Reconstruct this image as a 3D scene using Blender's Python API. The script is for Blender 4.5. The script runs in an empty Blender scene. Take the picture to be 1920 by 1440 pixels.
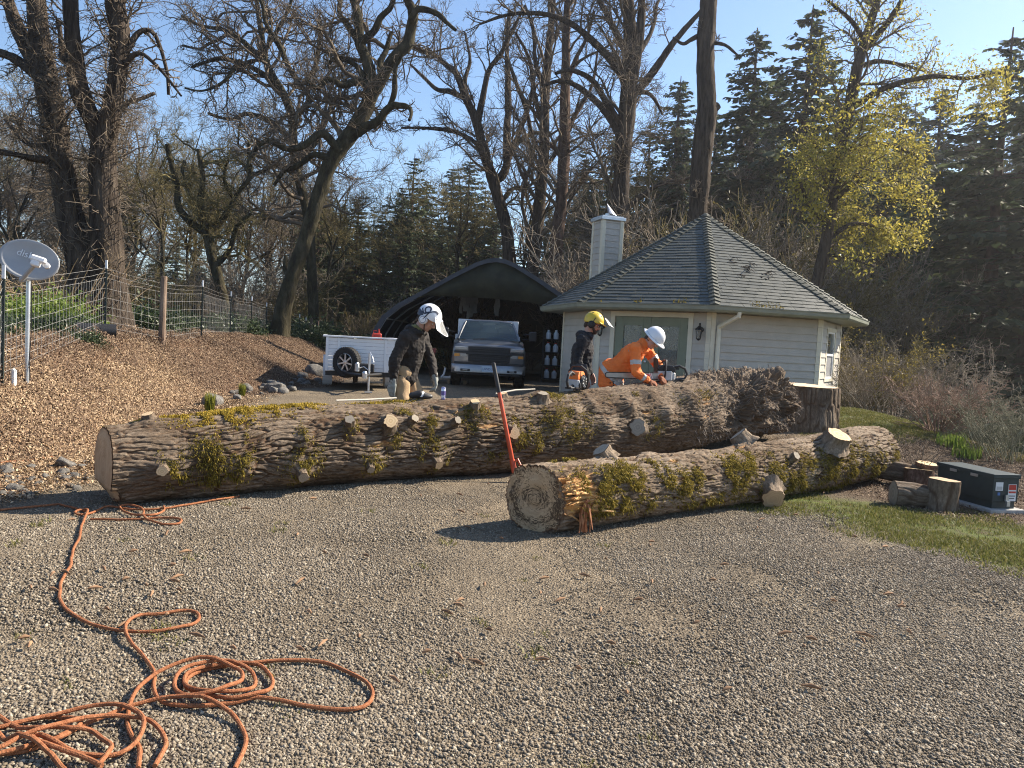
import bpy, bmesh, math, random
import numpy as np
from mathutils import Vector, Matrix

random.seed(7)
RNG = np.random.default_rng(7)
SC = bpy.context.scene
COL = SC.collection
PI = math.pi

# ------------------------------------------------------------------ camera
CAM_H = 1.55
PITCH = math.radians(3.18)
ROLL = math.radians(3.0)
FPX = 1440.0
_fw = np.array([0, math.cos(PITCH), -math.sin(PITCH)])
_x0 = np.array([1.0, 0, 0])
_u0 = np.cross(_x0, _fw)
_rt = math.cos(ROLL) * _x0 + math.sin(ROLL) * _u0
_up = -math.sin(ROLL) * _x0 + math.cos(ROLL) * _u0
CAMP = np.array([0, 0, CAM_H])
cam = bpy.data.cameras.new('camera')
cam.sensor_fit = 'HORIZONTAL'
cam.sensor_width = 36.0
cam.lens = 27.0
cam.clip_start = 0.05
cam.clip_end = 3000
camo = bpy.data.objects.new('camera', cam)
COL.objects.link(camo)
mw = Matrix.Identity(4)
for i in range(3):
    mw[i][0] = _rt[i]; mw[i][1] = _up[i]; mw[i][2] = -_fw[i]; mw[i][3] = CAMP[i]
camo.matrix_world = mw
SC.camera = camo

# ------------------------------------------------------------------ light
SUN_EL = math.radians(36.0)
SUN_AZ = math.radians(25.0)          # counted from +x towards +y
SUN = Vector((math.cos(SUN_EL) * math.cos(SUN_AZ), math.cos(SUN_EL) * math.sin(SUN_AZ), math.sin(SUN_EL)))
sl = bpy.data.lights.new('sun', 'SUN')
sl.energy = 5.0
sl.angle = math.radians(0.55)
sl.color = (1.0, 0.89, 0.74)
so = bpy.data.objects.new('sun', sl)
so.rotation_euler = SUN.to_track_quat('Z', 'Y').to_euler()
so.location = (20, 10, 30)
COL.objects.link(so)
world = bpy.data.worlds.new('World')
SC.world = world
world.use_nodes = True
wn = world.node_tree
bg = wn.nodes['Background']
sky = wn.nodes.new('ShaderNodeTexSky')
sky.sky_type = 'NISHITA'
sky.sun_disc = False
sky.sun_elevation = SUN_EL
sky.sun_rotation = PI / 2 - SUN_AZ
sky.altitude = 100
sky.air_density = 1.0
sky.dust_density = 0.25
sky.ozone_density = 3.0
wn.links.new(sky.outputs[0], bg.inputs[0])
bg.inputs[1].default_value = 0.085
SC.view_settings.view_transform = 'Standard'
SC.view_settings.look = 'None'
SC.view_settings.exposure = 1.32
SC.view_settings.gamma = 1.0
SC.view_settings.use_curve_mapping = False
SC.cycles.use_denoising = True
SC.cycles.denoising_prefilter = 'NONE'
SC.cycles.denoising_input_passes = 'RGB_ALBEDO_NORMAL'
SC.cycles.filter_width = 1.1
SC.cycles.max_bounces = 6
SC.cycles.diffuse_bounces = 3
SC.cycles.glossy_bounces = 3
SC.cycles.transmission_bounces = 4
SC.cycles.transparent_max_bounces = 8
SC.cycles.caustics_reflective = False
SC.cycles.caustics_refractive = False
SC.cycles.sample_clamp_indirect = 6

# ------------------------------------------------------------------ projection helpers (places traced at a true depth)
def proj(p):
    d = np.asarray(p, float) - CAMP
    z = d @ _fw
    return np.stack([960 + FPX * (d @ _rt) / z, 720 - FPX * (d @ _up) / z], -1)
def ray(px, py):
    return _fw + _rt * ((px - 960) / FPX) - _up * ((py - 720) / FPX)
def at_y(px, py, y):
    d = ray(px, py)
    return CAMP + d * (y / d[1])
def at_z(px, py, z):
    d = ray(px, py)
    return CAMP + d * ((z - CAM_H) / d[2])

# ------------------------------------------------------------------ noise
def _hash(ix, iy, iz, seed):
    h = (ix.astype(np.uint32) * np.uint32(374761393) + iy.astype(np.uint32) * np.uint32(668265263)
         + iz.astype(np.uint32) * np.uint32(2246822519) + np.uint32((seed * 3266489917) & 0xffffffff))
    h = (h ^ (h >> np.uint32(13))) * np.uint32(1274126177)
    h = h ^ (h >> np.uint32(16))
    return (h & np.uint32(0xffff)).astype(np.float32) / 32767.5 - 1.0
def vn(p, seed=0):
    p = np.asarray(p, np.float64)
    f = np.floor(p)
    i = f.astype(np.int64)
    t = p - f
    t = t * t * t * (t * (t * 6 - 15) + 10)
    ix, iy, iz = i[..., 0], i[..., 1], i[..., 2]
    r = 0
    for dx in (0, 1):
        wx = t[..., 0] if dx else 1 - t[..., 0]
        for dy in (0, 1):
            wy = t[..., 1] if dy else 1 - t[..., 1]
            for dz in (0, 1):
                wz = t[..., 2] if dz else 1 - t[..., 2]
                r = r + wx * wy * wz * _hash(ix + dx, iy + dy, iz + dz, seed)
    return r
def fbm(p, seed=0, octaves=3):
    r = 0; a = 1.0; s = 0
    p = np.asarray(p, float)
    for o in range(octaves):
        r = r + a * vn(p * 2 ** o + o * 17.3, seed + o)
        s += a; a *= 0.5
    return r / s
def worley(p, seed=0):
    """cell noise: (F2 - F1, value of the nearest cell)"""
    p = np.asarray(p, np.float64); i0 = np.floor(p).astype(np.int64); n = len(p)
    f1 = np.full(n, 9.0); f2 = np.full(n, 9.0); cv = np.zeros(n)
    for dx in (-1, 0, 1):
        for dy in (-1, 0, 1):
            for dz in (-1, 0, 1):
                c = i0 + np.array([dx, dy, dz]); a = (c[:, 0], c[:, 1], c[:, 2])
                h = _hash(*a, seed); q = c + .5 + .45 * np.stack([h, _hash(*a, seed + 11), _hash(*a, seed + 23)], -1)
                d = ((q - p) ** 2).sum(1)
                m = d < f1; f2 = np.where(m, f1, np.minimum(f2, d)); cv = np.where(m, h, cv); f1 = np.where(m, d, f1)
    return np.sqrt(f2) - np.sqrt(f1), cv
def sstep(a, b, x):
    t = np.clip((np.asarray(x, float) - a) / (b - a), 0, 1)
    return t * t * (3 - 2 * t)

# ------------------------------------------------------------------ materials
def N(nt, t, **kw):
    n = nt.nodes.new(t)
    for k, v in kw.items():
        setattr(n, k, v)
    return n
def mat(name, c1, c2=None, scale=6.0, rough=0.6, metal=0.0, bump=0.0, bscale=None, spec=0.4, detail=6.0,
        coord='Object', stretch=(1, 1, 1), coat=0.0, c3=None, contrast=(0.35, 0.65), attr=None, trans=None, alpha=None, bdist=0.02):
    m = bpy.data.materials.new(name)
    m.use_nodes = True
    nt = m.node_tree
    b = nt.nodes['Principled BSDF']
    b.inputs['Roughness'].default_value = rough
    b.inputs['Metallic'].default_value = metal
    b.inputs['Specular IOR Level'].default_value = spec
    b.inputs['Coat Weight'].default_value = coat
    b.inputs['Base Color'].default_value = (*c1, 1)
    if c2 is not None or bump:
        if attr:
            tc = N(nt, 'ShaderNodeAttribute', attribute_name=attr); src = tc.outputs['Vector']
        else:
            tc = N(nt, 'ShaderNodeTexCoord'); src = tc.outputs[coord]
        mp = N(nt, 'ShaderNodeMapping'); mp.inputs['Scale'].default_value = stretch
        nt.links.new(src, mp.inputs[0])
    if c2 is not None:
        nz = N(nt, 'ShaderNodeTexNoise'); nz.inputs['Scale'].default_value = scale; nz.inputs['Detail'].default_value = detail
        nz.inputs['Roughness'].default_value = 0.65
        nt.links.new(mp.outputs[0], nz.inputs['Vector'])
        cr = N(nt, 'ShaderNodeValToRGB')
        e = cr.color_ramp.elements
        e[0].position, e[1].position = contrast
        e[0].color = (*c1, 1); e[1].color = (*c2, 1)
        if c3 is not None:
            x = e.new((contrast[0] + contrast[1]) / 2); x.color = (*c3, 1)
        nt.links.new(nz.outputs['Fac'], cr.inputs[0])
        nt.links.new(cr.outputs[0], b.inputs['Base Color'])
    if bump:
        n2 = N(nt, 'ShaderNodeTexNoise'); n2.inputs['Scale'].default_value = bscale or scale * 4; n2.inputs['Detail'].default_value = 5
        nt.links.new(mp.outputs[0], n2.inputs['Vector'])
        bp = N(nt, 'ShaderNodeBump'); bp.inputs['Strength'].default_value = bump; bp.inputs['Distance'].default_value = bdist
        nt.links.new(n2.outputs['Fac'], bp.inputs['Height'])
        nt.links.new(bp.outputs[0], b.inputs['Normal'])
    if trans:                                        # thin leaf: some light comes through
        tr = N(nt, 'ShaderNodeBsdfTranslucent')
        mx = N(nt, 'ShaderNodeMixShader'); mx.inputs[0].default_value = trans
        if c2 is not None:
            nt.links.new(cr.outputs[0], tr.inputs[0])
        else:
            tr.inputs[0].default_value = (*c1, 1)
        nt.links.new(b.outputs[0], mx.inputs[1]); nt.links.new(tr.outputs[0], mx.inputs[2])
        nt.links.new(mx.outputs[0], nt.nodes['Material Output'].inputs[0])
    if alpha is not None:
        b.inputs['Alpha'].default_value = alpha
    return m
def leafmat(name, cols, trans=0.35, rough=0.55):
    """leaf colour picked per loose piece (random per island)"""
    m = bpy.data.materials.new(name); m.use_nodes = True
    nt = m.node_tree; b = nt.nodes['Principled BSDF']
    g = N(nt, 'ShaderNodeNewGeometry'); cr = N(nt, 'ShaderNodeValToRGB')
    e = cr.color_ramp.elements
    while len(e) < len(cols): e.new(0.5)
    for i, c in enumerate(cols):
        e[i].position = i / max(1, len(cols) - 1); e[i].color = (*c, 1)
    nt.links.new(g.outputs['Random Per Island'], cr.inputs[0])
    nt.links.new(cr.outputs[0], b.inputs['Base Color'])
    b.inputs['Roughness'].default_value = rough; b.inputs['Specular IOR Level'].default_value = 0.25
    if trans:
        tr = N(nt, 'ShaderNodeBsdfTranslucent'); mx = N(nt, 'ShaderNodeMixShader'); mx.inputs[0].default_value = trans
        nt.links.new(cr.outputs[0], tr.inputs[0])
        nt.links.new(b.outputs[0], mx.inputs[1]); nt.links.new(tr.outputs[0], mx.inputs[2])
        nt.links.new(mx.outputs[0], nt.nodes['Material Output'].inputs[0])
    return m

# ------------------------------------------------------------------ objects
def mesh_np(name, V, F, m=None, smooth=False, attrs=None):
    me = bpy.data.meshes.new(name)
    V = np.ascontiguousarray(V, np.float32).reshape(-1, 3)
    F = np.ascontiguousarray(F, np.int32)
    k = F.shape[1]
    me.vertices.add(len(V)); me.vertices.foreach_set('co', V.ravel())
    me.loops.add(F.size); me.loops.foreach_set('vertex_index', F.ravel())
    me.polygons.add(len(F)); me.polygons.foreach_set('loop_start', np.arange(0, F.size, k, dtype=np.int32))
    if smooth:
        me.polygons.foreach_set('use_smooth', np.ones(len(F), bool))
    me.update(calc_edges=True)
    if m: me.materials.append(m)
    for an, av in (attrs or {}).items():
        av = np.asarray(av, np.float32)
        if av.ndim == 2:
            a = me.attributes.new(an, 'FLOAT_VECTOR', 'POINT'); a.data.foreach_set('vector', av.ravel())
        else:
            a = me.attributes.new(an, 'FLOAT', 'POINT'); a.data.foreach_set('value', av.ravel())
    return me
def link(name, me, parent=None, world=False, kind=None):
    o = bpy.data.objects.new(name, me); COL.objects.link(o)
    if parent is not None:
        o.parent = parent
        if world:
            o.matrix_parent_inverse = WM[parent.name].inverted()
    if kind: o['kind'] = kind
    return o
WM = {}
def local_m(loc, rz):
    return Matrix.Translation(Vector(loc)) @ Matrix.Rotation(rz, 4, 'Z')
def thing(name, label, cat, loc=(0, 0, 0), rz=0.0, group=None):
    o = bpy.data.objects.new(name, None); COL.objects.link(o)
    o.empty_display_size = 0.2
    o.location = loc; o.rotation_euler = (0, 0, rz)
    o['label'] = label; o['category'] = cat
    if group: o['group'] = group
    WM[o.name] = local_m(loc, rz)
    if o.parent: pass
    return o
def tag(o, label, cat, group=None):
    o['label'] = label; o['category'] = cat
    if group: o['group'] = group
    return o
def dup(root, loc=None, rz=None, label=None, scale=None, group=None):
    r = root.copy(); COL.objects.link(r)
    if loc is not None: r.location = loc
    if rz is not None: r.rotation_euler = (0, 0, rz)
    if scale is not None: r.scale = scale if hasattr(scale, '__len__') else (scale,) * 3
    if label: r['label'] = label
    if group: r['group'] = group
    for ch in list(root.children):
        c = ch.copy(); COL.objects.link(c); c.parent = r
        for g in list(ch.children):
            d = g.copy(); COL.objects.link(d); d.parent = c
    return r

class MB:
    """collects shapes into one mesh; face material slots by index"""
    def __init__(s):
        s.v = []; s.f = []; s.mi = []; s.cur = 0
    def add(s, vs, fs):
        n = len(s.v)
        s.v += [tuple(map(float, v)) for v in vs]
        for f in fs:
            s.f.append([n + i for i in f]); s.mi.append(s.cur)
        return s
    def box(s, c, d, rz=0.0, M=None, ch=0.0):
        """box centred at c with full size d, chamfered by ch"""
        hx, hy, hz = d[0] / 2, d[1] / 2, d[2] / 2
        T = Matrix.Translation(Vector(c)) @ Matrix.Rotation(rz, 4, 'Z')
        if M is not None: T = Matrix.Translation(Vector(c)) @ M.to_4x4()
        if ch <= 0:
            vs = [T @ Vector((x * hx, y * hy, z * hz)) for x in (-1, 1) for y in (-1, 1) for z in (-1, 1)]
            return s.add(vs, [(0, 1, 3, 2), (4, 6, 7, 5), (0, 4, 5, 1), (2, 3, 7, 6), (0, 2, 6, 4), (1, 5, 7, 3)])
        ch = min(ch, hx * .9, hy * .9, hz * .9)
        bm = bmesh.new(); bmesh.ops.create_cube(bm, size=1)
        for v in bm.verts: v.co = Vector((v.co.x * 2 * hx, v.co.y * 2 * hy, v.co.z * 2 * hz))
        bmesh.ops.bevel(bm, geom=bm.edges[:], offset=ch, segments=1, affect='EDGES')
        bm.verts.index_update()
        vs = [T @ v.co for v in bm.verts]; fs = [[v.index for v in f.verts] for f in bm.faces]
        bm.free()
        return s.add(vs, fs)
    def tube(s, path, r, sides=8, caps=True, up=None):
        P = [Vector(p) for p in path]
        R = r if hasattr(r, '__len__') else [r] * len(P)
        n = len(P); vs = []; fs = []
        pr = None
        for i in range(n):
            t = (P[min(i + 1, n - 1)] - P[max(i - 1, 0)]).normalized()
            if pr is None:
                a = Vector((0, 0, 1)) if abs(t.z) < .9 else Vector((1, 0, 0))
                x = t.cross(a).normalized()
            else:
                x = (pr - t * pr.dot(t)).normalized()
            pr = x; y = t.cross(x)
            for k in range(sides):
                a = 2 * PI * k / sides
                vs.append(P[i] + (x * math.cos(a) + y * math.sin(a)) * R[i])
        for i in range(n - 1):
            for k in range(sides):
                k2 = (k + 1) % sides
                fs.append((i * sides + k, i * sides + k2, (i + 1) * sides + k2, (i + 1) * sides + k))
        if caps:
            fs.append(tuple(range(sides))[::-1]); fs.append(tuple((n - 1) * sides + k for k in range(sides)))
        return s.add(vs, fs)
    def lathe(s, prof, o=(0, 0, 0), axis='Z', sides=16, M=None):
        """prof: list of (r, h) along axis"""
        vs = []; fs = []
        T = Matrix.Translation(Vector(o))
        if M is not None: T = T @ M.to_4x4()
        for r, h in prof:
            for k in range(sides):
                a = 2 * PI * k / sides
                p = (r * math.cos(a), r * math.sin(a), h)
                if axis == 'X': p = (p[2], p[0], p[1])
                elif axis == 'Y': p = (p[1], p[2], p[0])
                vs.append(T @ Vector(p))
        for i in range(len(prof) - 1):
            for k in range(sides):
                k2 = (k + 1) % sides
                fs.append((i * sides + k, i * sides + k2, (i + 1) * sides + k2, (i + 1) * sides + k))
        if prof[0][0] > 1e-4: fs.append(tuple(range(sides))[::-1])
        if prof[-1][0] > 1e-4: fs.append(tuple((len(prof) - 1) * sides + k for k in range(sides)))
        return s.add(vs, fs)
    def prism(s, poly, a, b):
        """poly: 3D points of one face, a->b: list offset vector"""
        n = len(poly); off = Vector(b) - Vector(a)
        vs = [Vector(p) for p in poly] + [Vector(p) + off for p in poly]
        fs = [tuple(range(n))[::-1], tuple(range(n, 2 * n))] + [(i, (i + 1) % n, n + (i + 1) % n, n + i) for i in range(n)]
        return s.add(vs, fs)
    def quad(s, *p):
        return s.add(p, [tuple(range(len(p)))])
    def build(s, name, mats, parent=None, smooth=False, world=False, kind=None, bevel=0.0, label=None, angle=35):
        me = bpy.data.meshes.new(name)
        me.from_pydata(s.v, [], s.f)
        if not isinstance(mats, (list, tuple)): mats = [mats]
        for m in mats: me.materials.append(m)
        if any(s.mi): me.polygons.foreach_set('material_index', s.mi)
        bm = bmesh.new(); bm.from_mesh(me)
        bmesh.ops.recalc_face_normals(bm, faces=bm.faces[:])
        if bevel > 0:
            bmesh.ops.bevel(bm, geom=[e for e in bm.edges if e.is_manifold and e.calc_face_angle(0) > 0.6], offset=bevel, segments=2, affect='EDGES', profile=0.6)
        bm.to_mesh(me); bm.free()
        if smooth:
            me.polygons.foreach_set('use_smooth', [True] * len(me.polygons))
            me.set_sharp_from_angle(angle=math.radians(angle))
        o = link(name, me, parent, world, kind)
        if label: o['label'] = label
        return o

def tubes_np(P, R, S=4):
    """batch of tubes: P (B,N,3), R (B,N) -> V, F(quads)"""
    B, n, _ = P.shape
    T = np.gradient(P, axis=1)
    T /= np.linalg.norm(T, axis=2, keepdims=True) + 1e-9
    a = np.zeros((B, 1, 3)); flat = np.abs(T[:, :1, 2:3]) < .8
    a = np.where(flat, np.array([0, 0, 1.0]), np.array([1.0, 0, 0]))
    a = np.broadcast_to(a, T.shape)
    X = np.cross(T, a); X /= np.linalg.norm(X, axis=2, keepdims=True) + 1e-9
    Y = np.cross(T, X)
    an = np.arange(S) * 2 * PI / S
    V = P[:, :, None, :] + R[:, :, None, None] * (X[:, :, None, :] * np.cos(an)[None, None, :, None] + Y[:, :, None, :] * np.sin(an)[None, None, :, None])
    idx = np.arange(B * n * S).reshape(B, n, S)
    q = np.stack([idx[:, :-1, :], np.roll(idx, -1, 2)[:, :-1, :], np.roll(idx, -1, 2)[:, 1:, :], idx[:, 1:, :]], -1).reshape(-1, 4)
    return V.reshape(-1, 3), q
def join_vf(lst):
    Vs, Fs, n = [], [], 0
    for V, F in lst:
        if len(V) == 0: continue
        Vs.append(V); Fs.append(F + n); n += len(V)
    return np.concatenate(Vs), np.concatenate(Fs)
def catmull(P, n):
    P = np.asarray(P, float)
    Q = np.vstack([2 * P[0] - P[1], P, 2 * P[-1] - P[-2]])
    d = np.r_[0, np.cumsum(np.linalg.norm(np.diff(P[:, :3], axis=0), axis=1))]
    t = np.linspace(0, d[-1], n)
    i = np.clip(np.searchsorted(d, t, side='right') - 1, 0, len(P) - 2)
    u = ((t - d[i]) / np.maximum(d[i + 1] - d[i], 1e-9))[:, None]
    a, b, c, e = Q[i], Q[i + 1], Q[i + 2], Q[i + 3]
    return 0.5 * (2 * b + (c - a) * u + (2 * a - 5 * b + 4 * c - e) * u ** 2 + (3 * b - a - 3 * c + e) * u ** 3)
# ------------------------------------------------------------------ terrain
_fy = [0, 7, 8.5, 13.6, 16, 18, 24, 30, 40]; _fx = [-4.7, -4.9, -4.8, -5.5, -5.2, -4.9, -5.3, -6.2, -8.5]
_cy = [0, 8.3, 13.3, 17.3, 23, 31, 40]; _cx = [-6.0, -6.0, -7.0, -7.2, -8.2, -8.7, -10.5]
_ch = [.95, 1.05, 1.22, 1.2, 1.22, 1.1, .8]
def bank_t(x, y):
    xf = np.interp(y, _fy, _fx); xc = np.interp(y, _cy, _cx)
    return (xf - x) / (xf - xc)
def G(x, y):
    x = np.asarray(x, float); y = np.asarray(y, float)
    z = 0.27 * sstep(8.5, 17, y)
    t = bank_t(x, y); tc = np.clip(t, 0, 1)
    prof = 0.45 * tc + 0.55 * tc * tc * (3 - 2 * tc)
    h = np.interp(y, _cy, _ch)
    z = z + (h - 0.2 * sstep(8.5, 17, y)) * prof + 0.03 * np.clip(t - 1, 0, 12)
    # mound and slope on the house side
    z = z + 0.22 * np.exp(-((x - 7.1) ** 2 / 1.4 + (y - 15.5) ** 2 / 14))
    xr = 7.5 + 0.6 * sstep(15, 24, y) + 0.7 * sstep(9, 4, y)
    z = z - 2.4 * sstep(0, 9, x - xr) - 0.02 * np.clip(x - xr - 9, 0, 60)
    z = z + 0.02 * vn(np.stack([x * .9, y * .9, x * 0], -1), 3) * sstep(0, 1, np.abs(t - .5)) + 0.05 * np.clip(t, 0, 1) * vn(np.stack([x * 1.7, y * 1.7, x * 0], -1), 4)
    return z
def Gz(x, y):
    return float(G(np.array([x]), np.array([y]))[0])
_my = np.concatenate([np.linspace(1.6, 20, 2400), np.linspace(20, 60, 1200)])
def on_ground(px, py, dz=0.0):
    """where the view through that point of the photo first meets the ground"""
    d = ray(px, py); P = CAMP[None] + d[None] * (_my / d[1])[:, None]
    h = P[:, 2] - G(P[:, 0], P[:, 1])
    k = int(np.argmax(h < 0)) if (h < 0).any() else len(h) - 1
    return np.array([P[k, 0], P[k, 1], float(G(P[k:k + 1, 0], P[k:k + 1, 1])[0]) + dz])
def grass_line(x):
    """y of the lawn's near edge on the right of the drive"""
    return np.interp(x, [1.9, 2.6, 3.6, 4.2, 6, 9], [8.6, 7.5, 6.25, 5.8, 5.0, 4.4])
def zones(x, y):
    p = np.stack([x * 1.3, y * 1.3, x * 0], -1)
    w = 0.35 * fbm(p, 11, 4)
    mulch = sstep(-0.25, 0.05, bank_t(x, y) + w * 0.5)
    gl = sstep(-0.7, 0.8, y - grass_line(x) + w * 2.0)
    yb = np.interp(x, [1.9, 2.7, 4.0, 5.2], [8.0, 8.0, 8.0, 7.4])
    soil = sstep(0, .5, y - yb - 0.2 + w) * sstep(3.2, 4.0, x + w) * sstep(14, 12, y)
    grass = gl * sstep(1.6, 2.6, x + w) * (1 - soil) * sstep(15, 12, y) 
    mound = sstep(4.8, 5.6, x + w) * sstep(0, 1.2, y + w - np.interp(x, [5, 6.5, 8], [13, 12.2, 10.6])) * sstep(26, 20, y)
    grass = np.maximum(grass * sstep(9.2, 8.2, y - (x - 2.5) * .2), mound)
    forest = np.maximum(sstep(26, 32, y + w * 3), sstep(1.3, 2.2, bank_t(x, y) + w))
    forest = np.maximum(forest, sstep(8.5, 10, x + w) * sstep(2, 6, y))
    return mulch, grass, soil, forest
def axis_lines(lo, hi, step, far, grow=1.16):
    a = list(np.arange(lo, hi + 1e-6, step)); s = step
    b = a[-1]
    while b < far: s *= grow; b += s; a.append(b)
    s = step; c = a[0]; pre = []
    while c > -far: s *= grow; c -= s; pre.append(c)
    return np.array(pre[::-1] + a)
gx = axis_lines(-10, 10, 0.13, 900); gy = axis_lines(1.0, 20, 0.13, 900)
XX, YY = np.meshgrid(gx, gy)
ZZ = G(XX, YY)
nx, ny = len(gx), len(gy)
idx = np.arange(nx * ny).reshape(ny, nx)
FQ = np.stack([idx[:-1, :-1], idx[:-1, 1:], idx[1:, 1:], idx[1:, :-1]], -1).reshape(-1, 4)
zm, zg, zs, zf = zones(XX, YY)
M_ground = bpy.data.materials.new('ground_cover'); M_ground.use_nodes = True
def ground_material(m):
    nt = m.node_tree; b = nt.nodes['Principled BSDF']; L = nt.links.new
    b.inputs['Roughness'].default_value = 0.95; b.inputs['Specular IOR Level'].default_value = 0.15
    tc = N(nt, 'ShaderNodeTexCoord'); o = tc.outputs['Object']
    def noise(sc, det=6, rough=.65):
        n = N(nt, 'ShaderNodeTexNoise'); n.inputs['Scale'].default_value = sc; n.inputs['Detail'].default_value = det; n.inputs['Roughness'].default_value = rough
        L(o, n.inputs['Vector']); return n.outputs['Fac']
    def vor(sc, out='Color'):
        n = N(nt, 'ShaderNodeTexVoronoi'); n.inputs['Scale'].default_value = sc; L(o, n.inputs['Vector']); return n.outputs[out]
    def ramp(f, stops):
        r = N(nt, 'ShaderNodeValToRGB'); e = r.color_ramp.elements
        while len(e) < len(stops): e.new(.5)
        for i, (p, c) in enumerate(stops): e[i].position = p; e[i].color = (*c, 1)
        L(f, r.inputs[0]); return r.outputs[0]
    def mix(f, a, c, blend='MIX'):
        x = N(nt, 'ShaderNodeMix', data_type='RGBA', blend_type=blend)
        if hasattr(f, 'links'): L(f, x.inputs[0])
        else: x.inputs[0].default_value = f
        L(a, x.inputs[6]); L(c, x.inputs[7]); return x.outputs[2]
    def attr(n):
        a = N(nt, 'ShaderNodeAttribute', attribute_name=n); return a.outputs['Fac']
    def grey(c):
        s = N(nt, 'ShaderNodeSeparateColor'); L(c, s.inputs[0]); return s.outputs[0]
    # gravel: small stones of many greys over dark fines
    st = ramp(grey(vor(75)), [(0, (.095, .075, .053)), (.45, (.175, .141, .101)), (.8, (.25, .204, .146)), (1, (.4, .345, .26))])
    fines = ramp(noise(60), [(.3, (.125, .099, .069)), (.7, (.23, .187, .133))])
    gravel = mix(0.55, fines, st)
    wear = ramp(noise(.55, 4), [(.38, (.8, .8, .8)), (.62, (1.12, 1.1, 1.06))])
    gravel = mix(1.0, gravel, wear, 'MULTIPLY')
    chips = ramp(grey(vor(42)), [(0, (.055, .028, .016)), (.5, (.14, .075, .042)), (.8, (.23, .135, .08)), (1, (.42, .29, .18))])
    mulch = mix(0.4, ramp(noise(14), [(.3, (.06, .034, .02)), (.7, (.19, .11, .066))]), chips)
    grassc = ramp(noise(7), [(.3, (.09, .07, .04)), (.5, (.09, .10, .03)), (.75, (.12, .16, .035))])
    soil = ramp(noise(22), [(.3, (.05, .036, .025)), (.7, (.15, .108, .072))])
    forest = ramp(noise(9), [(.3, (.03, .026, .014)), (.5, (.075, .055, .03)), (.7, (.06, .07, .022))])
    c = mix(attr('w_mulch'), gravel, mulch)
    c = mix(attr('w_grass'), c, grassc)
    c = mix(attr('w_soil'), c, soil)
    c = mix(attr('w_forest'), c, forest)
    L(c, b.inputs['Base Color'])
    bp = N(nt, 'ShaderNodeBump'); bp.inputs['Strength'].default_value = 0.9; bp.inputs['Distance'].default_value = 0.014
    v = vor(75, 'Distance')
    ad = N(nt, 'ShaderNodeMath', operation='ADD'); L(v, ad.inputs[0]); L(noise(40), ad.inputs[1])
    L(ad.outputs[0], bp.inputs['Height']); L(bp.outputs[0], b.inputs['Normal'])
ground_material(M_ground)
me = mesh_np('ground', np.stack([XX, YY, ZZ], -1), FQ, M_ground, True, {'w_mulch': zm.ravel(), 'w_grass': zg.ravel(), 'w_soil': zs.ravel(), 'w_forest': zf.ravel()})
ground = link('ground', me, kind='structure')

# ------------------------------------------------------------------ loose cover: patches of stones / chips / blades set on the ground by geometry nodes
def scatter(name, variants, pts, rot, scl, material):
    """one object: points carrying patch index, rotation and scale; the patches are instanced on them"""
    me = bpy.data.meshes.new(name)
    n = len(pts)
    me.vertices.add(n); me.vertices.foreach_set('co', np.asarray(pts, np.float32).ravel())
    a = me.attributes.new('rot', 'FLOAT_VECTOR', 'POINT'); a.data.foreach_set('vector', np.asarray(rot, np.float32).ravel())
    a = me.attributes.new('scl', 'FLOAT', 'POINT'); a.data.foreach_set('value', np.asarray(scl, np.float32))
    o = link(name, me, kind='stuff')
    ng = bpy.data.node_groups.new(name + '_scatter', 'GeometryNodeTree')
    ng.interface.new_socket('Geometry', in_out='INPUT', socket_type='NodeSocketGeometry')
    ng.interface.new_socket('Geometry', in_out='OUTPUT', socket_type='NodeSocketGeometry')
    nd = ng.nodes; L = ng.links.new
    gi = nd.new('NodeGroupInput'); go = nd.new('NodeGroupOutput')
    m2p = nd.new('GeometryNodeMeshToPoints'); L(gi.outputs[0], m2p.inputs['Mesh'])
    g2i = nd.new('GeometryNodeGeometryToInstance')
    for v in variants:
        oi = nd.new('GeometryNodeObjectInfo'); oi.inputs['Object'].default_value = v; oi.inputs['As Instance'].default_value = True
        L(oi.outputs['Geometry'], g2i.inputs[0])
    iop = nd.new('GeometryNodeInstanceOnPoints')
    L(m2p.outputs[0], iop.inputs['Points'])
    jn = nd.new('GeometryNodeJoinGeometry')
    for l in list(g2i.inputs[0].links): ng.links.remove(l)
    nd.remove(g2i)
    for x in [k for k in nd if k.bl_idname == 'GeometryNodeObjectInfo']:
        L(x.outputs['Geometry'], jn.inputs[0])
    L(jn.outputs[0], iop.inputs['Instance'])
    iop.inputs['Pick Instance'].default_value = True
    ri = nd.new('FunctionNodeRandomValue'); ri.data_type = 'INT'
    ri.inputs[4].default_value = 0; ri.inputs[5].default_value = len(variants) - 1
    L(ri.outputs[2], iop.inputs['Instance Index'])
    ar = nd.new('GeometryNodeInputNamedAttribute'); ar.data_type = 'FLOAT_VECTOR'; ar.inputs[0].default_value = 'rot'
    asx = nd.new('GeometryNodeInputNamedAttribute'); asx.data_type = 'FLOAT'; asx.inputs[0].default_value = 'scl'
    L(ar.outputs[0], iop.inputs['Rotation']); L(asx.outputs[0], iop.inputs['Scale'])
    L(iop.outputs[0], go.inputs[0])
    md = o.modifiers.new('scatter', 'NODES'); md.node_group = ng
    return o
def proto_obj(name, me):
    return bpy.data.objects.new(name, me)        # never linked to the scene
_ico = None
def ico_vf():
    global _ico
    if _ico is None:
        bm = bmesh.new(); bmesh.ops.create_icosphere(bm, subdivisions=1, radius=1)
        _ico = (np.array([v.co[:] for v in bm.verts]), np.array([[v.index for v in f.verts] for f in bm.faces])); bm.free()
    return _ico
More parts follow.
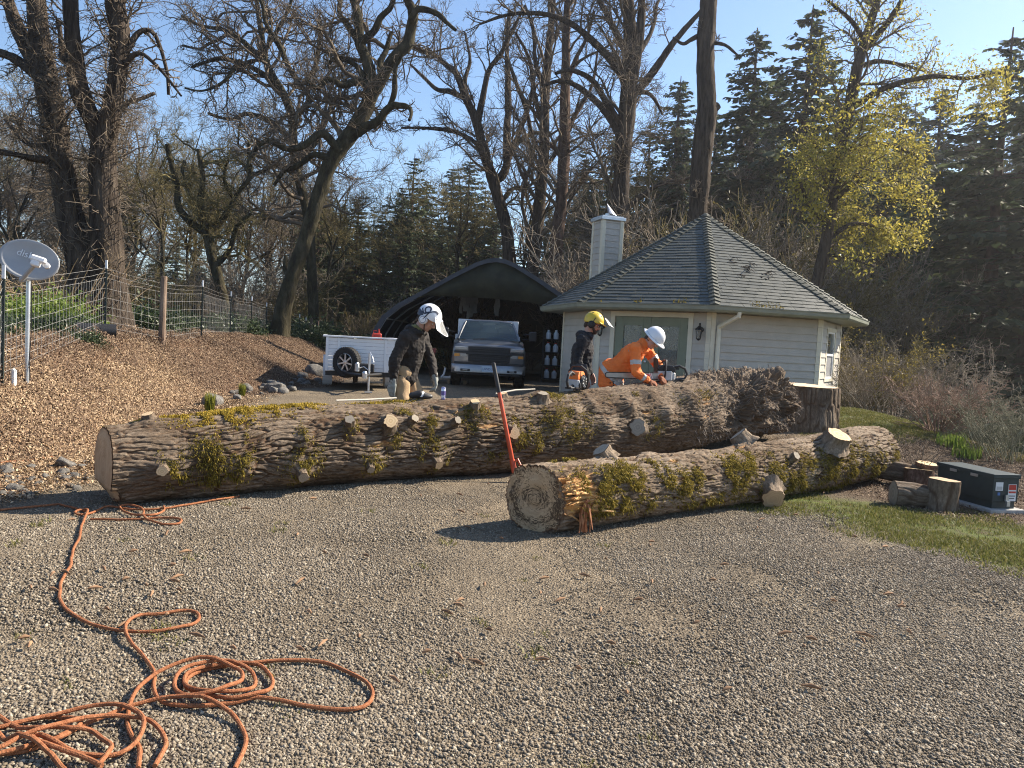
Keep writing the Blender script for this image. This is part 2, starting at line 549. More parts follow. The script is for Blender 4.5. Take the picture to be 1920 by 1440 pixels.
def rand_rot(n, rng):
    q = rng.normal(size=(n, 4)); q /= np.linalg.norm(q, axis=1, keepdims=True)
    w, x, y, z = q.T
    return np.stack([np.stack([1 - 2 * (y * y + z * z), 2 * (x * y - z * w), 2 * (x * z + y * w)], -1),
                     np.stack([2 * (x * y + z * w), 1 - 2 * (x * x + z * z), 2 * (y * z - x * w)], -1),
                     np.stack([2 * (x * z - y * w), 2 * (y * z + x * w), 1 - 2 * (x * x + y * y)], -1)], 1)
def pebble_patch(name, n, size, smin, smax, mat_, seed, power=2.2):
    rng = np.random.default_rng(seed)
    V0, F0 = ico_vf()
    s = smin + (smax - smin) * rng.random(n) ** power
    sc = s[:, None] * rng.uniform(.5, 1.3, (n, 3))
    j = 1 + rng.uniform(-.36, .36, (n, len(V0), 1))
    V = V0[None] * j * sc[:, None, :] * .5
    V = np.einsum('nij,nkj->nki', rand_rot(n, rng), V)
    V[..., 2] *= .8
    r = size * np.sqrt(rng.random(n)); a = rng.random(n) * 2 * PI
    V[..., 0] += (r * np.cos(a))[:, None]; V[..., 1] += (r * np.sin(a))[:, None]
    V[..., 2] += (s * .15)[:, None]
    F = (F0[None] + (np.arange(n) * len(V0))[:, None, None]).reshape(-1, 3)
    return proto_obj(name, mesh_np(name, V.reshape(-1, 3), F, mat_))
def slope_rot(x, y, rng):
    e = .15
    gx_ = (G(x + e, y) - G(x - e, y)) / (2 * e); gy_ = (G(x, y + e) - G(x, y - e)) / (2 * e)
    out = np.zeros((len(x), 3))
    yaw = rng.random(len(x)) * 2 * PI
    for i in range(len(x)):
        nrm = Vector((-gx_[i], -gy_[i], 1)).normalized()
        q = Vector((0, 0, 1)).rotation_difference(nrm) @ Matrix.Rotation(yaw[i], 3, 'Z').to_quaternion()
        out[i] = q.to_euler()
    return out
M_peb = leafmat('gravel_stone', [(.09, .071, .049), (.16, .128, .09), (.22, .178, .125), (.16, .137, .108), (.27, .222, .16), (.38, .335, .26)], trans=0, rough=.85)
rng = np.random.default_rng(21)
peb = [pebble_patch(f'stones{k}', 860, .36, .005, .021, M_peb, 30 + k, 2.6) for k in range(4)]
fine = [pebble_patch(f'fines{k}', 620, .36, .004, .014, M_peb, 40 + k, 1.6) for k in range(3)]
def wedge_points(n, y0, y1, rng, margin=.6, pw=1.0):
    y = y0 + (y1 - y0) * rng.random(n) ** pw
    x = (rng.random(n) * 2 - 1) * (y * .70 + margin)
    return x, y
def cover(name, variants, x, y, smin, smax, rng, dz=0.0):
    r = slope_rot(x, y, rng)
    return scatter(name, variants, np.stack([x, y, G(x, y) + dz], -1), r, rng.uniform(smin, smax, len(x)), None)
x, y = wedge_points(1050, 1.7, 9.0, rng, 2.0, pw=1.2)
m, g, s_, f = zones(x, y)
wornness = fbm(np.stack([x * .45, y * .3, x * 0], -1), 77, 2) + .9 * np.exp(-((x - .2) ** 2) / 1.6) * sstep(3, 5, y)
keep = (m < .5) & (g < .55) & (s_ < .5)
ks = keep & (wornness < .12 + .35 * rng.random(len(x)))
cover('gravel', peb, x[ks], y[ks], .8, 1.15, rng)
x2, y2 = wedge_points(1200, 1.9, 12.5, rng, 2.0, pw=1.1)
m, g, s_, f = zones(x2, y2); k2 = (m < .6) & (g < .7) & (s_ < .6) & (rng.random(len(x2)) > .45 * sstep(-.1, .5, fbm(np.stack([x2 * .45, y2 * .3, x2 * 0], -1), 77, 2) + .9 * np.exp(-((x2 - .2) ** 2) / 1.6) * sstep(3, 5, y2)))
cover('fine_gravel', fine, x2[k2], y2[k2], .8, 1.2, rng)
# bank litter: chips and dead leaves
def flake_patch(name, n, size, lmin, lmax, m, seed, flat=.5, asp=.45):
    rng = np.random.default_rng(seed)
    l = rng.uniform(lmin, lmax, n); w = l * rng.uniform(asp * .5, asp * 1.4, n)
    q = np.array([[-1, 0, 0], [0, -1, .12], [1, 0, 0], [0, 1, .12]], float) * .5
    V = np.stack([q[None, :, 0] * l[:, None], q[None, :, 1] * w[:, None], q[None, :, 2] * l[:, None]], -1)
    ax = rng.normal(size=(n, 3)) * np.array([flat, flat, 0]); yaw = rng.random(n) * 2 * PI
    c, s = np.cos(yaw), np.sin(yaw)
    V = np.stack([V[..., 0] * c[:, None] - V[..., 1] * s[:, None], V[..., 0] * s[:, None] + V[..., 1] * c[:, None], V[..., 2]], -1)
    V[..., 2] += V[..., 0] * ax[:, :1] + V[..., 1] * ax[:, 1:2]
    r = size * np.sqrt(rng.random(n)); a = rng.random(n) * 2 * PI
    V[..., 0] += (r * np.cos(a))[:, None]; V[..., 1] += (r * np.sin(a))[:, None]; V[..., 2] += rng.uniform(.005, .03, n)[:, None]
    F = np.arange(n * 4).reshape(n, 4)
    return proto_obj(name, mesh_np(name, V.reshape(-1, 3), F, m))
M_chip = leafmat('bark_chip', [(.05, .031, .02), (.10, .062, .039), (.155, .098, .062), (.215, .145, .092), (.38, .28, .18)], trans=0, rough=.8)
M_straw = leafmat('pale_wood_chip', [(.12, .075, .045), (.28, .18, .10), (.42, .30, .18), (.52, .40, .26)], trans=0, rough=.8)
chipp = [flake_patch(f'chips{k}', 620, .5, .008, .034, M_chip, 60 + k) for k in range(3)]
strawp = [flake_patch(f'straw{k}', 480, .5, .008, .036, M_straw, 70 + k) for k in range(2)]
n = 1500
y = 5 + 26 * rng.random(n) ** 1.3; x = np.interp(y, _fy, _fx) + .25 - rng.random(n) * 3.6
cover('mulch_litter', chipp, x, y, .8, 1.3, rng)
n = 420
y = 6.3 + 8 * rng.random(n) ** 1.2; x = np.interp(y, _fy, _fx) + .5 - rng.random(n) ** 1.5 * 1.5
cover('wood_chip_litter', strawp, x, y, .7, 1.2, rng)
# forest floor leaf litter further back and on the house side
n = 260
x = rng.uniform(4.2, 9, n); y = rng.uniform(7.8, 14, n); k = zones(x, y)[2] > .3
cover('soil_litter', chipp, x[k], y[k], .6, 1.0, rng)
# grass
def blade_patch(name, n, size, hmin, hmax, m, seed, w=.006, lean=.5):
    rng = np.random.default_rng(seed)
    h = rng.uniform(hmin, hmax, n); yaw = rng.random(n) * 2 * PI
    lx = rng.normal(size=(n, 2)) * lean * h[:, None]
    d = np.stack([np.cos(yaw), np.sin(yaw)], -1) * w
    r = size * np.sqrt(rng.random(n)); a = rng.random(n) * 2 * PI
    b = np.stack([r * np.cos(a), r * np.sin(a)], -1)
    z0 = np.zeros(n)
    A = np.c_[b - d, z0 - .01]; B = np.c_[b + d, z0 - .01]; C = np.c_[b + lx * .4 + d * .7, h * .6]; D = np.c_[b + lx * .4 - d * .7, h * .6]
    E_ = np.c_[b + lx, h]
    V = np.stack([A, B, C, D, E_], 1).reshape(-1, 3)
    i = np.arange(n)[:, None] * 5
    F = np.concatenate([i + np.array([[0, 1, 2]]), i + np.array([[0, 2, 3]]), i + np.array([[3, 2, 4]])])
    return proto_obj(name, mesh_np(name, V, F, m))
M_grass = leafmat('grass_blade', [(.075, .082, .02), (.13, .14, .032), (.19, .185, .05), (.28, .23, .11)], trans=.3)
gp = [blade_patch(f'turf{k}', 330, .26, .010, .036, M_grass, 80 + k, w=.004) for k in range(3)]
n = 1600
x = rng.uniform(1.8, 9.0, n); y = rng.uniform(5.2, 20, n) 
g_ = zones(x, y)[1]; k = (g_ > .12 + .85 * rng.random(n)) & (fbm(np.stack([x * 1.6, y * 1.6, x * 0], -1), 91, 3) > -.4)
cover('lawn_grass', gp, x[k], y[k], .8, 1.3, rng)
wp = [blade_patch(f'weed{k}', 22, .06, .01, .032, M_grass, 90 + k, w=.004, lean=.9) for k in range(3)]
n = 90
x, y = wedge_points(n, 2.5, 8, rng); k = (x < .8) & (zones(x, y)[0] < .4)
cover('weed_grass', wp, x[k], y[k], .7, 1.5, rng)
# ------------------------------------------------------------------ felled logs
def bark_material(name, c1, c2, c3, dirt):
    m = bpy.data.materials.new(name); m.use_nodes = True
    nt = m.node_tree; L = nt.links.new; b = nt.nodes['Principled BSDF']
    b.inputs['Roughness'].default_value = .9; b.inputs['Specular IOR Level'].default_value = .15
    at = N(nt, 'ShaderNodeAttribute', attribute_name='uvw')
    mp = N(nt, 'ShaderNodeMapping'); mp.inputs['Scale'].default_value = (.35, 1, 1); L(at.outputs['Vector'], mp.inputs[0])
    n1 = N(nt, 'ShaderNodeTexNoise'); n1.inputs['Scale'].default_value = 38; n1.inputs['Detail'].default_value = 8; n1.inputs['Roughness'].default_value = .7; L(mp.outputs[0], n1.inputs['Vector'])
    n2 = N(nt, 'ShaderNodeTexNoise'); n2.inputs['Scale'].default_value = 2.2; n2.inputs['Detail'].default_value = 5; L(at.outputs['Vector'], n2.inputs['Vector'])
    cr = N(nt, 'ShaderNodeValToRGB'); e = cr.color_ramp.elements
    e[0].position = .3; e[0].color = (*c1, 1); e[1].position = .72; e[1].color = (*c3, 1); x = e.new(.52); x.color = (*c2, 1)
    L(n1.outputs['Fac'], cr.inputs[0])
    c2r = N(nt, 'ShaderNodeValToRGB'); e = c2r.color_ramp.elements
    e[0].position = .38; e[0].color = (*dirt, 1); e[1].position = .58; e[1].color = (1.05, 1.03, 1, 1); L(n2.outputs['Fac'], c2r.inputs[0])
    mx = N(nt, 'ShaderNodeMix', data_type='RGBA', blend_type='MULTIPLY'); mx.inputs[0].default_value = 1
    L(cr.outputs[0], mx.inputs[6]); L(c2r.outputs[0], mx.inputs[7])
    # inner bark exposed in the deep cracks is a browner stuff than the weathered plates
    ak = N(nt, 'ShaderNodeAttribute', attribute_name='crack')
    m2 = N(nt, 'ShaderNodeMix', data_type='RGBA'); m2.inputs[7].default_value = (.085, .052, .032, 1)
    L(ak.outputs['Fac'], m2.inputs[0]); L(mx.outputs[2], m2.inputs[6])
    tk = N(nt, 'ShaderNodeAttribute', attribute_name='torn')
    m4 = N(nt, 'ShaderNodeMix', data_type='RGBA'); L(tk.outputs['Fac'], m4.inputs[0]); L(m2.outputs[2], m4.inputs[6])
    tr_ = N(nt, 'ShaderNodeValToRGB'); tr_.color_ramp.elements[0].position = .35; tr_.color_ramp.elements[0].color = (.26, .11, .04, 1); tr_.color_ramp.elements[1].position = .65; tr_.color_ramp.elements[1].color = (.62, .38, .17, 1)
    L(n1.outputs['Fac'], tr_.inputs[0]); L(tr_.outputs[0], m4.inputs[7])
    L(m4.outputs[2], b.inputs['Base Color'])
    bp = N(nt, 'ShaderNodeBump'); bp.inputs['Strength'].default_value = 1.0; bp.inputs['Distance'].default_value = .02
    L(n1.outputs['Fac'], bp.inputs['Height']); L(bp.outputs[0], b.inputs['Normal'])
    return m
M_bark = bark_material('grey_brown_bark', (.085, .065, .048), (.185, .145, .108), (.30, .245, .187), (.62, .56, .5))
M_bark2 = bark_material('pale_bark', (.105, .08, .057), (.235, .185, .137), (.37, .30, .23), (.66, .6, .53))
def wood_material(name, c1, c2, rings=38, spots=0.0, spotc=(.06, .04, .025), rim=(.16, .09, .05), bump=True, amp=.16):
    """sawn end grain: rings round the piece's own pith, radial checks; uses the attribute 'uvw' = (x, y on the face, radius 0..1)"""
    m = bpy.data.materials.new(name); m.use_nodes = True
    nt = m.node_tree; L = nt.links.new; b = nt.nodes['Principled BSDF']
    b.inputs['Roughness'].default_value = .8; b.inputs['Specular IOR Level'].default_value = .2
    at = N(nt, 'ShaderNodeAttribute', attribute_name='uvw')
    sp = N(nt, 'ShaderNodeSeparateXYZ'); L(at.outputs['Vector'], sp.inputs[0])
    nz = N(nt, 'ShaderNodeTexNoise'); nz.inputs['Scale'].default_value = 6; nz.inputs['Detail'].default_value = 6; L(at.outputs['Vector'], nz.inputs['Vector'])
    ma = N(nt, 'ShaderNodeMath', operation='MULTIPLY_ADD'); L(nz.outputs['Fac'], ma.inputs[0]); ma.inputs[1].default_value = .14; L(sp.outputs[2], ma.inputs[2])
    ms = N(nt, 'ShaderNodeMath', operation='MULTIPLY'); L(ma.outputs[0], ms.inputs[0]); ms.inputs[1].default_value = rings * 2
    sn = N(nt, 'ShaderNodeMath', operation='SINE'); L(ms.outputs[0], sn.inputs[0])
    m3 = N(nt, 'ShaderNodeMath', operation='MULTIPLY_ADD'); L(sn.outputs[0], m3.inputs[0]); m3.inputs[1].default_value = amp; L(nz.outputs['Fac'], m3.inputs[2])
    cr = N(nt, 'ShaderNodeValToRGB'); e = cr.color_ramp.elements
    e[0].position = .25; e[0].color = (*c1, 1); e[1].position = .75; e[1].color = (*c2, 1)
    L(m3.outputs[0], cr.inputs[0]); last = cr.outputs[0]
    if spots:
        n2 = N(nt, 'ShaderNodeTexNoise'); n2.inputs['Scale'].default_value = 34; n2.inputs['Detail'].default_value = 4; L(at.outputs['Vector'], n2.inputs['Vector'])
        n3 = N(nt, 'ShaderNodeTexNoise'); n3.inputs['Scale'].default_value = 3; L(at.outputs['Vector'], n3.inputs['Vector'])
        a1 = N(nt, 'ShaderNodeMath', operation='ADD'); L(n2.outputs['Fac'], a1.inputs[0]); L(n3.outputs['Fac'], a1.inputs[1])
        r = N(nt, 'ShaderNodeValToRGB'); r.color_ramp.elements[0].position = .46; r.color_ramp.elements[1].position = .55
        hv = N(nt, 'ShaderNodeMath', operation='MULTIPLY'); L(a1.outputs[0], hv.inputs[0]); hv.inputs[1].default_value = .5
        L(hv.outputs[0], r.inputs[0])
        mx = N(nt, 'ShaderNodeMix', data_type='RGBA'); mf = N(nt, 'ShaderNodeMath', operation='MULTIPLY'); L(r.outputs[0], mf.inputs[0]); mf.inputs[1].default_value = spots
        L(mf.outputs[0], mx.inputs[0]); L(last, mx.inputs[6]); mx.inputs[7].default_value = (*spotc, 1); last = mx.outputs[2]
    rr = N(nt, 'ShaderNodeValToRGB'); rr.color_ramp.elements[0].position = .955; rr.color_ramp.elements[1].position = .975; L(sp.outputs[2], rr.inputs[0])
    mx = N(nt, 'ShaderNodeMix', data_type='RGBA'); L(rr.outputs[0], mx.inputs[0]); L(last, mx.inputs[6]); mx.inputs[7].default_value = (*rim, 1)
    L(mx.outputs[2], b.inputs['Base Color'])
    bp = N(nt, 'ShaderNodeBump'); bp.inputs['Strength'].default_value = .4; bp.inputs['Distance'].default_value = .005
    if bump: L(m3.outputs[0], bp.inputs['Height']); L(bp.outputs[0], b.inputs['Normal'])
    return m
M_cut = wood_material('sawn_wood', (.36, .25, .15), (.52, .39, .25), amp=.07)
M_cut_pale = wood_material('fresh_sawn_wood', (.52, .36, .19), (.68, .52, .32), rings=8, bump=False)
M_cut_grey = wood_material('weathered_sawn_wood', (.24, .205, .16), (.34, .295, .23), rings=9, bump=False)
M_cut_rot = wood_material('rot_speckled_wood', (.34, .24, .14), (.52, .385, .235), rings=24, spots=.95, amp=.05)
M_cut_big = wood_material('pale_stump_wood', (.58, .44, .28), (.72, .57, .4), rings=60)
M_split = mat('torn_orange_wood', (.5, .24, .075), (.72, .47, .22), 9, .75, bump=.7, bscale=30, stretch=(1, 1, .25), c3=(.6, .34, .13))
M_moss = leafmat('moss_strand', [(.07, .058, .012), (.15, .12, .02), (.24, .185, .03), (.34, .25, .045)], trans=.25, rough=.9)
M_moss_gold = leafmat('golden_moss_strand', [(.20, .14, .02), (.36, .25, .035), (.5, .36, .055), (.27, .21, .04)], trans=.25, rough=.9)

class Log:
    """a trunk lying on the ground: axis A->B, radius profile rs at fractions ts"""
    def __init__(s, A, B, ts, rs, sink=.03, seed=1, lift=None):
        s.A = np.array(A, float); s.B = np.array(B, float); s.ts = ts; s.rs = rs; s.seed = seed; s.sink = sink
        s.L = float(np.linalg.norm(s.B - s.A)); s.d = (s.B - s.A) / s.L
        s.side = np.array([s.d[1], -s.d[0]])               # towards the camera side
        s.bumps = []                                        # (u, theta, amplitude, width)
        s.lift = lift
    def r0(s, u): return np.interp(u / s.L, s.ts, s.rs)
    def centre(s, u):
        u = np.asarray(u, float)
        xy = s.A[None] + u.reshape(-1, 1) * s.d[None]
        bend = .05 * np.sin(u.reshape(-1) * .55 + s.seed)
        xy = xy + bend[:, None] * s.side[None]
        g = np.interp(u.reshape(-1), np.linspace(0, s.L, 8), [Gz(*(s.A + q * s.d)) for q in np.linspace(0, s.L, 8)])
        z = g + s.r0(u.reshape(-1)) - s.sink
        if s.lift: z = z + np.interp(u.reshape(-1) / s.L, *s.lift)
        return np.c_[xy, z]
    def point(s, u, th, r):
        c = s.centre(u)
        rr = np.asarray(r).reshape(-1, 1); t = np.asarray(th).reshape(-1, 1)
        v = np.zeros((len(c), 3)); v[:, :2] = np.cos(t) * s.side[None]; v[:, 2:] = np.sin(t)
        return c + rr * v
    def normal(s, th):
        t = np.asarray(th).reshape(-1, 1)
        return np.concatenate([np.cos(t) * s.side[None], np.sin(t)], 1)
    def rad(s, u, th, fine=True):
        """radius with flutes, lumps and bark plates; also returns the crack mask"""
        r = s.r0(u)
        P = np.stack([u, r * np.cos(th), r * np.sin(th)], -1)
        R = r * (1 + .05 * vn(P * np.array([.35, 1.3, 1.3]), s.seed) + .03 * vn(P * np.array([1.1, 3, 3]), s.seed + 1))
        for (bu, bt, a, w) in s.bumps:
            dt = (th - bt + PI) % (2 * PI) - PI
            R = R + a * np.exp(-(((u - bu) / (w * 1.25)) ** 2 + (dt * r / w) ** 2))
        crack = np.zeros_like(R)
        if fine:
            W = P + .018 * np.stack([vn(P * 5, s.seed + 5), vn(P * 5.1, s.seed + 6), vn(P * 4.9, s.seed + 7)], -1) + .006 * np.stack([vn(P * 22, s.seed + 15), vn(P * 23, s.seed + 16), vn(P * 21, s.seed + 17)], -1)
            for (bu, bt, a, w) in s.bumps:                   # grain flows round each knot
                dt = ((th - bt + PI) % (2 * PI) - PI) * r
                g = np.exp(-(((u - bu) / (w * 2.0)) ** 2 + (dt / (w * 1.5)) ** 2))
                W[:, 1] += -np.sin(bt) * np.sign(dt) * g * w * .4; W[:, 2] += np.cos(bt) * np.sign(dt) * g * w * .4
            e1, c1 = worley(W * np.array([2.3, 21, 21]), s.seed + 2)
            n2 = np.abs(vn(W * np.array([9, 42, 42]), s.seed + 3))
            md = .55 + .6 * sstep(-.35, .4, fbm(P * np.array([.9, 2.2, 2.2]), s.seed + 31, 2)); k1 = (1 - sstep(.02, .17, e1)) * md; k2 = 1 - sstep(.0, .2, n2)
            R = R + .006 * c1 - .019 * k1 - .008 * k2 + .006 * vn(W * np.array([18, 55, 55]), s.seed + 4)
            crack = np.clip(.95 * sstep(.3, .85, k1) + .3 * sstep(.5, 1, k2), 0, 1)
        return R, crack
    def thetas(s, n, vis=.72):
        """more columns on the side that can be seen (front and top)"""
        a = int(n * vis)
        t = np.r_[np.linspace(-.9, 2.2, a, endpoint=False), np.linspace(2.2, 2 * PI - .9, n - a, endpoint=False)]
        return t
    def build(s, name, nu, nt, material, parent, ucut=None, uend=None, extra=None):
        u = np.linspace(0, s.L, nu); th = s.thetas(nt)
        U, T = np.meshgrid(u, th, indexing='ij'); U = U.ravel(); T = T.ravel()
        R, K = s.rad(U, T)
        if extra is not None: R, K = extra(U, T, R, K)
        torn = getattr(s, 'torn', np.zeros_like(R))
        rr_ = np.random.default_rng(s.seed + 77)
        for q in range(9):                                   # scuffs where the bark has been knocked off
            bu = rr_.uniform(.3, s.L * .8); bt = rr_.uniform(.0, 1.9); a_ = rr_.uniform(.05, .16); b_ = rr_.uniform(.012, .03)
            P_ = np.stack([U, R * np.cos(T), R * np.sin(T)], -1)
            g = sstep(.25, .55, np.exp(-(((U - bu) / a_) ** 2 + ((T - bt) * .4 / b_) ** 2)) + .35 * vn(P_ * np.array([8, 40, 40]), s.seed + q))
            torn = np.maximum(torn, .75 * g); R = R - .012 * g
        UU = U
        if ucut is not None: UU = np.maximum(UU, ucut(R * np.sin(T), R * np.cos(T)))
        if uend is not None: UU = np.minimum(UU, uend(R * np.sin(T), R * np.cos(T)))
        V = s.point(UU, T, R)
        r = s.r0(U)
        at = np.stack([U, r * np.cos(T), r * np.sin(T)], -1)
        i = np.arange(nu * nt).reshape(nu, nt); j = np.roll(i, -1, 1)
        F = np.stack([i[:-1], i[1:], j[1:], j[:-1]], -1).reshape(-1, 4)
        s.endR = (th, R.reshape(nu, nt)[0], R.reshape(nu, nt)[-1])
        return link(name, mesh_np(name, V, F, material, True, {'uvw': at, 'crack': K, 'torn': torn}), parent, True)
    def cap(s, name, end, material, parent, ucut=None, rough=.004, rings=14):
        th, R0, R1 = s.endR; R = (R0 if end == 0 else R1) * .985
        n = len(th); u0 = 0 if end == 0 else s.L
        f = np.linspace(0, 1, rings + 1)[1:]
        TT = np.tile(th, rings); RR = (f[:, None] * R[None]).ravel(); ff = np.repeat(f, n)
        U = np.full(len(TT), u0, float)
        h = RR * np.sin(TT); w = RR * np.cos(TT)
        if ucut is not None:
            c = ucut(h, w); U = np.maximum(U, c) if end == 0 else np.minimum(U, c)
        U = U + rough * vn(np.stack([h * 14, w * 14, h * 0], -1), s.seed + 9) * (ff < .98)
        sg = -1 if end == 0 else 1
        V = s.point(U + .004 * sg, TT, RR)
        c0 = ucut(np.zeros(1), np.zeros(1)) if ucut is not None else np.array([u0])
        C = s.point(np.array([(max if end == 0 else min)(u0, float(c0[0])) + .004 * sg]), np.zeros(1), np.zeros(1))
        V = np.vstack([C, V])
        at = np.vstack([[[0, 0, 0]], np.stack([w, h, ff], -1)])
        F = []
        i = 1 + np.arange(rings * n).reshape(rings, n); j = np.roll(i, -1, 1)
        q = np.stack([i[:-1], i[1:], j[1:], j[:-1]], -1).reshape(-1, 4)
        tri = np.concatenate([q[:, [0, 1, 2]], q[:, [0, 2, 3]], np.stack([np.zeros(n, int), i[0], j[0]], -1)])
        return link(name, mesh_np(name, V, tri, material, False, {'uvw': at}), parent, True)
    def hit(s, px, py):
        """where the view through that point of the photo meets the log's near surface: (u, theta)"""
        if not hasattr(s, '_g'):
            u = np.linspace(.02, s.L - .02, 500); t = np.linspace(-1.3, 2.6, 120)
            U, T = np.meshgrid(u, t, indexing='ij'); U = U.ravel(); T = T.ravel()
            P = s.point(U, T, s.rad(U, T, False)[0])
            nrm = s.normal(T); f = ((P - CAMP) * nrm).sum(1) < 0
            s._g = U[f], T[f], proj(P[f]), P[f]
        U, T, Q, P = s._g
        k = np.argmin((Q[:, 0] - px) ** 2 + (Q[:, 1] - py) ** 2)
        return U[k], T[k]
    def scale_at(s, u):
        c = s.centre(np.array([u]))[0]
        return FPX / float((c - CAMP) @ _fw)

def strands(roots, nrm, length, width, rng, droop=.6, jitter=.5, segs=2):
    """soft tapered blades leaving a surface and hanging: V,F(tri)"""
    n = len(roots)
    d = nrm + rng.normal(size=(n, 3)) * jitter; d /= np.linalg.norm(d, axis=1, keepdims=True)
    sd = np.cross(d, rng.normal(size=(n, 3))); sd /= np.linalg.norm(sd, axis=1, keepdims=True) + 1e-9
    w = width * rng.uniform(.6, 1.4, n)[:, None]; l = length * rng.uniform(.4, 1.5, n)[:, None]
    p1 = roots + d * l * .5; dn = d + np.array([0, 0, -1.0]) * droop * 1.6; dn /= np.linalg.norm(dn, axis=1, keepdims=True)
    p2 = p1 + dn * l * .6
    V = np.stack([roots - sd * w, roots + sd * w, p1 + sd * w * .8, p1 - sd * w * .8, p2], 1).reshape(-1, 3)
    i = np.arange(n)[:, None] * 5
    return V, np.concatenate([i + np.array([[0, 1, 2]]), i + np.array([[0, 2, 3]]), i + np.array([[3, 2, 4]])])
def moss_patch(log, parent, px, py, wpx, hpx, n, material=None, length=.035, name='moss', seed=0, droop=.7):
    rng = np.random.default_rng(seed + int(px))
    u, t = log.hit(px, py); sc = log.scale_at(u)
    n = int(n * 1.35); dd = rng.normal(size=(n, 2)) * .55
    lump = 1
    U = np.clip(u + dd[:, 0] * wpx / sc / max(.5, abs(log.d[0])), .02, log.L - .02); T = t + dd[:, 1] * hpx / sc / float(log.r0(u))
    k = vn(np.stack([U * 11, T * 3.2, U * 0], -1), seed + 3) + .5 * vn(np.stack([U * 30, T * 11, U * 0], -1), seed + 4) > -.06
    U, T = U[k], T[k]
    R, _ = log.rad(U, T, False)
    cl = np.clip(1.2 - (dd[k] ** 2).sum(1) * .9, 0, 1) * .03
    V, F = strands(log.point(U, T, R - .012 + cl * rng.random(len(U))), log.normal(T), length, .004, rng, droop=droop)
    return link(name, mesh_np(name, V, F, material or M_moss), parent, True, 'stuff')
def stub(log, parent, px, py, rpx, out, lean=(0, 0, 0), material=None, cut=None, name='branch_stub', taper=.8, collar=1.38, seed=0):
    """a cut-off branch: collar, short barked neck and a sawn face"""
    u, t = log.hit(px, py); sc = log.scale_at(u); r = rpx / sc
    R, _ = log.rad(np.array([u]), np.array([t]), False)
    base = log.point(np.array([u]), np.array([t]), R - .05)[0]
    d = log.normal(np.array([t]))[0] + np.array(lean); d /= np.linalg.norm(d)
    return stub_at(base, d, r, out * .62 + .05, parent, material or M_bark, cut or M_cut_pale, name, taper, collar, seed + int(px))
def stub_at(base, d, r, out, parent, material, cut, name='branch_stub', taper=.8, collar=1.6, seed=0, world=True):
    d = np.asarray(d, float); d = d / np.linalg.norm(d)
    a = np.array([0, 0, 1.0]) if abs(d[2]) < .8 else np.array([1.0, 0, 0])
    x = np.cross(d, a); x /= np.linalg.norm(x); y = np.cross(d, x)
    nt_, nh = 30, 8
    th = np.linspace(0, 2 * PI, nt_, endpoint=False); h = np.linspace(0, 1, nh)
    prof = r * (taper + (1 - taper) * (1 - h) + (collar - 1) * np.exp(-h * 4))
    H, T = np.meshgrid(h, th, indexing='ij')
    RR = np.repeat(prof, nt_).reshape(nh, nt_)
    q = np.stack([H * out * 10, np.cos(T) * 3, np.sin(T) * 3], -1).reshape(-1, 3)
    RR = RR * (1 + .20 * vn(q, seed).reshape(nh, nt_) + .07 * vn(q * 2.7, seed + 1).reshape(nh, nt_))
    V = base + H[..., None] * d * out + RR[..., None] * (np.cos(T)[..., None] * x + np.sin(T)[..., None] * y)
    i = np.arange(nh * nt_).reshape(nh, nt_); j = np.roll(i, -1, 1)
    F = np.stack([i[:-1], j[:-1], j[1:], i[1:]], -1).reshape(-1, 4)
    at = np.stack([H * out, RR * np.cos(T), RR * np.sin(T)], -1).reshape(-1, 3)
    o = link(name, mesh_np(name, V.reshape(-1, 3), F, material, True, {'uvw': at, 'crack': np.zeros(nh * nt_)}), parent, world)
    E = V[-1]; c = E.mean(0)
    rings = 3; f = np.linspace(0, 1, rings + 1)[1:]
    W = np.concatenate([c[None], (c + f[:, None, None] * (E - c)[None]).reshape(-1, 3)]) + d * .003
    i = 1 + np.arange(rings * nt_).reshape(rings, nt_); j = np.roll(i, -1, 1)
    tri = np.concatenate([np.stack([np.zeros(nt_, int), i[0], j[0]], -1), np.stack([i[:-1], j[1:], j[:-1]], -1).reshape(-1, 3), np.stack([i[:-1], i[1:], j[1:]], -1).reshape(-1, 3)])
    ff = np.r_[0, np.repeat(f, nt_)]
    rr = np.concatenate([[0], (f[:, None] * np.linalg.norm(E - c, axis=1)[None]).ravel()]); tt = np.r_[0, np.tile(th, rings)]
    me = mesh_np('cut_face', W, tri, cut, False, {'uvw': np.stack([rr * np.cos(tt), rr * np.sin(tt), ff], -1)})
    co = bpy.data.objects.new('cut_face', me); COL.objects.link(co); co.parent = o
    return o

# ---- the long log
LA = Log((-3.40, 6.42), (4.50, 13.0), [0, .04, .12, .45, .68, .82, .9, 1], [.345, .355, .40, .46, .52, .58, .64, .62], sink=.02, seed=4)
tlog = thing('felled_log', 'long thick mossy felled trunk lying across the gravel in front of the house', 'log', (*(LA.A * .5 + LA.B * .5), 0))
for (px, py, a, w) in [(285, 793, .04, .12), (310, 880, .06, .13), (420, 860, .05, .2), (735, 797, .05, .11), (655, 800, .05, .08), (690, 868, .06, .11), (815, 862, .06, .11), (560, 885, .07, .12), (575, 830, .04, .08),
                       (765, 790, .05, .08), (850, 795, .05, .07), (890, 770, .06, .1), (960, 815, .05, .1), (1010, 745, .07, .13), (1045, 785, .07, .13), (1075, 770, .05, .08), (1110, 760, .05, .08), (460, 880, .04, .08), (780, 745, .04, .07),
                       (1180, 765, .08, .1), (1140, 800, .06, .1), (1220, 740, .07, .11), (1250, 775, .08, .12), (1290, 745, .1, .14), (1310, 790, .09, .13), (1000, 835, .04, .08)]:
    u, t = LA.hit(px, py); LA.bumps.append((u, t, a, w))
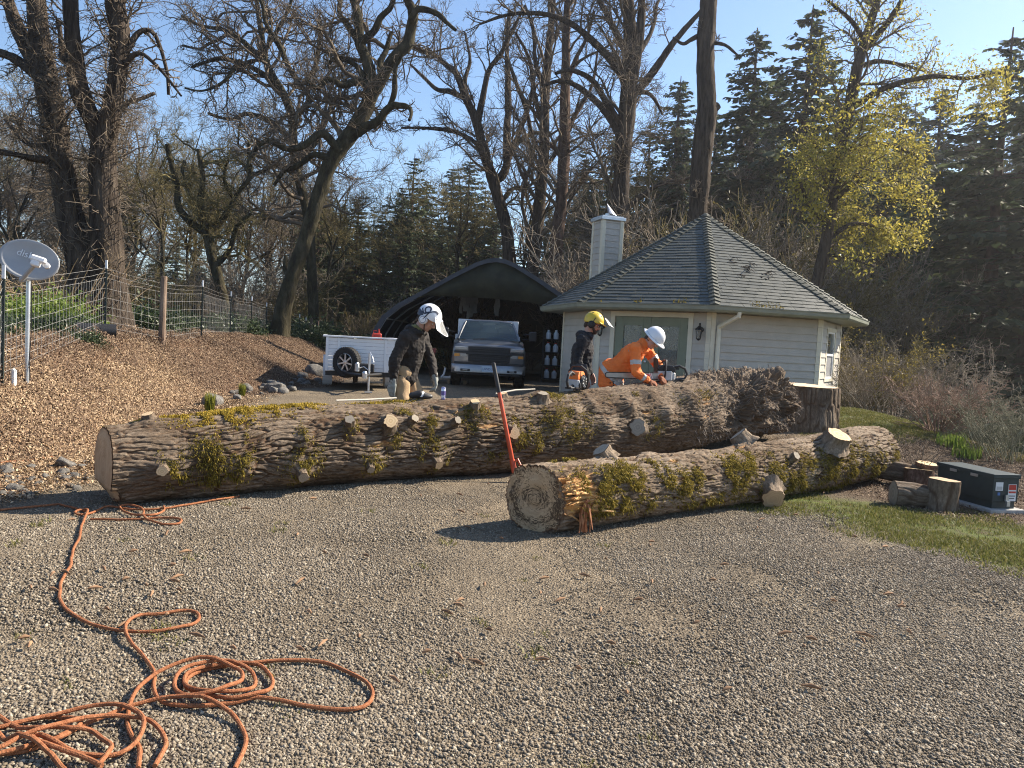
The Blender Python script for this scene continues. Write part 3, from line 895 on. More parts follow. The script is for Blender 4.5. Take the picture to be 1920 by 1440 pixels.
def cutA(h, w):                       # notch: the lower quarter of the face was undercut
    return np.where(h < -.17, (-.17 - h) * .55 + .035 + .02 * np.sin(w * 30), .05 * (h + .35) * .3)
def rootend(U, T, R, K):
    """torn, knotted burl towards the butt"""
    f = sstep(LA.L * .74, LA.L * .86, U)
    P = np.stack([U, R * np.cos(T), R * np.sin(T)], -1)
    lump = fbm(P * np.array([3.2, 3.6, 3.6]), 31, 3)
    fl = np.abs(vn(P * np.array([5, 5, 5]) + .6 * lump[:, None], 33)); fi = np.abs(vn(P * np.array([13, 15, 15]), 35))
    R2 = R + f * (.22 * lump - .13 + .17 * (fl - .28) + .06 * (fi - .3) + .025 * vn(P * 34, 36)) * (.55 + .45 * (np.sin(T) > -.4))
    e = sstep(LA.L * .93, LA.L, U)
    R2 = R2 * (1 - .32 * e * e)
    return R2, K * (1 - .5 * f)
LA.build('bark', 780, 340, M_bark, tlog, ucut=cutA, extra=rootend)
LA.cap('cut_face', 0, M_cut, tlog, ucut=cutA)
LA.cap('broken_butt', 1, M_cut_grey, tlog, rough=.06)
for (px, py, rp, out, lean, c) in [(283, 790, 13, .07, (-.2, -.4, .3), M_cut_pale), (305, 878, 11, .10, (-.3, -.2, 0), M_cut_pale), (728, 797, 15, .09, (-.1, -.5, .1), M_cut_pale), (655, 797, 11, .10, (-.4, 0, 0), M_cut_grey),
                                   (958, 813, 13, .06, (0, -.5, 0), M_cut_pale), (816, 862, 9, .09, (0, -.3, -.1), M_cut_pale), (692, 868, 9, .08, (-.2, -.2, -.2), M_cut_grey), (1195, 803, 18, .10, (-.3, -.5, .2), M_cut_grey),
                                   (768, 792, 9, .08, (.4, -.2, .1), M_cut_grey), (850, 794, 8, .09, (.1, -.2, .1), M_cut_grey), (888, 768, 10, .09, (-.3, -.2, .4), M_cut_pale), (1018, 752, 12, .10, (-.3, 0, .5), M_cut_grey),
                                   (563, 882, 12, .09, (0, -.2, -.2), M_cut_grey), (945, 741, 11, .07, (-.2, -.3, .6), M_cut_pale)]:
    stub(LA, tlog, px, py, rp, out, lean, cut=c)
k = 0
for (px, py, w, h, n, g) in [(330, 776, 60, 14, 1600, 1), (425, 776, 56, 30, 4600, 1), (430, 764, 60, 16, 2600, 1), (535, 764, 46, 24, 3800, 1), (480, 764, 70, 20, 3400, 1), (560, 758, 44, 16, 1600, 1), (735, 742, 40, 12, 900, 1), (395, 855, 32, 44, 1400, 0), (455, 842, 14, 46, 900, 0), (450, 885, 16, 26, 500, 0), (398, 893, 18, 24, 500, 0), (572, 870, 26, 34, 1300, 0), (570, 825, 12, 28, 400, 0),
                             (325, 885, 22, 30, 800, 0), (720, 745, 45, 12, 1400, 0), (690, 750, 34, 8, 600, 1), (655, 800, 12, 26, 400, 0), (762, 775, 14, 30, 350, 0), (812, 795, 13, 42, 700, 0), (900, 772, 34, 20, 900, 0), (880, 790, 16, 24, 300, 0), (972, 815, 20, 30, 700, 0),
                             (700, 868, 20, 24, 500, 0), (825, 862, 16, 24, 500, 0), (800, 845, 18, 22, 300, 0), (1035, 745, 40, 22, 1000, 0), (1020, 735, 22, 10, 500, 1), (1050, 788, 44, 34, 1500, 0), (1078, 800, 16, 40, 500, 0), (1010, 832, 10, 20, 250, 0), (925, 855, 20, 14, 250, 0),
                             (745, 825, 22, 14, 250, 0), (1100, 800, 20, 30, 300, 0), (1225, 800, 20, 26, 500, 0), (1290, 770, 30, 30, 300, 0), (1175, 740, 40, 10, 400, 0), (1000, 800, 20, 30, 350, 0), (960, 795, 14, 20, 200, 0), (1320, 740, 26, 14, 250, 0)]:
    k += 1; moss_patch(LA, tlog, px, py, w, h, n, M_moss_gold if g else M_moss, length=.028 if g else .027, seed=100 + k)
# tangle of epicormic shoots and rootlets over the burl
M_rootlet = leafmat('dry_rootlet', [(.07, .055, .042), (.15, .12, .095), (.24, .2, .165), (.3, .26, .22)], trans=0, rough=.85)
rng = np.random.default_rng(5)
n = 7000
U = LA.L * (.70 + .30 * rng.random(n) ** .8); T = rng.uniform(-.7, 2.6, n)
R, K = LA.rad(U, T, False); R, _ = rootend(U, T, R, K)
k = fbm(np.stack([U * 2, T * 2, U * 0], -1), 44, 2) > -.12
U, T, R = U[k], T[k], R[k]
V, F = strands(LA.point(U, T, R - .015), LA.normal(T), .085, .0042, rng, droop=.35, jitter=.9)
link('rootlets', mesh_np('rootlets', V, F, M_rootlet), tlog, True, 'stuff')

# ---- the shorter log with the broken end
LB = Log((.20, 6.20), (4.74, 9.95), [0, .06, .2, .5, .75, .9, 1], [.285, .29, .285, .30, .325, .345, .33], sink=.015, seed=12, lift=([0, .3, .7, 1], [.0, .0, .0, .03]))
tl2 = thing('felled_log', 'shorter pale log with a torn orange split at its sawn end, nearest the camera', 'log', (*(LB.A * .5 + LB.B * .5), 0))
for (px, py, a, w) in [(1130, 840, .04, .10), (1210, 835, .03, .09), (1395, 825, .05, .16), (1560, 830, .07, .16), (1430, 925, .07, .13), (1490, 850, .03, .1), (1390, 870, .04, .14), (1300, 840, .025, .1), (1640, 850, .04, .12), (1180, 900, .02, .1)]:
    u, t = LB.hit(px, py); LB.bumps.append((u, t, a, w))
def cutB(h, w): return .28 * (w + .27) + .02 * np.sin(w * 11) - .10 * (h + .1) * .5
us, tsp = LB.hit(1082, 930)
def splitend(U, T, R, K):
    """a slab has torn out of the near side behind the sawn face"""
    dt = (T - tsp + PI) % (2 * PI) - PI
    f = np.exp(-((U - us - .06) / .25) ** 4) * np.exp(-(dt / .85) ** 4)
    P = np.stack([U, R * np.cos(T), R * np.sin(T)], -1)
    LB.torn = sstep(.25, .7, f + .35 * vn(P * np.array([6, 22, 22]), 63))
    return R - f * (.115 + .045 * vn(P * np.array([4, 30, 30]), 60) + .02 * vn(P * np.array([9, 60, 60]), 61)), K * (1 - f)
LB.build('bark', 520, 270, M_bark2, tl2, ucut=cutB, extra=splitend)
LB.cap('cut_face', 0, M_cut_rot, tl2, ucut=cutB, rough=.012)
LB.cap('cut_face', 1, M_cut, tl2)
# torn fibres: separate splinters lying along the break, and a fan hanging to the ground
def splinter(name, p, d, l, w, th_, rng, parent, m, curl=.2):
    d = np.asarray(d, float); d /= np.linalg.norm(d); sd = np.cross(d, rng.normal(size=3)); sd /= np.linalg.norm(sd); nn = np.cross(d, sd)
    mb = MB(); n = 6; pts = []
    rows = []
    for i in range(n):
        f = i / (n - 1); c = p + d * l * f + nn * curl * l * f * f
        ww = w * (1 - .75 * f) * (1 + .3 * rng.uniform(-1, 1)); t2 = th_ * (1 - .6 * f)
        rows.append([c - sd * ww - nn * t2, c + sd * ww - nn * t2, c + sd * ww * .8 + nn * t2, c - sd * ww * .8 + nn * t2])
    vs = [v for r_ in rows for v in r_]; fs = []
    for i in range(n - 1):
        for q in range(4): fs.append((i * 4 + q, i * 4 + (q + 1) % 4, (i + 1) * 4 + (q + 1) % 4, (i + 1) * 4 + q))
    fs += [(3, 2, 1, 0), tuple((n - 1) * 4 + q for q in range(4))]
    mb.add(vs, fs)
    return mb.build(name, m, parent, world=True)
rng = np.random.default_rng(9)
ax3 = np.array([LB.d[0], LB.d[1], 0.0])
for k in range(60):
    uu = us + rng.uniform(-.08, .24); tt = tsp + rng.uniform(-.75, .7)
    p = LB.point(np.array([uu]), np.array([tt]), np.array([.285 - .095]))[0]
    splinter('splinter', p, ax3 * rng.choice([-1, 1], p=[.06, .94]) + .25 * LB.normal(np.array([tt]))[0] + rng.normal(size=3) * .12, rng.uniform(.10, .30), rng.uniform(.012, .045), rng.uniform(.005, .018), rng, tl2, M_split, rng.uniform(-.1, .3))
M_fibre = mat('red_brown_fibre', (.2, .07, .03), (.42, .2, .09), 12, .85)
for k in range(16):
    uu = us + .12 + rng.uniform(-.05, .10); tt = tsp - .35 + rng.uniform(-.25, .2)
    p = LB.point(np.array([uu]), np.array([tt]), np.array([.285 - .02]))[0]
    splinter('splinter', p, (rng.uniform(-.25, .25), rng.uniform(-.3, .1), -1), min(p[2] - .01, rng.uniform(.12, .34)), rng.uniform(.008, .026), .006, rng, tl2, M_fibre, rng.uniform(-.15, .1))
stub(LB, tl2, 1180, 985 - 20, 26, .12, (-.8, -.3, -.3), material=M_bark, cut=M_cut_rot, seed=3) if False else None
for (px, py, rp, out, lean, c, tp) in [(1138, 848, 19, .12, (-.9, -.5, .55), M_cut_grey, .9), (1400, 822, 20, .17, (-.95, .1, .25), M_cut_grey, .85), (1560, 838, 24, .20, (-.1, -.1, .8), M_cut_pale, .92), (1440, 915, 21, .20, (-.55, -.5, -.25), M_cut, .9), (1488, 858, 8, .04, (0, -.2, .1), M_cut_grey, .9)]:
    stub(LB, tl2, px, py, rp, out, lean, material=M_bark2, cut=c, taper=tp)
for (px, py, w, h, n) in [(1070, 882, 20, 16, 500), (1060, 862, 30, 6, 300), (1120, 905, 36, 28, 1300), (1175, 895, 40, 46, 2600), (1150, 950, 46, 22, 1100), (1250, 895, 20, 34, 800), (1285, 905, 20, 34, 700), (1310, 895, 14, 22, 300), (1375, 890, 30, 44, 1900), (1400, 865, 26, 30, 900), (1410, 900, 34, 40, 1300), (1455, 870, 26, 26, 700),
                          (1470, 910, 40, 34, 1500), (1520, 890, 44, 40, 2000), (1560, 870, 40, 36, 1500), (1590, 835, 26, 26, 900), (1610, 880, 34, 40, 1300), (1650, 870, 26, 34, 900), (1680, 850, 14, 26, 400), (1560, 920, 40, 20, 700), (1330, 940, 60, 16, 600), (1230, 945, 50, 14, 500), (1215, 870, 20, 14, 250)]:
    k += 1; moss_patch(LB, tl2, px, py, w, h, n, M_moss, length=.031, seed=200 + k)

# ---- the stump, the slice leaning behind, the cut rounds
def round_log(name, label, cat, loc, axis, r, L, bark, cut, group=None, seed=0, flare=0.0, cap2=True, facename='cut_face'):
    ax = Vector(axis).normalized()
    t = thing(name, label, cat, loc, 0, group)
    q = Vector((0, 0, 1)).rotation_difference(ax).to_matrix()
    nh, nt_ = (26, 72) if r < .4 else (60, 240)
    h = np.linspace(0, 1, nh); th = np.linspace(0, 2 * PI, nt_, endpoint=False)
    H, T = np.meshgrid(h, th, indexing='ij')
    P = np.stack([H * L, r * np.cos(T), r * np.sin(T)], -1).reshape(-1, 3)
    RR = r * (1 + flare * (1 - H) ** 2 + .05 * np.sin(T * 3 + seed) * flare * 3 * (1 - H)) + .05 * r * vn(P * np.array([1, 3, 3]) / max(r, .2), seed).reshape(nh, nt_)
    k1 = 1 - sstep(.02, .25, np.abs(vn(P * np.array([3, 14, 14]), seed + 2))).reshape(nh, nt_)
    RR = RR - min(.025, r * .06) * k1
    V = np.stack([RR * np.cos(T), RR * np.sin(T), H * L], -1).reshape(-1, 3) @ np.array(q).T
    i = np.arange(nh * nt_).reshape(nh, nt_); j = np.roll(i, -1, 1)
    F = np.stack([i[:-1], j[:-1], j[1:], i[1:]], -1).reshape(-1, 4)
    link('bark', mesh_np('bark', V, F, bark, True, {'uvw': P, 'crack': .8 * k1.ravel()}), t)
    for e in ((1, 0) if cap2 else (1,)):
        E = np.stack([RR[-e] * np.cos(th), RR[-e] * np.sin(th), np.full(nt_, L * e)], -1)
        f = np.linspace(0, 1, 7)[1:]
        W = np.concatenate([[[0, 0, L * e]], (np.array([0, 0, L * e]) + f[:, None, None] * (E - np.array([0, 0, L * e]))[None] * .99).reshape(-1, 3)])
        W[:, 2] += (.004 if e else -.004) + .003 * vn(W * 12, seed)
        W = W @ np.array(q).T
        i = 1 + np.arange(6 * nt_).reshape(6, nt_); j = np.roll(i, -1, 1)
        tri = np.concatenate([np.stack([np.zeros(nt_, int), i[0], j[0]], -1), np.stack([i[:-1], j[1:], j[:-1]], -1).reshape(-1, 3), np.stack([i[:-1], i[1:], j[1:]], -1).reshape(-1, 3)])
        ff = np.r_[0, np.repeat(f, nt_)]
        at = np.stack([np.r_[0, np.tile(np.cos(th), 6)] * ff * r, np.r_[0, np.tile(np.sin(th), 6)] * ff * r, ff], -1)
        link(facename, mesh_np(facename, W, tri, cut, False, {'uvw': at}), t)
    return t
M_bark_red = bark_material('red_brown_bark', (.06, .035, .026), (.14, .085, .062), (.25, .17, .13), (.7, .6, .55))
st = at_z(1508, 741, 1.0)
round_log('tree_stump', 'broad tall fresh stump with a pale flat top beside the house', 'stump', (5.38, 14.35, Gz(5.38, 14.35) - .03), (.02, -.02, 1), .66, .83, M_bark, M_cut_big, seed=3, flare=.14, cap2=False)
t = round_log('log_slice', 'thin sawn slice of trunk tipped up behind the shorter log', 'log slice', (5.25, 11.0, Gz(5.25, 11.0) + .22), (-.25, -.80, .62), .30, .10, M_bark_red, M_cut_grey, seed=8)
p = on_ground(1715, 952)
round_log('firewood_log', 'short grey mossy firewood log lying in front of the upright round', 'firewood', (p[0] - .18, p[1] + .12, p[2] + .12), (.97, -.1, -.03), .135, .46, M_bark, M_cut_grey, seed=15)
p = on_ground(1776, 960)
round_log('firewood_round', 'upright barked firewood round with a sawn top against the cabinet', 'firewood', (p[0], p[1] + .12, p[2] - .01), (.05, .0, 1), .155, .33, M_bark, M_cut, seed=17)
p = on_ground(1742, 925)
round_log('firewood_round', 'low round with a bright sawn top behind the mossy firewood log', 'firewood', (p[0], p[1] + .25, p[2]), (.05, .1, 1), .17, .24, M_bark_red, M_cut_pale, seed=19)
p = on_ground(1690, 915)
round_log('firewood_log', 'dark firewood log sloping down from the end of the shorter trunk', 'firewood', (p[0] - .25, p[1] + .35, p[2] + .20), (.9, -.25, -.12), .13, .75, M_bark, M_cut_grey, seed=21)
for k, (px, py) in enumerate([(1750, 920)]):
    p = on_ground(px, py)
    round_log('firewood_slice', 'thin sawn disc lying on the low firewood round', 'firewood', (p[0] + .05, p[1] + .28, p[2] + .245), (.05, -.1, 1), .13, .045, M_bark_red, M_cut_pale, seed=23)
# ------------------------------------------------------------------ the eight-sided house
M_siding = mat('grey_siding_paint', (.40, .37, .32), (.46, .425, .37), 3, .65, bump=.15, bscale=90, stretch=(1, 1, 1))
M_cream = mat('cream_trim_paint', (.60, .55, .42), (.66, .61, .48), 5, .6)
M_green = mat('sage_green_paint', (.165, .185, .125), (.195, .215, .15), 5, .5)
M_gutter = mat('grey_green_gutter', (.20, .21, .165), (.25, .26, .20), 4, .45)
M_white = mat('white_vinyl', (.72, .73, .74), (.78, .78, .78), 5, .5)
M_black = mat('black_metal', (.012, .012, .013), None, rough=.45)
M_shingle = leafmat('asphalt_shingle', [(.04, .046, .038), (.055, .06, .049), (.075, .078, .062), (.048, .053, .043)], trans=0, rough=.5)
M_shingle.node_tree.nodes['Principled BSDF'].inputs['Specular IOR Level'].default_value = .55
M_cap = leafmat('ridge_shingle', [(.055, .06, .05), (.075, .08, .066), (.095, .095, .08)], trans=0, rough=.65)
M_dark = mat('dark_void', (.01, .01, .011), None, rough=.8)
M_galv = mat('galvanised_metal', (.5, .52, .54), (.62, .64, .66), 8, .38, .85)
def glass_mat(name, tint, rough=.03):
    m = bpy.data.materials.new(name); m.use_nodes = True
    b = m.node_tree.nodes['Principled BSDF']
    b.inputs['Base Color'].default_value = (*tint, 1); b.inputs['Roughness'].default_value = rough
    b.inputs['Transmission Weight'].default_value = .75; b.inputs['IOR'].default_value = 1.45; b.inputs['Specular IOR Level'].default_value = .8
    return m
M_glass = glass_mat('window_glass', (.45, .5, .48))
M_lampglass = glass_mat('lantern_glass', (.6, .6, .55), .2)
HX, HY, HZ = 4.755, 20.0, .27
HR, HTH = 3.547, -.1585
WALL = 2.12; EAVE = 2.24; APEX = 4.77; RO = HR + .5
house = thing('octagonal_house', 'small eight-sided house with grey lap siding and a steep dark shingle roof', 'house', (HX, HY, HZ))
def corner(k, r): a = HTH + k * PI / 4; return Vector((r * math.sin(a), -r * math.cos(a), 0))
PLX = []                                           # (face, fraction0, fraction1, z0, z1) openings
S = (corner(1, HR) - corner(0, HR)).length
OPEN = {-1: (.125, .855, 0, 2.10), 1: (.27, .72, .72, 1.98)}
mb = MB()
for k in range(8):
    P, Q = corner(k, HR - .05), corner(k + 1, HR - .05)
    kk = k if k < 4 else k - 8
    if kk in OPEN:
        f0, f1, z0, z1 = OPEN[kk]
        segs = [(0, f0, 0, WALL), (f1, 1, 0, WALL), (f0, f1, z1, WALL)] + ([(f0, f1, 0, z0)] if z0 > 0 else [])
    else: segs = [(0, 1, 0, WALL)]
    e = (Q - P); n = Vector((e.y, -e.x, 0)).normalized()
    for f0, f1, z0, z1 in segs:
        A, B = P + e * f0, P + e * f1
        mb.prism([A + Vector((0, 0, z0)), B + Vector((0, 0, z0)), B + Vector((0, 0, z1)), A + Vector((0, 0, z1))], (0, 0, 0), -n * .1)
mb.build('wall', M_siding, house)
rng = np.random.default_rng(3)
EXPO = .163
for k in range(8):
    kk = k if k < 4 else k - 8
    P, Q = corner(k, HR - .05), corner(k + 1, HR - .05)
    e = Q - P; n = Vector((e.y, -e.x, 0)).normalized(); L_ = e.length; e = e.normalized()
    z = -.02; r = 0
    while z < WALL - .01:
        zt = min(z + EXPO + .02, WALL)
        spans = [(.0, L_)]
        if kk in OPEN:
            f0, f1, z0, z1 = OPEN[kk]
            if zt > z0 + .03 and z < z1 - .03: spans = [(0, f0 * L_ - .0), (f1 * L_ + .0, L_)]
        for a, b in spans:
            o1 = .004 + .0015 * rng.random(); o2 = .030 + .003 * rng.random()
            A, B = P + e * (a + .002), P + e * (b - .002)
            vs = [A + n * .001 + Vector((0, 0, z)), B + n * .001 + Vector((0, 0, z)), A + n * o2 + Vector((0, 0, z)), B + n * o2 + Vector((0, 0, z)),
                  A + n * o1 + Vector((0, 0, zt)), B + n * o1 + Vector((0, 0, zt)), A + n * .001 + Vector((0, 0, zt)), B + n * .001 + Vector((0, 0, zt))]
            m_ = MB(); m_.add(vs, [(0, 1, 3, 2), (2, 3, 5, 4), (4, 5, 7, 6), (0, 2, 4, 6), (1, 7, 5, 3)])
            m_.build('siding_plank', M_siding, house)
        z += EXPO; r += 1
for k in range(8):                                 # corner boards
    C = corner(k, HR + .0)
    for s in (-1, 1):
        D = (corner(k + s, HR) - corner(k, HR)).normalized(); n = Vector((D.y, -D.x, 0)) * s; n.normalize()
        if n.dot(C) < 0: n = -n
        m_ = MB(); A = corner(k, HR - .03) + n * 0; B = A + D * .10
        m_.prism([A + Vector((0, 0, -.02)), B + Vector((0, 0, -.02)), B + Vector((0, 0, WALL)), A + Vector((0, 0, WALL))], (0, 0, 0), n * (.012 + .003 * (s > 0)))
        m_.build('corner_board', M_cream, house)
# roof deck, soffit, shingles, caps, gutters
mb = MB(); apex = Vector((0, 0, APEX - .03))
for k in range(8):
    A, B = corner(k, RO), corner(k + 1, RO); A.z = B.z = EAVE - .03
    mb.add([A, B, apex], [(0, 1, 2)])
    C, D = corner(k, RO), corner(k + 1, RO); C.z = D.z = EAVE - .10
    mb.add([A, B, D, C], [(0, 1, 2, 3)])
    E_, F_ = corner(k, HR - .06), corner(k + 1, HR - .06); E_.z = F_.z = WALL - .0
    C2, D2 = corner(k, RO), corner(k + 1, RO); C2.z = D2.z = WALL
    mb.add([C, D, D2, C2], [(0, 1, 2, 3)]); mb.add([C2, D2, F_, E_], [(0, 1, 2, 3)])
mb.build('roof_deck', M_gutter, house)
for k in range(8):
    A, B = corner(k, RO + .03), corner(k + 1, RO + .03); A.z = B.z = EAVE
    T = Vector((0, 0, APEX)); mid = (A + B) / 2; up = (T - mid); SL = up.length; up.normalize(); e = (B - A).normalized(); n = e.cross(up).normalized()
    if n.z < 0: n = -n
    m_ = MB(); nc = 32; h = SL / nc; W = (B - A).length
    for c in range(nc):
        w0 = W * (1 - c / nc); w1 = W * (1 - (c + 1) / nc)
        x = -w0 / 2 - rng.random() * .3
        while x < w0 / 2:
            x2 = x + .30 + rng.uniform(-.04, .04)
            a0, b0 = max(x, -w0 / 2), min(x2 - .006, w0 / 2); a1, b1 = max(x, -w1 / 2), min(x2 - .006, w1 / 2)
            if b0 - a0 > .02:
                if b1 <= a1: a1 = b1 = min(max((a0 + b0) / 2, -w1 / 2), w1 / 2)
                t = .016 + .006 * rng.random(); dy = rng.uniform(-.008, .008)
                p = lambda xx, s, o: mid + e * xx + up * (s) + n * o
                s0 = c * h + dy; s1 = (c + 1) * h + .004
                m_.add([p(a0, s0, 0), p(b0, s0, 0), p(b0, s0, t), p(a0, s0, t), p(b1, s1, .006), p(a1, s1, .006)], [(0, 1, 2, 3), (3, 2, 4, 5), (0, 3, 5), (1, 4, 2)])
            x = x2
    m_.build('shingles', M_shingle, house, kind='stuff')
    # hip caps
    C = corner(k, RO + .04); C.z = EAVE; d = (T - C); HL = d.length; d.normalize()
    A2, B2 = corner(k - 1, RO), corner(k + 1, RO); A2.z = B2.z = EAVE
    e1 = (A2 - C).normalized(); e2 = (B2 - C).normalized()
    p1 = (e1 - d * e1.dot(d)).normalized(); p2 = (e2 - d * e2.dot(d)).normalized()
    nn = (Vector((C.x, C.y, 0)).normalized()); nn = (nn - d * nn.dot(d)).normalized()
    if nn.z < 0: nn = -nn
    nc = 30
    for c in range(nc):
        s0, s1 = HL * c / nc, HL * (c + 1.25) / nc
        wd = .115 * (1 + .1 * rng.uniform(-1, 1)); t = .030 + .006 * rng.random()
        if c > nc - 2: s1 = HL * 1.0
        o0 = nn * (.030 + t); o1 = nn * .024; a = C + d * s0; b = C + d * s1; dr = nn * -.0
        m_ = MB()
        m_.add([a + o0, a + p1 * wd + o0 * .72, a + p2 * wd + o0 * .72, b + o1, b + p1 * wd + o1 * .8, b + p2 * wd + o1 * .8,
                a + nn * .0, a + p1 * wd - nn * .0, a + p2 * wd - nn * .0], [(0, 1, 4, 3), (2, 0, 3, 5), (0, 6, 7, 1), (6, 0, 2, 8), (1, 7, 4), (8, 2, 5)])
        m_.build('ridge_cap', M_cap, house)
    # gutter segment: half-round-front trough
    G0, G1 = corner(k, RO + .0), corner(k + 1, RO + .0); oe = (G1 - G0).normalized(); on = Vector((oe.y, -oe.x, 0))
    if on.dot(G0) < 0: on = -on
    f = (RO + .12) / RO
    prof = [(0, EAVE - .125), (.06, EAVE - .125), (.10, EAVE - .085), (.11, EAVE - .02), (.125, EAVE - .005), (.125, EAVE + .004), (.103, EAVE + .004), (.09, EAVE - .08), (0.01, EAVE - .1), (0, EAVE - .02)]
    m_ = MB(); n_ = len(prof)
    tn = math.tan(PI / 8)
    vs = [G0 - oe * (o_ * tn) + on * o_ + Vector((0, 0, z_)) for o_, z_ in prof] + [G1 + oe * (o_ * tn) + on * o_ + Vector((0, 0, z_)) for o_, z_ in prof]
    m_.add(vs, [(i, (i + 1) % n_, n_ + (i + 1) % n_, n_ + i) for i in range(n_)] + [tuple(range(n_))[::-1], tuple(range(n_, 2 * n_))])
    m_.build('gutter', M_gutter, house)
mb = MB(); mb.lathe([(.16, APEX - .09), (.12, APEX + .0), (.03, APEX + .06), (.0, APEX + .065)], sides=8); mb.build('roof_peak_cap', M_cap, house)
# face frames of reference
def face(k):
    P, Q = corner(k, HR - .05), corner(k + 1, HR - .05); e = (Q - P).normalized(); n = Vector((e.y, -e.x, 0))
    if n.dot(P) < 0: n = -n
    return P, e, n, (Q - P).length
def fbox(m_, k, f0, f1, z0, z1, o0, o1):
    """box on a wall face: fractions along, heights, offsets outwards"""
    P, e, n, L_ = face(k)
    A, B = P + e * (f0 * L_) + n * o0, P + e * (f1 * L_) + n * o0
    m_.prism([A + Vector((0, 0, z0)), B + Vector((0, 0, z0)), B + Vector((0, 0, z1)), A + Vector((0, 0, z1))], (0, 0, 0), n * (o1 - o0))
# french doors in face -1
P, e, n, L_ = face(-1)
f0, f1 = .125, .855
for a, b, z0, z1 in ((f0, f0 + .04, 0, 2.10), (f1 - .04, f1, 0, 2.10), (f0 + .04, f1 - .04, 1.99, 2.10)):
    m_ = MB(); fbox(m_, -1, a, b, z0, z1, -.06, .034); m_.build('door_casing', M_cream, house)
mid = (f0 + f1) / 2
for s, a, b in ((0, f0 + .042, mid - .001), (1, mid + .001, f1 - .042)):
    m_ = MB()
    fbox(m_, -1, a, a + .068, .02, 1.985, -.05, -.004); fbox(m_, -1, b - .068, b, .02, 1.985, -.05, -.004)
    fbox(m_, -1, a + .068, b - .068, 1.80, 1.985, -.05, -.004); fbox(m_, -1, a + .068, b - .068, .02, .30, -.05, -.004)
    d = m_.build('door', M_green, house, bevel=.004)
    m_ = MB()
    for q in ((a + .066, a + .078, .29, 1.81), (b - .078, b - .066, .29, 1.81)): fbox(m_, -1, *q, -.03, .002)
    for q in ((a + .078, b - .078, 1.79, 1.81), (a + .078, b - .078, .29, .31)): fbox(m_, -1, *q, -.03, .002)
    m_.build('glazing_bead', M_green, d)
    m_ = MB(); fbox(m_, -1, a + .078, b - .078, .31, 1.79, -.03, -.024); m_.build('pane', M_glass, d)
    m_ = MB(); c = P + e * ((b - .03 if s == 0 else a + .03) * L_) + n * .03
    m_.lathe([(.0, -.03), (.026, -.025), (.026, .0), (.0, .008)], tuple(c + Vector((0, 0, .98))), sides=10, M=Vector((0, 0, 1)).rotation_difference(n).to_matrix()); m_.build('door_knob', M_galv, d, smooth=True)
    for hz in (.3, 1.0, 1.75):
        m_ = MB(); fbox(m_, -1, (a if s == 0 else b) - .006, (a if s == 0 else b) + .006, hz, hz + .09, -.01, .002); m_.build('hinge', M_black, d)
m_ = MB(); fbox(m_, -1, f0, f1, -.04, .02, -.1, .06); m_.build('door_threshold', M_galv, house)
# dim room seen through the glass: floor, back partition and a pale curtain
m_ = MB(); m_.lathe([(0, .01), (HR - .2, .01)], sides=8, M=Matrix.Rotation(HTH - PI / 2, 3, 'Z')); m_.build('interior_floor', mat('brown_carpet', (.10, .07, .05), (.14, .1, .07), 20, .9), house)
m_ = MB(); P2, e2, n2, L2 = face(-1); c0 = P2 + e2 * (.05 * L2) - n2 * 2.6; c1 = P2 + e2 * (1.1 * L2) - n2 * 2.6
m_.prism([c0, c1, c1 + Vector((0, 0, 2.1)), c0 + Vector((0, 0, 2.1))], (0, 0, 0), -n2 * .08); m_.build('interior_partition', mat('tan_interior_wall', (.30, .22, .13), (.36, .27, .17), 3, .8), house)
m_ = MB(); m_.lathe([(0, 2.10), (HR - .2, 2.10)], sides=8, M=Matrix.Rotation(HTH - PI / 2, 3, 'Z')); m_.build('interior_ceiling', M_cream, house)
# lantern sconces
for fr, lz in ((.055, 1.62), (.925, 1.62)):
    c = P + e * (fr * L_) + n * .02; q = Vector((0, 0, 1)).rotation_difference(n).to_matrix()
    m_ = MB(); m_.lathe([(.0, .0), (.06, .0), (.06, .015), (.03, .025), (0, .025)], tuple(c + Vector((0, 0, lz + .12))), sides=12, M=q)
    m_.tube([c + n * .02 + Vector((0, 0, lz + .12)), c + n * .09 + Vector((0, 0, lz + .26)), c + n * .15 + Vector((0, 0, lz + .25)), c + n * .16 + Vector((0, 0, lz + .2))], .011, 6)
    lc = c + n * .16
    sc_ = m_.lathe([(.008, lz + .20), (.02, lz + .19), (.085, lz + .13), (.09, lz + .115), (.0, lz + .115)], (lc.x, lc.y, 0), sides=8)
    for a in range(6):
        v = Vector((math.cos(a * PI / 3) * .068, math.sin(a * PI / 3) * .068, 0)); m_.tube([lc + v + Vector((0, 0, lz + .12)), lc + v * .62 + Vector((0, 0, lz - .08))], .008, 5)
    m_.lathe([(0, lz - .12), (.02, lz - .11), (.05, lz - .085), (.05, lz - .07), (0, lz - .07)], (lc.x, lc.y, 0), sides=8)
    s_ = m_.build('wall_lantern', M_black, house)
    m_ = MB(); m_.lathe([(.04, lz - .075), (.062, lz + .115)], (lc.x, lc.y, 0), sides=6); m_.build('lantern_glass', M_lampglass, s_)
# downspout on face 0
P0, e0, n0, L0 = face(0)
m_ = MB()
a = P0 + e0 * .33 + n0 * .56; b = P0 + e0 * .16 + n0 * .06
m_.tube([a + Vector((0, 0, EAVE - .11)), a + Vector((0, 0, EAVE - .19)), b + Vector((0, 0, EAVE - .42)), b + Vector((0, 0, EAVE - .52)), b + Vector((0, 0, .1))], .05, 8)
m_.build('downspout', M_cream, house, smooth=True)
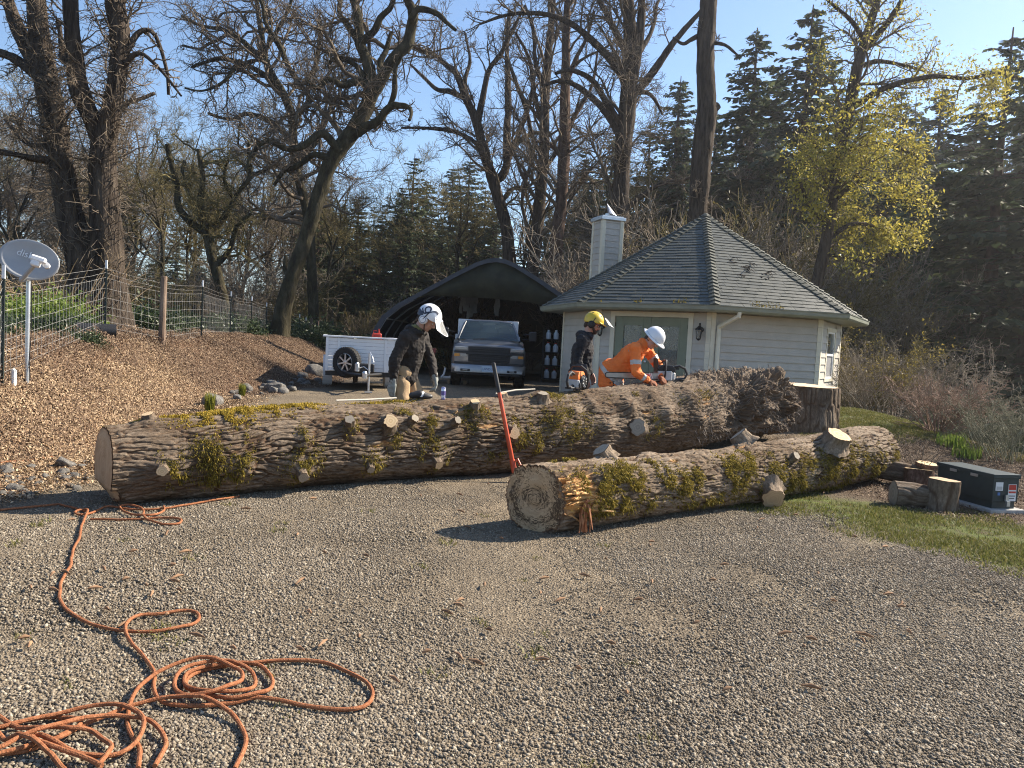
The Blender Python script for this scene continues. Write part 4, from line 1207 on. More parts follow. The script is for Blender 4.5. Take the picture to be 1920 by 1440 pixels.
# window in face 1
f0, f1, z0, z1 = OPEN[1]
P1, e1_, n1_, L1 = face(1)
for a, b, c, d in ((f0, f0 + .035, z0, z1), (f1 - .035, f1, z0, z1), (f0 + .035, f1 - .035, z1 - .09, z1), (f0 + .035, f1 - .035, z0, z0 + .07)):
    m_ = MB(); fbox(m_, 1, a, b, c, d, -.06, .032); m_.build('window_casing', M_cream, house)
zm_ = (z0 + z1) / 2
wnd = MB()
for a, b, c, d in ((f0 + .035, f0 + .06, z0 + .07, z1 - .09), (f1 - .06, f1 - .035, z0 + .07, z1 - .09), (f0 + .06, f1 - .06, z1 - .13, z1 - .09), (f0 + .06, f1 - .06, z0 + .07, z0 + .11), (f0 + .06, f1 - .06, zm_ - .03, zm_ + .03)): fbox(wnd, 1, a, b, c, d, -.05, .012)
wnd = wnd.build('window', M_white, house)
m_ = MB(); fbox(m_, 1, f0 + .06, f1 - .06, zm_ + .03, z1 - .13, -.03, -.024); m_.build('pane', M_glass, wnd)
m_ = MB(); fbox(m_, 1, f0 + .06, f1 - .06, z0 + .11, zm_ - .03, -.03, -.024); m_.build('pane', M_glass, wnd)
m_ = MB(); fbox(m_, 1, f0 + .06, f1 - .06, z0 + .11, zm_ - .03, -.016, -.014); m_.build('insect_screen', mat('grey_insect_screen', (.3, .3, .31), None, rough=.8, alpha=.6), wnd)
m_ = MB(); fbox(m_, 1, f0 + .03, f1 - .03, z0 + .02, z1 - .02, -.4, -.38); m_.build('window_blind', mat('pale_blind', (.4, .42, .4), None, rough=.8), house)
# chimney
cx_, cy_, ca = -2.38, 1.05, math.radians(20)
Rz = Matrix.Rotation(ca, 3, 'Z')
ch = Vector((cx_, cy_, 0)); cw = .60; ctop = 4.66
m_ = MB(); m_.box((cx_, cy_, ctop / 2), (cw - .02, cw - .02, ctop), rz=ca); chim = m_.build('chimney', M_siding, house)
z = 2.3
while z < ctop - .01:
    zt = min(z + EXPO + .01, ctop)
    for s in range(4):
        q = Matrix.Rotation(ca + s * PI / 2, 3, 'Z'); n = q @ Vector((0, -1, 0)); e = q @ Vector((1, 0, 0)); b = ch + n * (cw / 2 - .01)
        m_ = MB(); A = b - e * (cw / 2 - .055); B = b + e * (cw / 2 - .055)
        m_.add([A + Vector((0, 0, z)), B + Vector((0, 0, z)), A + n * .02 + Vector((0, 0, z)), B + n * .02 + Vector((0, 0, z)), A + n * .005 + Vector((0, 0, zt)), B + n * .005 + Vector((0, 0, zt))], [(0, 1, 3, 2), (2, 3, 5, 4), (0, 2, 4), (1, 5, 3)])
        m_.build('siding_plank', M_siding, chim)
    z += EXPO
for sx in (-1, 1):
    for sy in (-1, 1):
        c = ch + Rz @ Vector((sx * (cw / 2 - .03), sy * (cw / 2 - .03), 0))
        m_ = MB(); m_.box((c.x, c.y, (2.2 + ctop) / 2), (.105, .105, ctop - 2.2), rz=ca, ch=.006); m_.build('corner_board', M_cream, chim)
m_ = MB(); m_.box((cx_, cy_, ctop + .03), (cw + .12, cw + .12, .09), rz=ca, ch=.01); m_.box((cx_, cy_, ctop + .09), (cw + .02, cw + .02, .03), rz=ca); m_.build('chimney_cap', M_galv, chim)
m_ = MB(); m_.lathe([(.10, ctop + .10), (.10, ctop + .2)], (cx_, cy_, 0), sides=14)
tip = ch + Vector((-.06, .0, ctop + .48)); rim = []
for i in range(9):                                  # hooded wind cowl: a half cone leaning over the flue
    a = math.radians(-100 + i * 25); rim.append(ch + Vector((.04 + .20 * math.cos(a), .20 * math.sin(a), ctop + .13 + .05 * (1 - math.cos(a)))))
m_.add([tip] + rim, [(0, i + 1, i + 2) for i in range(8)])
m_.build('flue_cowl', M_galv, chim)
# moss and twigs lying on the roof and in the gutter
def roof_pt(k, fx, s):
    A, B = corner(k, RO), corner(k + 1, RO); A.z = B.z = EAVE; T = Vector((0, 0, APEX)); m2 = (A + B) / 2
    return (m2 + (T - m2) * s) + (B - A) * ((fx - .5) * (1 - s))
M_twig = mat('dark_twig', (.05, .035, .025), (.09, .065, .045), 20, .9)
rng = np.random.default_rng(17)
for (fx, s, n_) in [(.45, .38, 7), (.55, .42, 4), (.60, .30, 5), (.35, .30, 3), (.72, .33, 3), (.3, .45, 3)]:
    m_ = MB(); 
    for j in range(n_):
        c = roof_pt(0, fx + rng.uniform(-.05, .05), s + rng.uniform(-.03, .03)) + Vector((0, 0, .045)); d = Vector((rng.normal(), rng.normal(), 0)).normalized() * rng.uniform(.06, .22)
        mid2 = c + d * .5 + Vector((rng.normal() * .03, rng.normal() * .03, .02)); end = c + d; 
        m_.tube([c, mid2, end + Vector((0, 0, d.y * .55 * .9))], [.011, .009, .005], 5)
    tw = m_.build('fallen_twigs', M_twig, None); tw.location = (HX, HY, HZ); tag(tw, ['dark twig clump in the middle of the sunlit roof face', 'small twigs beside the clump on the sunlit roof face', 'bent twig lower on the sunlit roof face', 'short twigs near the middle ridge of the sunlit roof', 'scrap of twig near the far ridge of the sunlit roof', 'little twig high on the sunlit roof face'][[(.45), (.55), (.60), (.35), (.72), (.3)].index(fx)], 'twigs')
roots = []; 
for k, a, b, n_ in ((-1, .15, .95, 600), (0, .02, .6, 380)):
    for j in range(n_):
        f = a + (b - a) * rng.random()
        if vn(np.array([[f * 9, k * 3.0, 0]]), 5)[0] > -.1: roots.append(roof_pt(k, f, rng.random() ** 3 * .045) + Vector((0, 0, .02)))
roots = np.array([v[:] for v in roots]); V, F = strands(roots, np.tile([[0, 0, 1.0]], (len(roots), 1)), .05, .008, rng, droop=.3, jitter=.6)
link('eave_moss', mesh_np('eave_moss', V, F, M_moss), house, kind='stuff')
# ------------------------------------------------------------------ fabric shelter, truck, trailer
M_tarp = mat('dark_grey_tarp', (.035, .04, .05), (.055, .06, .072), 3, .55, bump=.35, bscale=6, bdist=.05)
M_tarp_in = mat('mildewed_green_tarp', (.018, .02, .012), (.04, .04, .022), 2.2, .8, bump=.3, bscale=5, bdist=.05)
CY = 24.5
cz = Gz(-.5, CY)
px_prof = [(686, 700), (689, 650), (697, 622), (716, 592), (744, 570), (800, 540), (850, 513), (895, 491), (915, 485)]
L_prof = [at_y(px, py, CY) for px, py in px_prof]
ax_ = float(at_y(932, 483, CY)[0]); az_ = float(at_y(932, 484, CY)[2])
prof = [(p[0] - ax_, p[2]) for p in L_prof]; prof[0] = (prof[1][0] - .03, cz)
prof = prof + [(0, az_ + .01)] + [(-x, z) for x, z in prof[::-1]]
n_ = len(prof); DEP = 7.5
shelter = thing('fabric_carport', 'dark fabric carport with a rounded peaked roof behind the truck', 'carport', (ax_, CY, 0))
m_ = MB(); vs = []
rows = 9
for j in range(rows):
    y = DEP * j / (rows - 1); sag = .035 * (1 - abs(math.cos(j * PI / 2)))
    vs += [(x * (1 - sag * .3), y, z - sag * (z > cz + .5)) for x, z in prof]
fs = [(j * n_ + i, j * n_ + i + 1, (j + 1) * n_ + i + 1, (j + 1) * n_ + i) for j in range(rows - 1) for i in range(n_ - 1)]
m_.add(vs, fs); o = m_.build('roof_cover', M_tarp, shelter, smooth=True)
o.modifiers.new('cloth', 'SOLIDIFY').thickness = .012
inset = [(x * .955, cz + (z - cz) * .965) for x, z in prof]
m_ = MB(); m_.add([(x, -.02, z) for x, z in prof] + [(x, -.02, z) for x, z in inset] + [(x, .2, z) for x, z in prof], [(i, i + 1, n_ + i + 1, n_ + i) for i in range(n_ - 1)] + [(i, 2 * n_ + i, 2 * n_ + i + 1, i + 1) for i in range(n_ - 1)])
m_.build('front_hem', M_tarp, shelter)
gl = [at_y(px, py, CY) for px, py in [(775, 562), (800, 555), (850, 556), (930, 560), (985, 566), (1020, 572), (1060, 580)]]
top = [p for p in inset if p[1] > gl[0][2] - .05]
gp_ = [(p[0] - ax_, p[2]) for p in gl]
xs = np.linspace(gp_[0][0], gp_[-1][0], 26)
zt_ = np.interp(xs, [p[0] for p in inset[1:-1]], [p[1] for p in inset[1:-1]]); zb_ = np.interp(xs, [p[0] for p in gp_], [p[1] for p in gp_])
m_ = MB(); m_.add([(x, .06 + .02 * math.sin(i * 1.3), zt_[i] + .05) for i, x in enumerate(xs)] + [(x, .07 + .05 * math.sin(i * .9), min(zb_[i], zt_[i])) for i, x in enumerate(xs)], [(i, i + 1, 26 + i + 1, 26 + i) for i in range(25)])
o = m_.build('gable_panel', M_tarp_in, shelter, smooth=True); o.modifiers.new('cloth', 'SOLIDIFY').thickness = .01
m_ = MB(); bk = [(x * .985, DEP - .03, cz + (z - cz) * .985) for x, z in prof]
m_.add([p for p in bk if p[2] > cz + .3], [tuple(range(len([p for p in bk if p[2] > cz + .3])))]); m_.build('rear_panel', M_tarp_in, shelter)
for y in (.15, 1.9, 3.75, 5.6, 7.3):
    m_ = MB(); m_.tube([(x * .965, y, cz + (z - cz) * .965) for x, z in prof], .03, 6); m_.build('frame_hoop', M_galv, shelter, smooth=True)
for x, z in (prof[3], prof[6], prof[-4], prof[-7]):
    m_ = MB(); m_.tube([(x * .955, .15, cz + (z - cz) * .955), (x * .955, 7.3, cz + (z - cz) * .955)], .022, 6); m_.build('purlin', M_galv, shelter, smooth=True)
rng = np.random.default_rng(8)
for k in range(7):                                  # torn strips hanging behind the gable
    x = rng.uniform(-1.2, .2); z = 3.0; w = rng.uniform(.04, .10); l = rng.uniform(.4, .9); y = rng.uniform(1.2, 2.0)
    m_ = MB(); pts = [(x + .03 * math.sin(i * 1.7 + k), y + .03 * i, z - l * i / 4) for i in range(5)]
    for i in range(4): m_.quad((pts[i][0] - w, *pts[i][1:]), (pts[i][0] + w, *pts[i][1:]), (pts[i + 1][0] + w, *pts[i + 1][1:]), (pts[i + 1][0] - w, *pts[i + 1][1:]))
    m_.build('torn_strip', mat('grey_torn_tarp', (.12, .12, .11), (.18, .18, .16), 8, .8) if k == 0 else bpy.data.materials['grey_torn_tarp'], shelter)

# --- pickup truck, facing the camera (local -y is forward)
M_paint = mat('pewter_car_paint', (.115, .12, .132), (.13, .135, .146), 20, .32, .5, coat=.6, spec=.5)
M_paint2 = M_paint
M_chrome = mat('dull_chrome', (.26, .265, .28), (.32, .325, .34), 6, .35, .8)
M_plastic = mat('black_plastic', (.016, .016, .018), (.025, .025, .027), 15, .5)
M_rubber = mat('tyre_rubber', (.014, .014, .014), (.026, .025, .024), 20, .85)
M_lens = mat('clear_lamp_lens', (.3, .31, .3), (.4, .4, .39), 60, .15, .2, coat=1)
M_amber = mat('amber_lens', (.5, .2, .03), (.58, .26, .05), 40, .2, coat=.8)
M_plate = mat('pale_blue_plate', (.36, .46, .58), (.45, .55, .64), 10, .4)
M_wglass = glass_mat('windscreen_glass', (.12, .18, .20))
M_wglass.node_tree.nodes['Principled BSDF'].inputs['Specular IOR Level'].default_value = .35
M_whitep = mat('white_paint', (.72, .73, .74), (.78, .78, .78), 6, .4)
TX, TY = -.64, 20.3
tz = Gz(TX, TY + 1)
truck = thing('pickup_truck', 'pewter pickup truck with a white headboard parked nose-out under the carport', 'truck', (TX, TY, tz), math.radians(3))
def loft(secs, half):
    """secs: list of (y, [(x,z)...]) half outlines from centre-top outwards, mirrored"""
    m_ = MB(); vs = []; n = None
    for y, pts in secs:
        full = [(-x, y, z) for x, z in pts[::-1]] + [(x, y, z) for x, z in pts[(1 if pts[0][0] == 0 else 0):]]
        n = len(full); vs += full
    fs = []
    for j in range(len(secs) - 1):
        for i in range(n - 1): fs.append((j * n + i, j * n + i + 1, (j + 1) * n + i + 1, (j + 1) * n + i))
    fs.append(tuple(range(n))[::-1]); fs.append(tuple((len(secs) - 1) * n + i for i in range(n)))
    m_.add(vs, fs); return m_
def sec(w, zt, zb, sh): return [(0, zt + .025), (w * .45, zt + .02), (w * .72, zt), (w * .86, zt - .015), (w * .97, zt - .075), (w, zt - .17), (w * 1.0, zb + .12), (w * .97, zb)]
loft([(.20, sec(.90, 1.08, .60, 0)), (.26, sec(.96, 1.12, .52, 0)), (.5, sec(.985, 1.165, .50, 0)), (1.0, sec(.99, 1.21, .50, 0)), (1.5, sec(.985, 1.25, .48, 0))], 1).build('front_body', M_paint, truck, smooth=True, angle=40)
m_ = MB()                                            # bonnet crease panel, a little proud
hs = [(.27, .70, 1.13), (.5, .72, 1.185), (1.0, .74, 1.235), (1.42, .76, 1.275)]
vs = []
for y, w, z in hs: vs += [(-w, y, z - .045), (-w * .85, y, z - .005), (-w * .4, y, z + .012), (0, y, z + .018), (w * .4, y, z + .012), (w * .85, y, z - .005), (w, y, z - .045)]
m_.add(vs, [(j * 7 + i, j * 7 + i + 1, (j + 1) * 7 + i + 1, (j + 1) * 7 + i) for j in range(3) for i in range(6)] + [tuple(range(7))[::-1]])
m_.build('bonnet', M_paint, truck, smooth=True, angle=50)
cabs = lambda w, zt, zb: [(0, zt), (w * .6, zt - .004), (w * .97, zt - .02), (w, zt - .06), (w, zb)]
loft([(1.45, cabs(.985, 1.27, .48)), (2.3, cabs(.99, 1.29, .46)), (3.35, cabs(.99, 1.29, .46))], 1).build('cab_body', M_paint, truck, smooth=True, angle=40)
# greenhouse: pillars, roof and glass
m_ = MB()
rf = [(1.98, .66, 1.80), (2.15, .70, 1.845), (2.7, .72, 1.86), (3.3, .70, 1.82)]
vs = []
for y, w, z in rf: vs += [(-w, y, z - .07), (-w * .93, y, z - .02), (-w * .5, y, z + .005), (0, y, z + .012), (w * .5, y, z + .005), (w * .93, y, z - .02), (w, y, z - .07)]
m_.add(vs, [(j * 7 + i, j * 7 + i + 1, (j + 1) * 7 + i + 1, (j + 1) * 7 + i) for j in range(3) for i in range(6)])
o = m_.build('cab_roof', M_paint, truck, smooth=True, angle=50); o.modifiers.new('t', 'SOLIDIFY').thickness = .03
for s in (-1, 1):
    m_ = MB(); m_.tube([(s * .865, 1.38, 1.26), (s * .78, 1.68, 1.53), (s * .675, 1.99, 1.775)], [.035, .032, .03], 6); m_.build('windscreen_pillar', M_paint, truck, smooth=True)
    m_ = MB(); m_.tube([(s * .90, 3.3, 1.28), (s * .71, 3.3, 1.78)], .05, 6); m_.build('rear_pillar', M_paint, truck, smooth=True)
    m_ = MB(); m_.quad((s * .90, 1.45, 1.28), (s * .92, 3.3, 1.28), (s * .71, 3.28, 1.76), (s * .69, 2.02, 1.76)); m_.build('side_window', M_wglass, truck)
m_ = MB()
gr = []
for i in range(5):
    f = i / 4
    for j in range(7):
        g = (j - 3) / 3; w = .85 * (1 - f) + .66 * f
        gr.append((g * w, 1.36 + .62 * f - .10 * (1 - abs(g) ** 2) * (1 - .5 * f), 1.265 + .52 * f + .015 * (1 - g * g)))
m_.add(gr, [(i * 7 + j, i * 7 + j + 1, (i + 1) * 7 + j + 1, (i + 1) * 7 + j) for i in range(4) for j in range(6)]); m_.build('windscreen', M_wglass, truck, smooth=True)
for s in (-1, 1):
    m_ = MB(); m_.tube([(s * .1 - .35, 1.27, 1.275), (s * .1 + .05 * s, 1.30, 1.30), (s * .1 + .3, 1.33, 1.295)], .011, 5); m_.build('wiper', M_plastic, truck)
m_ = MB(); m_.box((0, 1.85, 1.22), (1.6, .5, .16), ch=.04); m_.build('dashboard', M_plastic, truck)
for s in (-1, 1):
    m_ = MB(); m_.box((s * .42, 2.6, 1.2), (.5, .16, .62), ch=.05); m_.box((s * .42, 2.6, 1.6), (.26, .1, .16), ch=.03); m_.build('seat', mat('grey_seat_cloth', (.10, .1, .1), (.13, .13, .13), 30, .9) if s < 0 else bpy.data.materials['grey_seat_cloth'], truck)
m_ = MB(); m_.lathe([(.17, -.012), (.185, 0), (.17, .012)], (.42, 2.15, 1.33), sides=20, M=Matrix.Rotation(math.radians(65), 3, 'X')); m_.build('steering_wheel', M_plastic, truck)
m_ = MB(); m_.box((0, .215, .875), (1.12, .06, .42), ch=.02); gri = m_.build('grille', M_plastic, truck)
for z in np.linspace(.73, 1.02, 6):
    m_ = MB(); m_.box((0, .178, z), (1.06, .03, .022), ch=.004); m_.build('grille_bar', M_plastic, gri)
m_ = MB(); m_.box((0, .172, .885), (1.24, .03, .045), ch=.01); m_.build('grille_crossbar', M_plastic, gri)
for s in (-1, 1):
    m_ = MB(); m_.box((s * .745, .225, 1.02), (.36, .09, .105), ch=.02); m_.build('headlight', M_lens, truck)
    m_ = MB(); m_.box((s * .745, .215, .925), (.38, .06, .06), ch=.012); m_.build('lamp_bezel', M_plastic, truck)
    m_ = MB(); m_.box((s * .67, .225, .84), (.2, .07, .085), ch=.015); m_.build('running_lamp', M_lens, truck)
    m_ = MB(); m_.box((s * .85, .235, .84), (.15, .09, .085), ch=.015); m_.build('turn_signal', M_amber, truck)
m_ = MB()
bp_ = [(-1.0, .36), (-.985, .20), (-.9, .10), (-.5, .05), (0, .04), (.5, .05), (.9, .10), (.985, .20), (1.0, .36)]
vs = []
for z, o_ in ((.36, .05), (.40, .0), (.56, .0), (.60, .03)): vs += [(x, y + o_, z) for x, y in bp_]
vs += [(x * .96, y + .12, .60) for x, y in bp_]
m_.add(vs, [(j * 9 + i, j * 9 + i + 1, (j + 1) * 9 + i + 1, (j + 1) * 9 + i) for j in range(4) for i in range(8)])
o = m_.build('front_bumper', M_chrome, truck, smooth=True, angle=40); o.modifiers.new('t', 'SOLIDIFY').thickness = .01
m_ = MB(); m_.box((0, .26, .63), (1.86, .14, .09), ch=.02); m_.build('bumper_valance', M_plastic, truck)
m_ = MB(); m_.box((0, .16, .38), (1.7, .1, .12), ch=.02); m_.build('lower_valance', M_plastic, truck)
for s in (-1, 1):
    m_ = MB(); m_.box((s * .62, .052, .455), (.26, .03, .06), ch=.01); fl = m_.build('fog_lamp_slot', M_plastic, truck)
    m_ = MB(); m_.box((s * .62, .040, .455), (.13, .02, .04), ch=.006); m_.build('fog_lamp', M_lens, fl)
m_ = MB(); m_.box((-.02, .022, .50), (.31, .012, .155), ch=.003); pl = m_.build('license_plate', M_plate, truck)
def text_mesh(txt, size, m, parent, loc, rot, name='lettering', extrude=.001, world=False):
    cu = bpy.data.curves.new(name, 'FONT'); cu.body = txt; cu.size = size; cu.align_x = 'CENTER'; cu.align_y = 'CENTER'; cu.extrude = extrude; cu.resolution_u = 3
    tmp = bpy.data.objects.new(name, cu); COL.objects.link(tmp)
    me = bpy.data.meshes.new_from_object(tmp.evaluated_get(bpy.context.evaluated_depsgraph_get()))
    bpy.data.objects.remove(tmp); me.materials.clear(); me.materials.append(m); me.name = name
    o = bpy.data.objects.new(name, me); COL.objects.link(o); o.parent = parent; o.location = loc; o.rotation_euler = rot
    return o
text_mesh('UWD 5', .085, mat('plate_ink', (.05, .07, .2), None), pl, (-.02, .0145, .495), (PI / 2, 0, 0))
def wheel(name, x, y, r, w, parent, rimmat, spokes=8, axis=Vector((1, 0, 0)), z=None, hub=True):
    """tyre with tread blocks and a spoked rim; axis points to the outer face"""
    z = r if z is None else z
    q = Vector((0, 0, 1)).rotation_difference(axis).to_matrix(); c = (x, y, z)
    m_ = MB(); m_.lathe([(r * .62, -w / 2), (r * .9, -w / 2), (r * .975, -w * .38), (r, -w * .2), (r, w * .2), (r * .975, w * .38), (r * .9, w / 2), (r * .62, w / 2), (r * .6, w * .2), (r * .6, -w * .2), (r * .62, -w / 2)], c, sides=36, M=q)
    for k in range(36):
        a = k * PI / 18; d = q @ Vector((math.cos(a), math.sin(a), 0)); e = q @ Vector((-math.sin(a), math.cos(a), 0)); ax = q @ Vector((0, 0, 1))
        for s in (-1, 1):
            p = Vector(c) + d * r * 1.0 + ax * s * w * .22
            m_.box(p, (r * .03, r * .10, w * .30), M=Matrix((d, e, ax)).transposed())
    ty = m_.build(name, M_rubber, parent, smooth=True, angle=30)
    m_ = MB(); m_.lathe([(r * .61, -w * .35), (r * .60, w * .40), (r * .57, w * .42), (r * .55, w * .3), (r * .55, -w * .35)], c, sides=32, M=q)
    for k in range(spokes):
        a = k * 2 * PI / spokes; d = q @ Vector((math.cos(a), math.sin(a), 0)); e = q @ Vector((-math.sin(a), math.cos(a), 0)); ax = q @ Vector((0, 0, 1))
        m_.box(Vector(c) + d * r * .34 + ax * w * .30, (r * .46, r * .10, w * .12), M=Matrix((d, e, ax)).transposed())
    m_.lathe([(0, w * .38), (r * .13, w * .36), (r * .15, w * .25), (0, w * .2)], c, sides=14, M=q)
    m_.build('rim', rimmat, ty, smooth=True)
    m_ = MB(); m_.lathe([(0, -w * .1), (r * .55, -w * .1)], c, sides=24, M=q); m_.build('brake_drum', M_black, ty)
    return ty
for s in (-1, 1):
    wheel('front_wheel', s * .86, 1.0, .385, .26, truck, M_galv, axis=Vector((s, 0, 0)))
    wheel('rear_wheel', s * .86, 4.6, .385, .26, truck, M_galv, axis=Vector((s, 0, 0)))
    m_ = MB(); m_.lathe([(.44, -.02), (.47, 0), (.44, .02)], (s * .99, 1.0, .42), axis='X', sides=28); m_.build('wheel_arch', M_plastic, truck)
    # towing mirrors on twin arms
    m_ = MB(); m_.tube([(s * .97, 1.62, 1.32), (s * 1.16, 1.55, 1.36)], .014, 5); m_.tube([(s * .97, 1.62, 1.46), (s * 1.16, 1.55, 1.48)], .014, 5)
    m_.box((s * 1.25, 1.56, 1.42), (.22, .09, .30), ch=.035); mi = m_.build('door_mirror', M_plastic, truck)
    m_ = MB(); m_.box((s * 1.25, 1.614, 1.42), (.17, .01, .25)); m_.build('mirror_glass', M_chrome, mi)
m_ = MB(); m_.box((0, 3.55, 1.42), (1.86, .06, .92), ch=.01); m_.build('headboard', M_whitep, truck)
m_ = MB(); m_.box((0, 5.0, .95), (2.0, 2.9, .1), ch=.01); m_.build('flat_bed', M_whitep, truck)
for s in (-1, 1):
    m_ = MB(); m_.box((s * .98, 5.0, 1.2), (.04, 2.9, .42), ch=.008); m_.build('bed_side', M_whitep, truck)
m_ = MB(); m_.box((0, 3.0, .45), (.9, 5.0, .16)); m_.tube([(-.85, 1.0, .385), (.85, 1.0, .385)], .05, 8); m_.tube([(-.85, 4.6, .385), (.85, 4.6, .385)], .06, 8); m_.build('chassis', M_black, truck)

# --- white utility trailer
p = on_ground(670, 738)
TRX, TRY = -3.42, 17.35
trz = Gz(TRX, TRY)
tr = thing('utility_trailer', 'white board-sided utility trailer with a spare wheel on its front', 'trailer', (TRX, TRY, trz), math.radians(14))
W = 1.58; H0, H1 = .42, 1.16
for k in range(9):
    z = H0 + (H1 - H0) * (k + .5) / 9
    m_ = MB(); m_.box((0, 0, z), (W - .06, .022, (H1 - H0) / 9 - .004), ch=.004); m_.build('front_board', M_whitep, tr)
for s in (-1, 1):
    for k in range(9):
        z = H0 + (H1 - H0) * (k + .5) / 9
        m_ = MB(); m_.box((s * (W / 2 - .01), 1.25, z), (.022, 2.44, (H1 - H0) / 9 - .004), ch=.004); m_.build('side_board', M_whitep, tr)
    m_ = MB(); m_.box((s * (W / 2 - .02), -.015, (H0 + H1) / 2 + .0), (.06, .05, H1 - H0 + .02), ch=.006); m_.build('corner_post', M_whitep, tr)
    m_ = MB(); m_.box((s * (W / 2 - .27), -.02, (H0 + H1) / 2), (.05, .03, H1 - H0), ch=.005); m_.build('front_post', M_whitep, tr)
    m_ = MB(); m_.box((s * (W / 2 + .02), 1.25, H1 + .03), (.10, 2.6, .04), ch=.006); m_.build('top_rail', M_whitep, tr)
m_ = MB(); m_.box((0, -.01, H1 + .03), (W + .16, .10, .04), ch=.006); m_.build('front_rail', M_whitep, tr)
m_ = MB(); m_.box((0, 1.25, H0 - .03), (W, 2.5, .05)); m_.box((0, 0.02, H0 - .07), (W, .06, .08)); m_.build('floor_frame', M_black, tr)
for s in (-1, 1):
    wheel('road_wheel', s * (W / 2 - .06), 1.35, .32, .2, tr, M_galv, axis=Vector((s, 0, 0)))
    m_ = MB(); m_.lathe([(.39, -.11), (.39, .11)], (s * (W / 2 - .06), 1.35, .34), axis='X', sides=24); m_.build('mudguard', M_whitep, tr)
m_ = MB()
m_.tube([(-.5, .1, .38), (-.04, -1.15, .40)], .035, 6); m_.tube([(.5, .1, .38), (.04, -1.15, .40)], .035, 6); m_.box((0, -1.22, .42), (.09, .3, .08), ch=.01); m_.build('drawbar', M_black, tr)
m_ = MB(); m_.lathe([(.05, -.09), (.055, .02), (.03, .06), (0, .06)], (0, -1.42, .44), sides=12); m_.build('coupler', M_galv, tr)
m_ = MB(); m_.tube([(.12, -.9, .06), (.12, -.9, .86)], .024, 8); m_.tube([(.12, -.9, .86), (.12, -.95, .88), (.17, -1.05, .80), (.20, -1.08, .68)], .011, 5); m_.box((.12, -.9, .03), (.16, .16, .02)); m_.build('jack_stand', M_galv, tr)
m_ = MB(); m_.box((.05, -.35, .52), (.42, .24, .2), ch=.02); m_.build('battery_box', M_plastic, tr)
m_ = MB(); m_.lathe([(.05, 0), (.05, .16), (.02, .2)], (-.12, -.55, .45), sides=10); m_.tube([(-.12, -.55, .5), (.02, -.62, .56), (.16, -.7, .46)], .012, 5); m_.build('winch', M_galv, tr)
sp = wheel('spare_wheel', -.33, -.16, .34, .2, tr, M_galv, 7, axis=Vector((-.62, -.78, 0)), z=.62)
# things kept in and under the shelter
M_red = mat('red_plastic', (.45, .03, .02), (.5, .05, .03), 8, .45)
def loose(name, mb, m, label, cat, loc, rz=0, group=None, smooth=False):
    o = mb.build(name, m, None, smooth=smooth); o.location = loc; o.rotation_euler = (0, 0, rz); tag(o, label, cat, group); return o
p = at_y(706, 640, 19.6)
m_ = MB(); m_.box((0, 0, .13), (.24, .16, .24), ch=.03); m_.lathe([(.03, .25), (.02, .34), (.025, .36)], (.05, 0, 0), sides=10); m_.tube([(-.08, 0, .25), (-.08, 0, .31), (.0, 0, .31)], .015, 6)
bench = thing('storage_bench', 'low wooden bench behind the trailer holding the red fuel can', 'bench', (float(p[0]), 19.6, Gz(p[0], 19.6)))
hz = float(p[2]) - .04 - Gz(p[0], 19.6)
m2 = MB(); m2.box((0, 0, hz - .02), (1.1, .4, .04), ch=.005); M_board = mat('weathered_board', (.2, .15, .1), (.3, .24, .17), 8, .85, stretch=(1, 6, 6)); m2.build('bench_top', M_board, bench)
for sx in (-1, 1):
    for sy in (-1, 1):
        m2 = MB(); m2.box((sx * .5, sy * .15, hz / 2 - .02), (.06, .06, hz - .04)); m2.build('leg', M_board, bench)
loose('fuel_can', m_, M_red, 'red plastic fuel can standing above the white trailer rail', 'fuel can', (float(p[0]), 19.6, float(p[2]) - .04), .3)
# shelf of jugs between the truck and the house wall
p = at_y(1036, 712, 24.9); sx_ = float(p[0]); sz_ = Gz(sx_, 25.2)
rack = thing('storage_rack', 'black rack inside the carport beside the house wall', 'rack', (sx_, 25.2, sz_))
for x in (-.35, .35):
    for y in (-.18, .18):
        m2 = MB(); m2.box((x, y, .85), (.035, .035, 1.7)); m2.build('post', M_black, rack)
for z in (.12, .55, .98, 1.40):
    m2 = MB(); m2.box((0, 0, z), (.76, .42, .03)); m2.build('shelf', M_black, rack)
rng = np.random.default_rng(31)
M_jug = mat('milky_jug_plastic', (.5, .52, .54), (.6, .62, .63), 10, .4)
first = None
names = ['squat', 'tall', 'narrow', 'broad']; heights = ['bottom shelf', 'second shelf', 'third shelf', 'top shelf']
for zi, z in enumerate((.135, .565, .995, 1.415)):
    for xi, x in enumerate((-.2, .05)):
        j = thing('plastic_jug', f'white plastic jug on the {heights[zi]} of the dark rack, {"beside the truck" if xi == 0 else "beside the house wall"}', 'jug', (sx_ + x, 25.1, sz_ + z), 0, 'white jugs on the carport rack')
        w = .085; h = .26 + .03 * rng.random()
        m2 = MB(); m2.lathe([(w * .9, 0), (w, .02), (w, h * .7), (w * .45, h * .92), (w * .4, h)], sides=12); m2.build('bottle', M_jug, j, smooth=True)
        m2 = MB(); m2.lathe([(w * .46, h), (w * .46, h + .03), (0, h + .03)], sides=12); m2.build('cap', M_whitep if zi % 2 else M_red, j)
p = on_ground(812, 706); y_ = 21.5
p = at_y(812, 700, y_); 
m_ = MB(); m_.box((0, 0, .45), (.05, .05, .9)); m_.box((0, -.01, .9), (.12, .06, .12), ch=.01)
loose('red_post', m_, mat('dull_red_paint', (.18, .03, .025), (.22, .05, .04), 6, .6), 'dull red post standing in the carport opening left of the truck', 'post', (float(p[0]), y_, Gz(p[0], y_)))
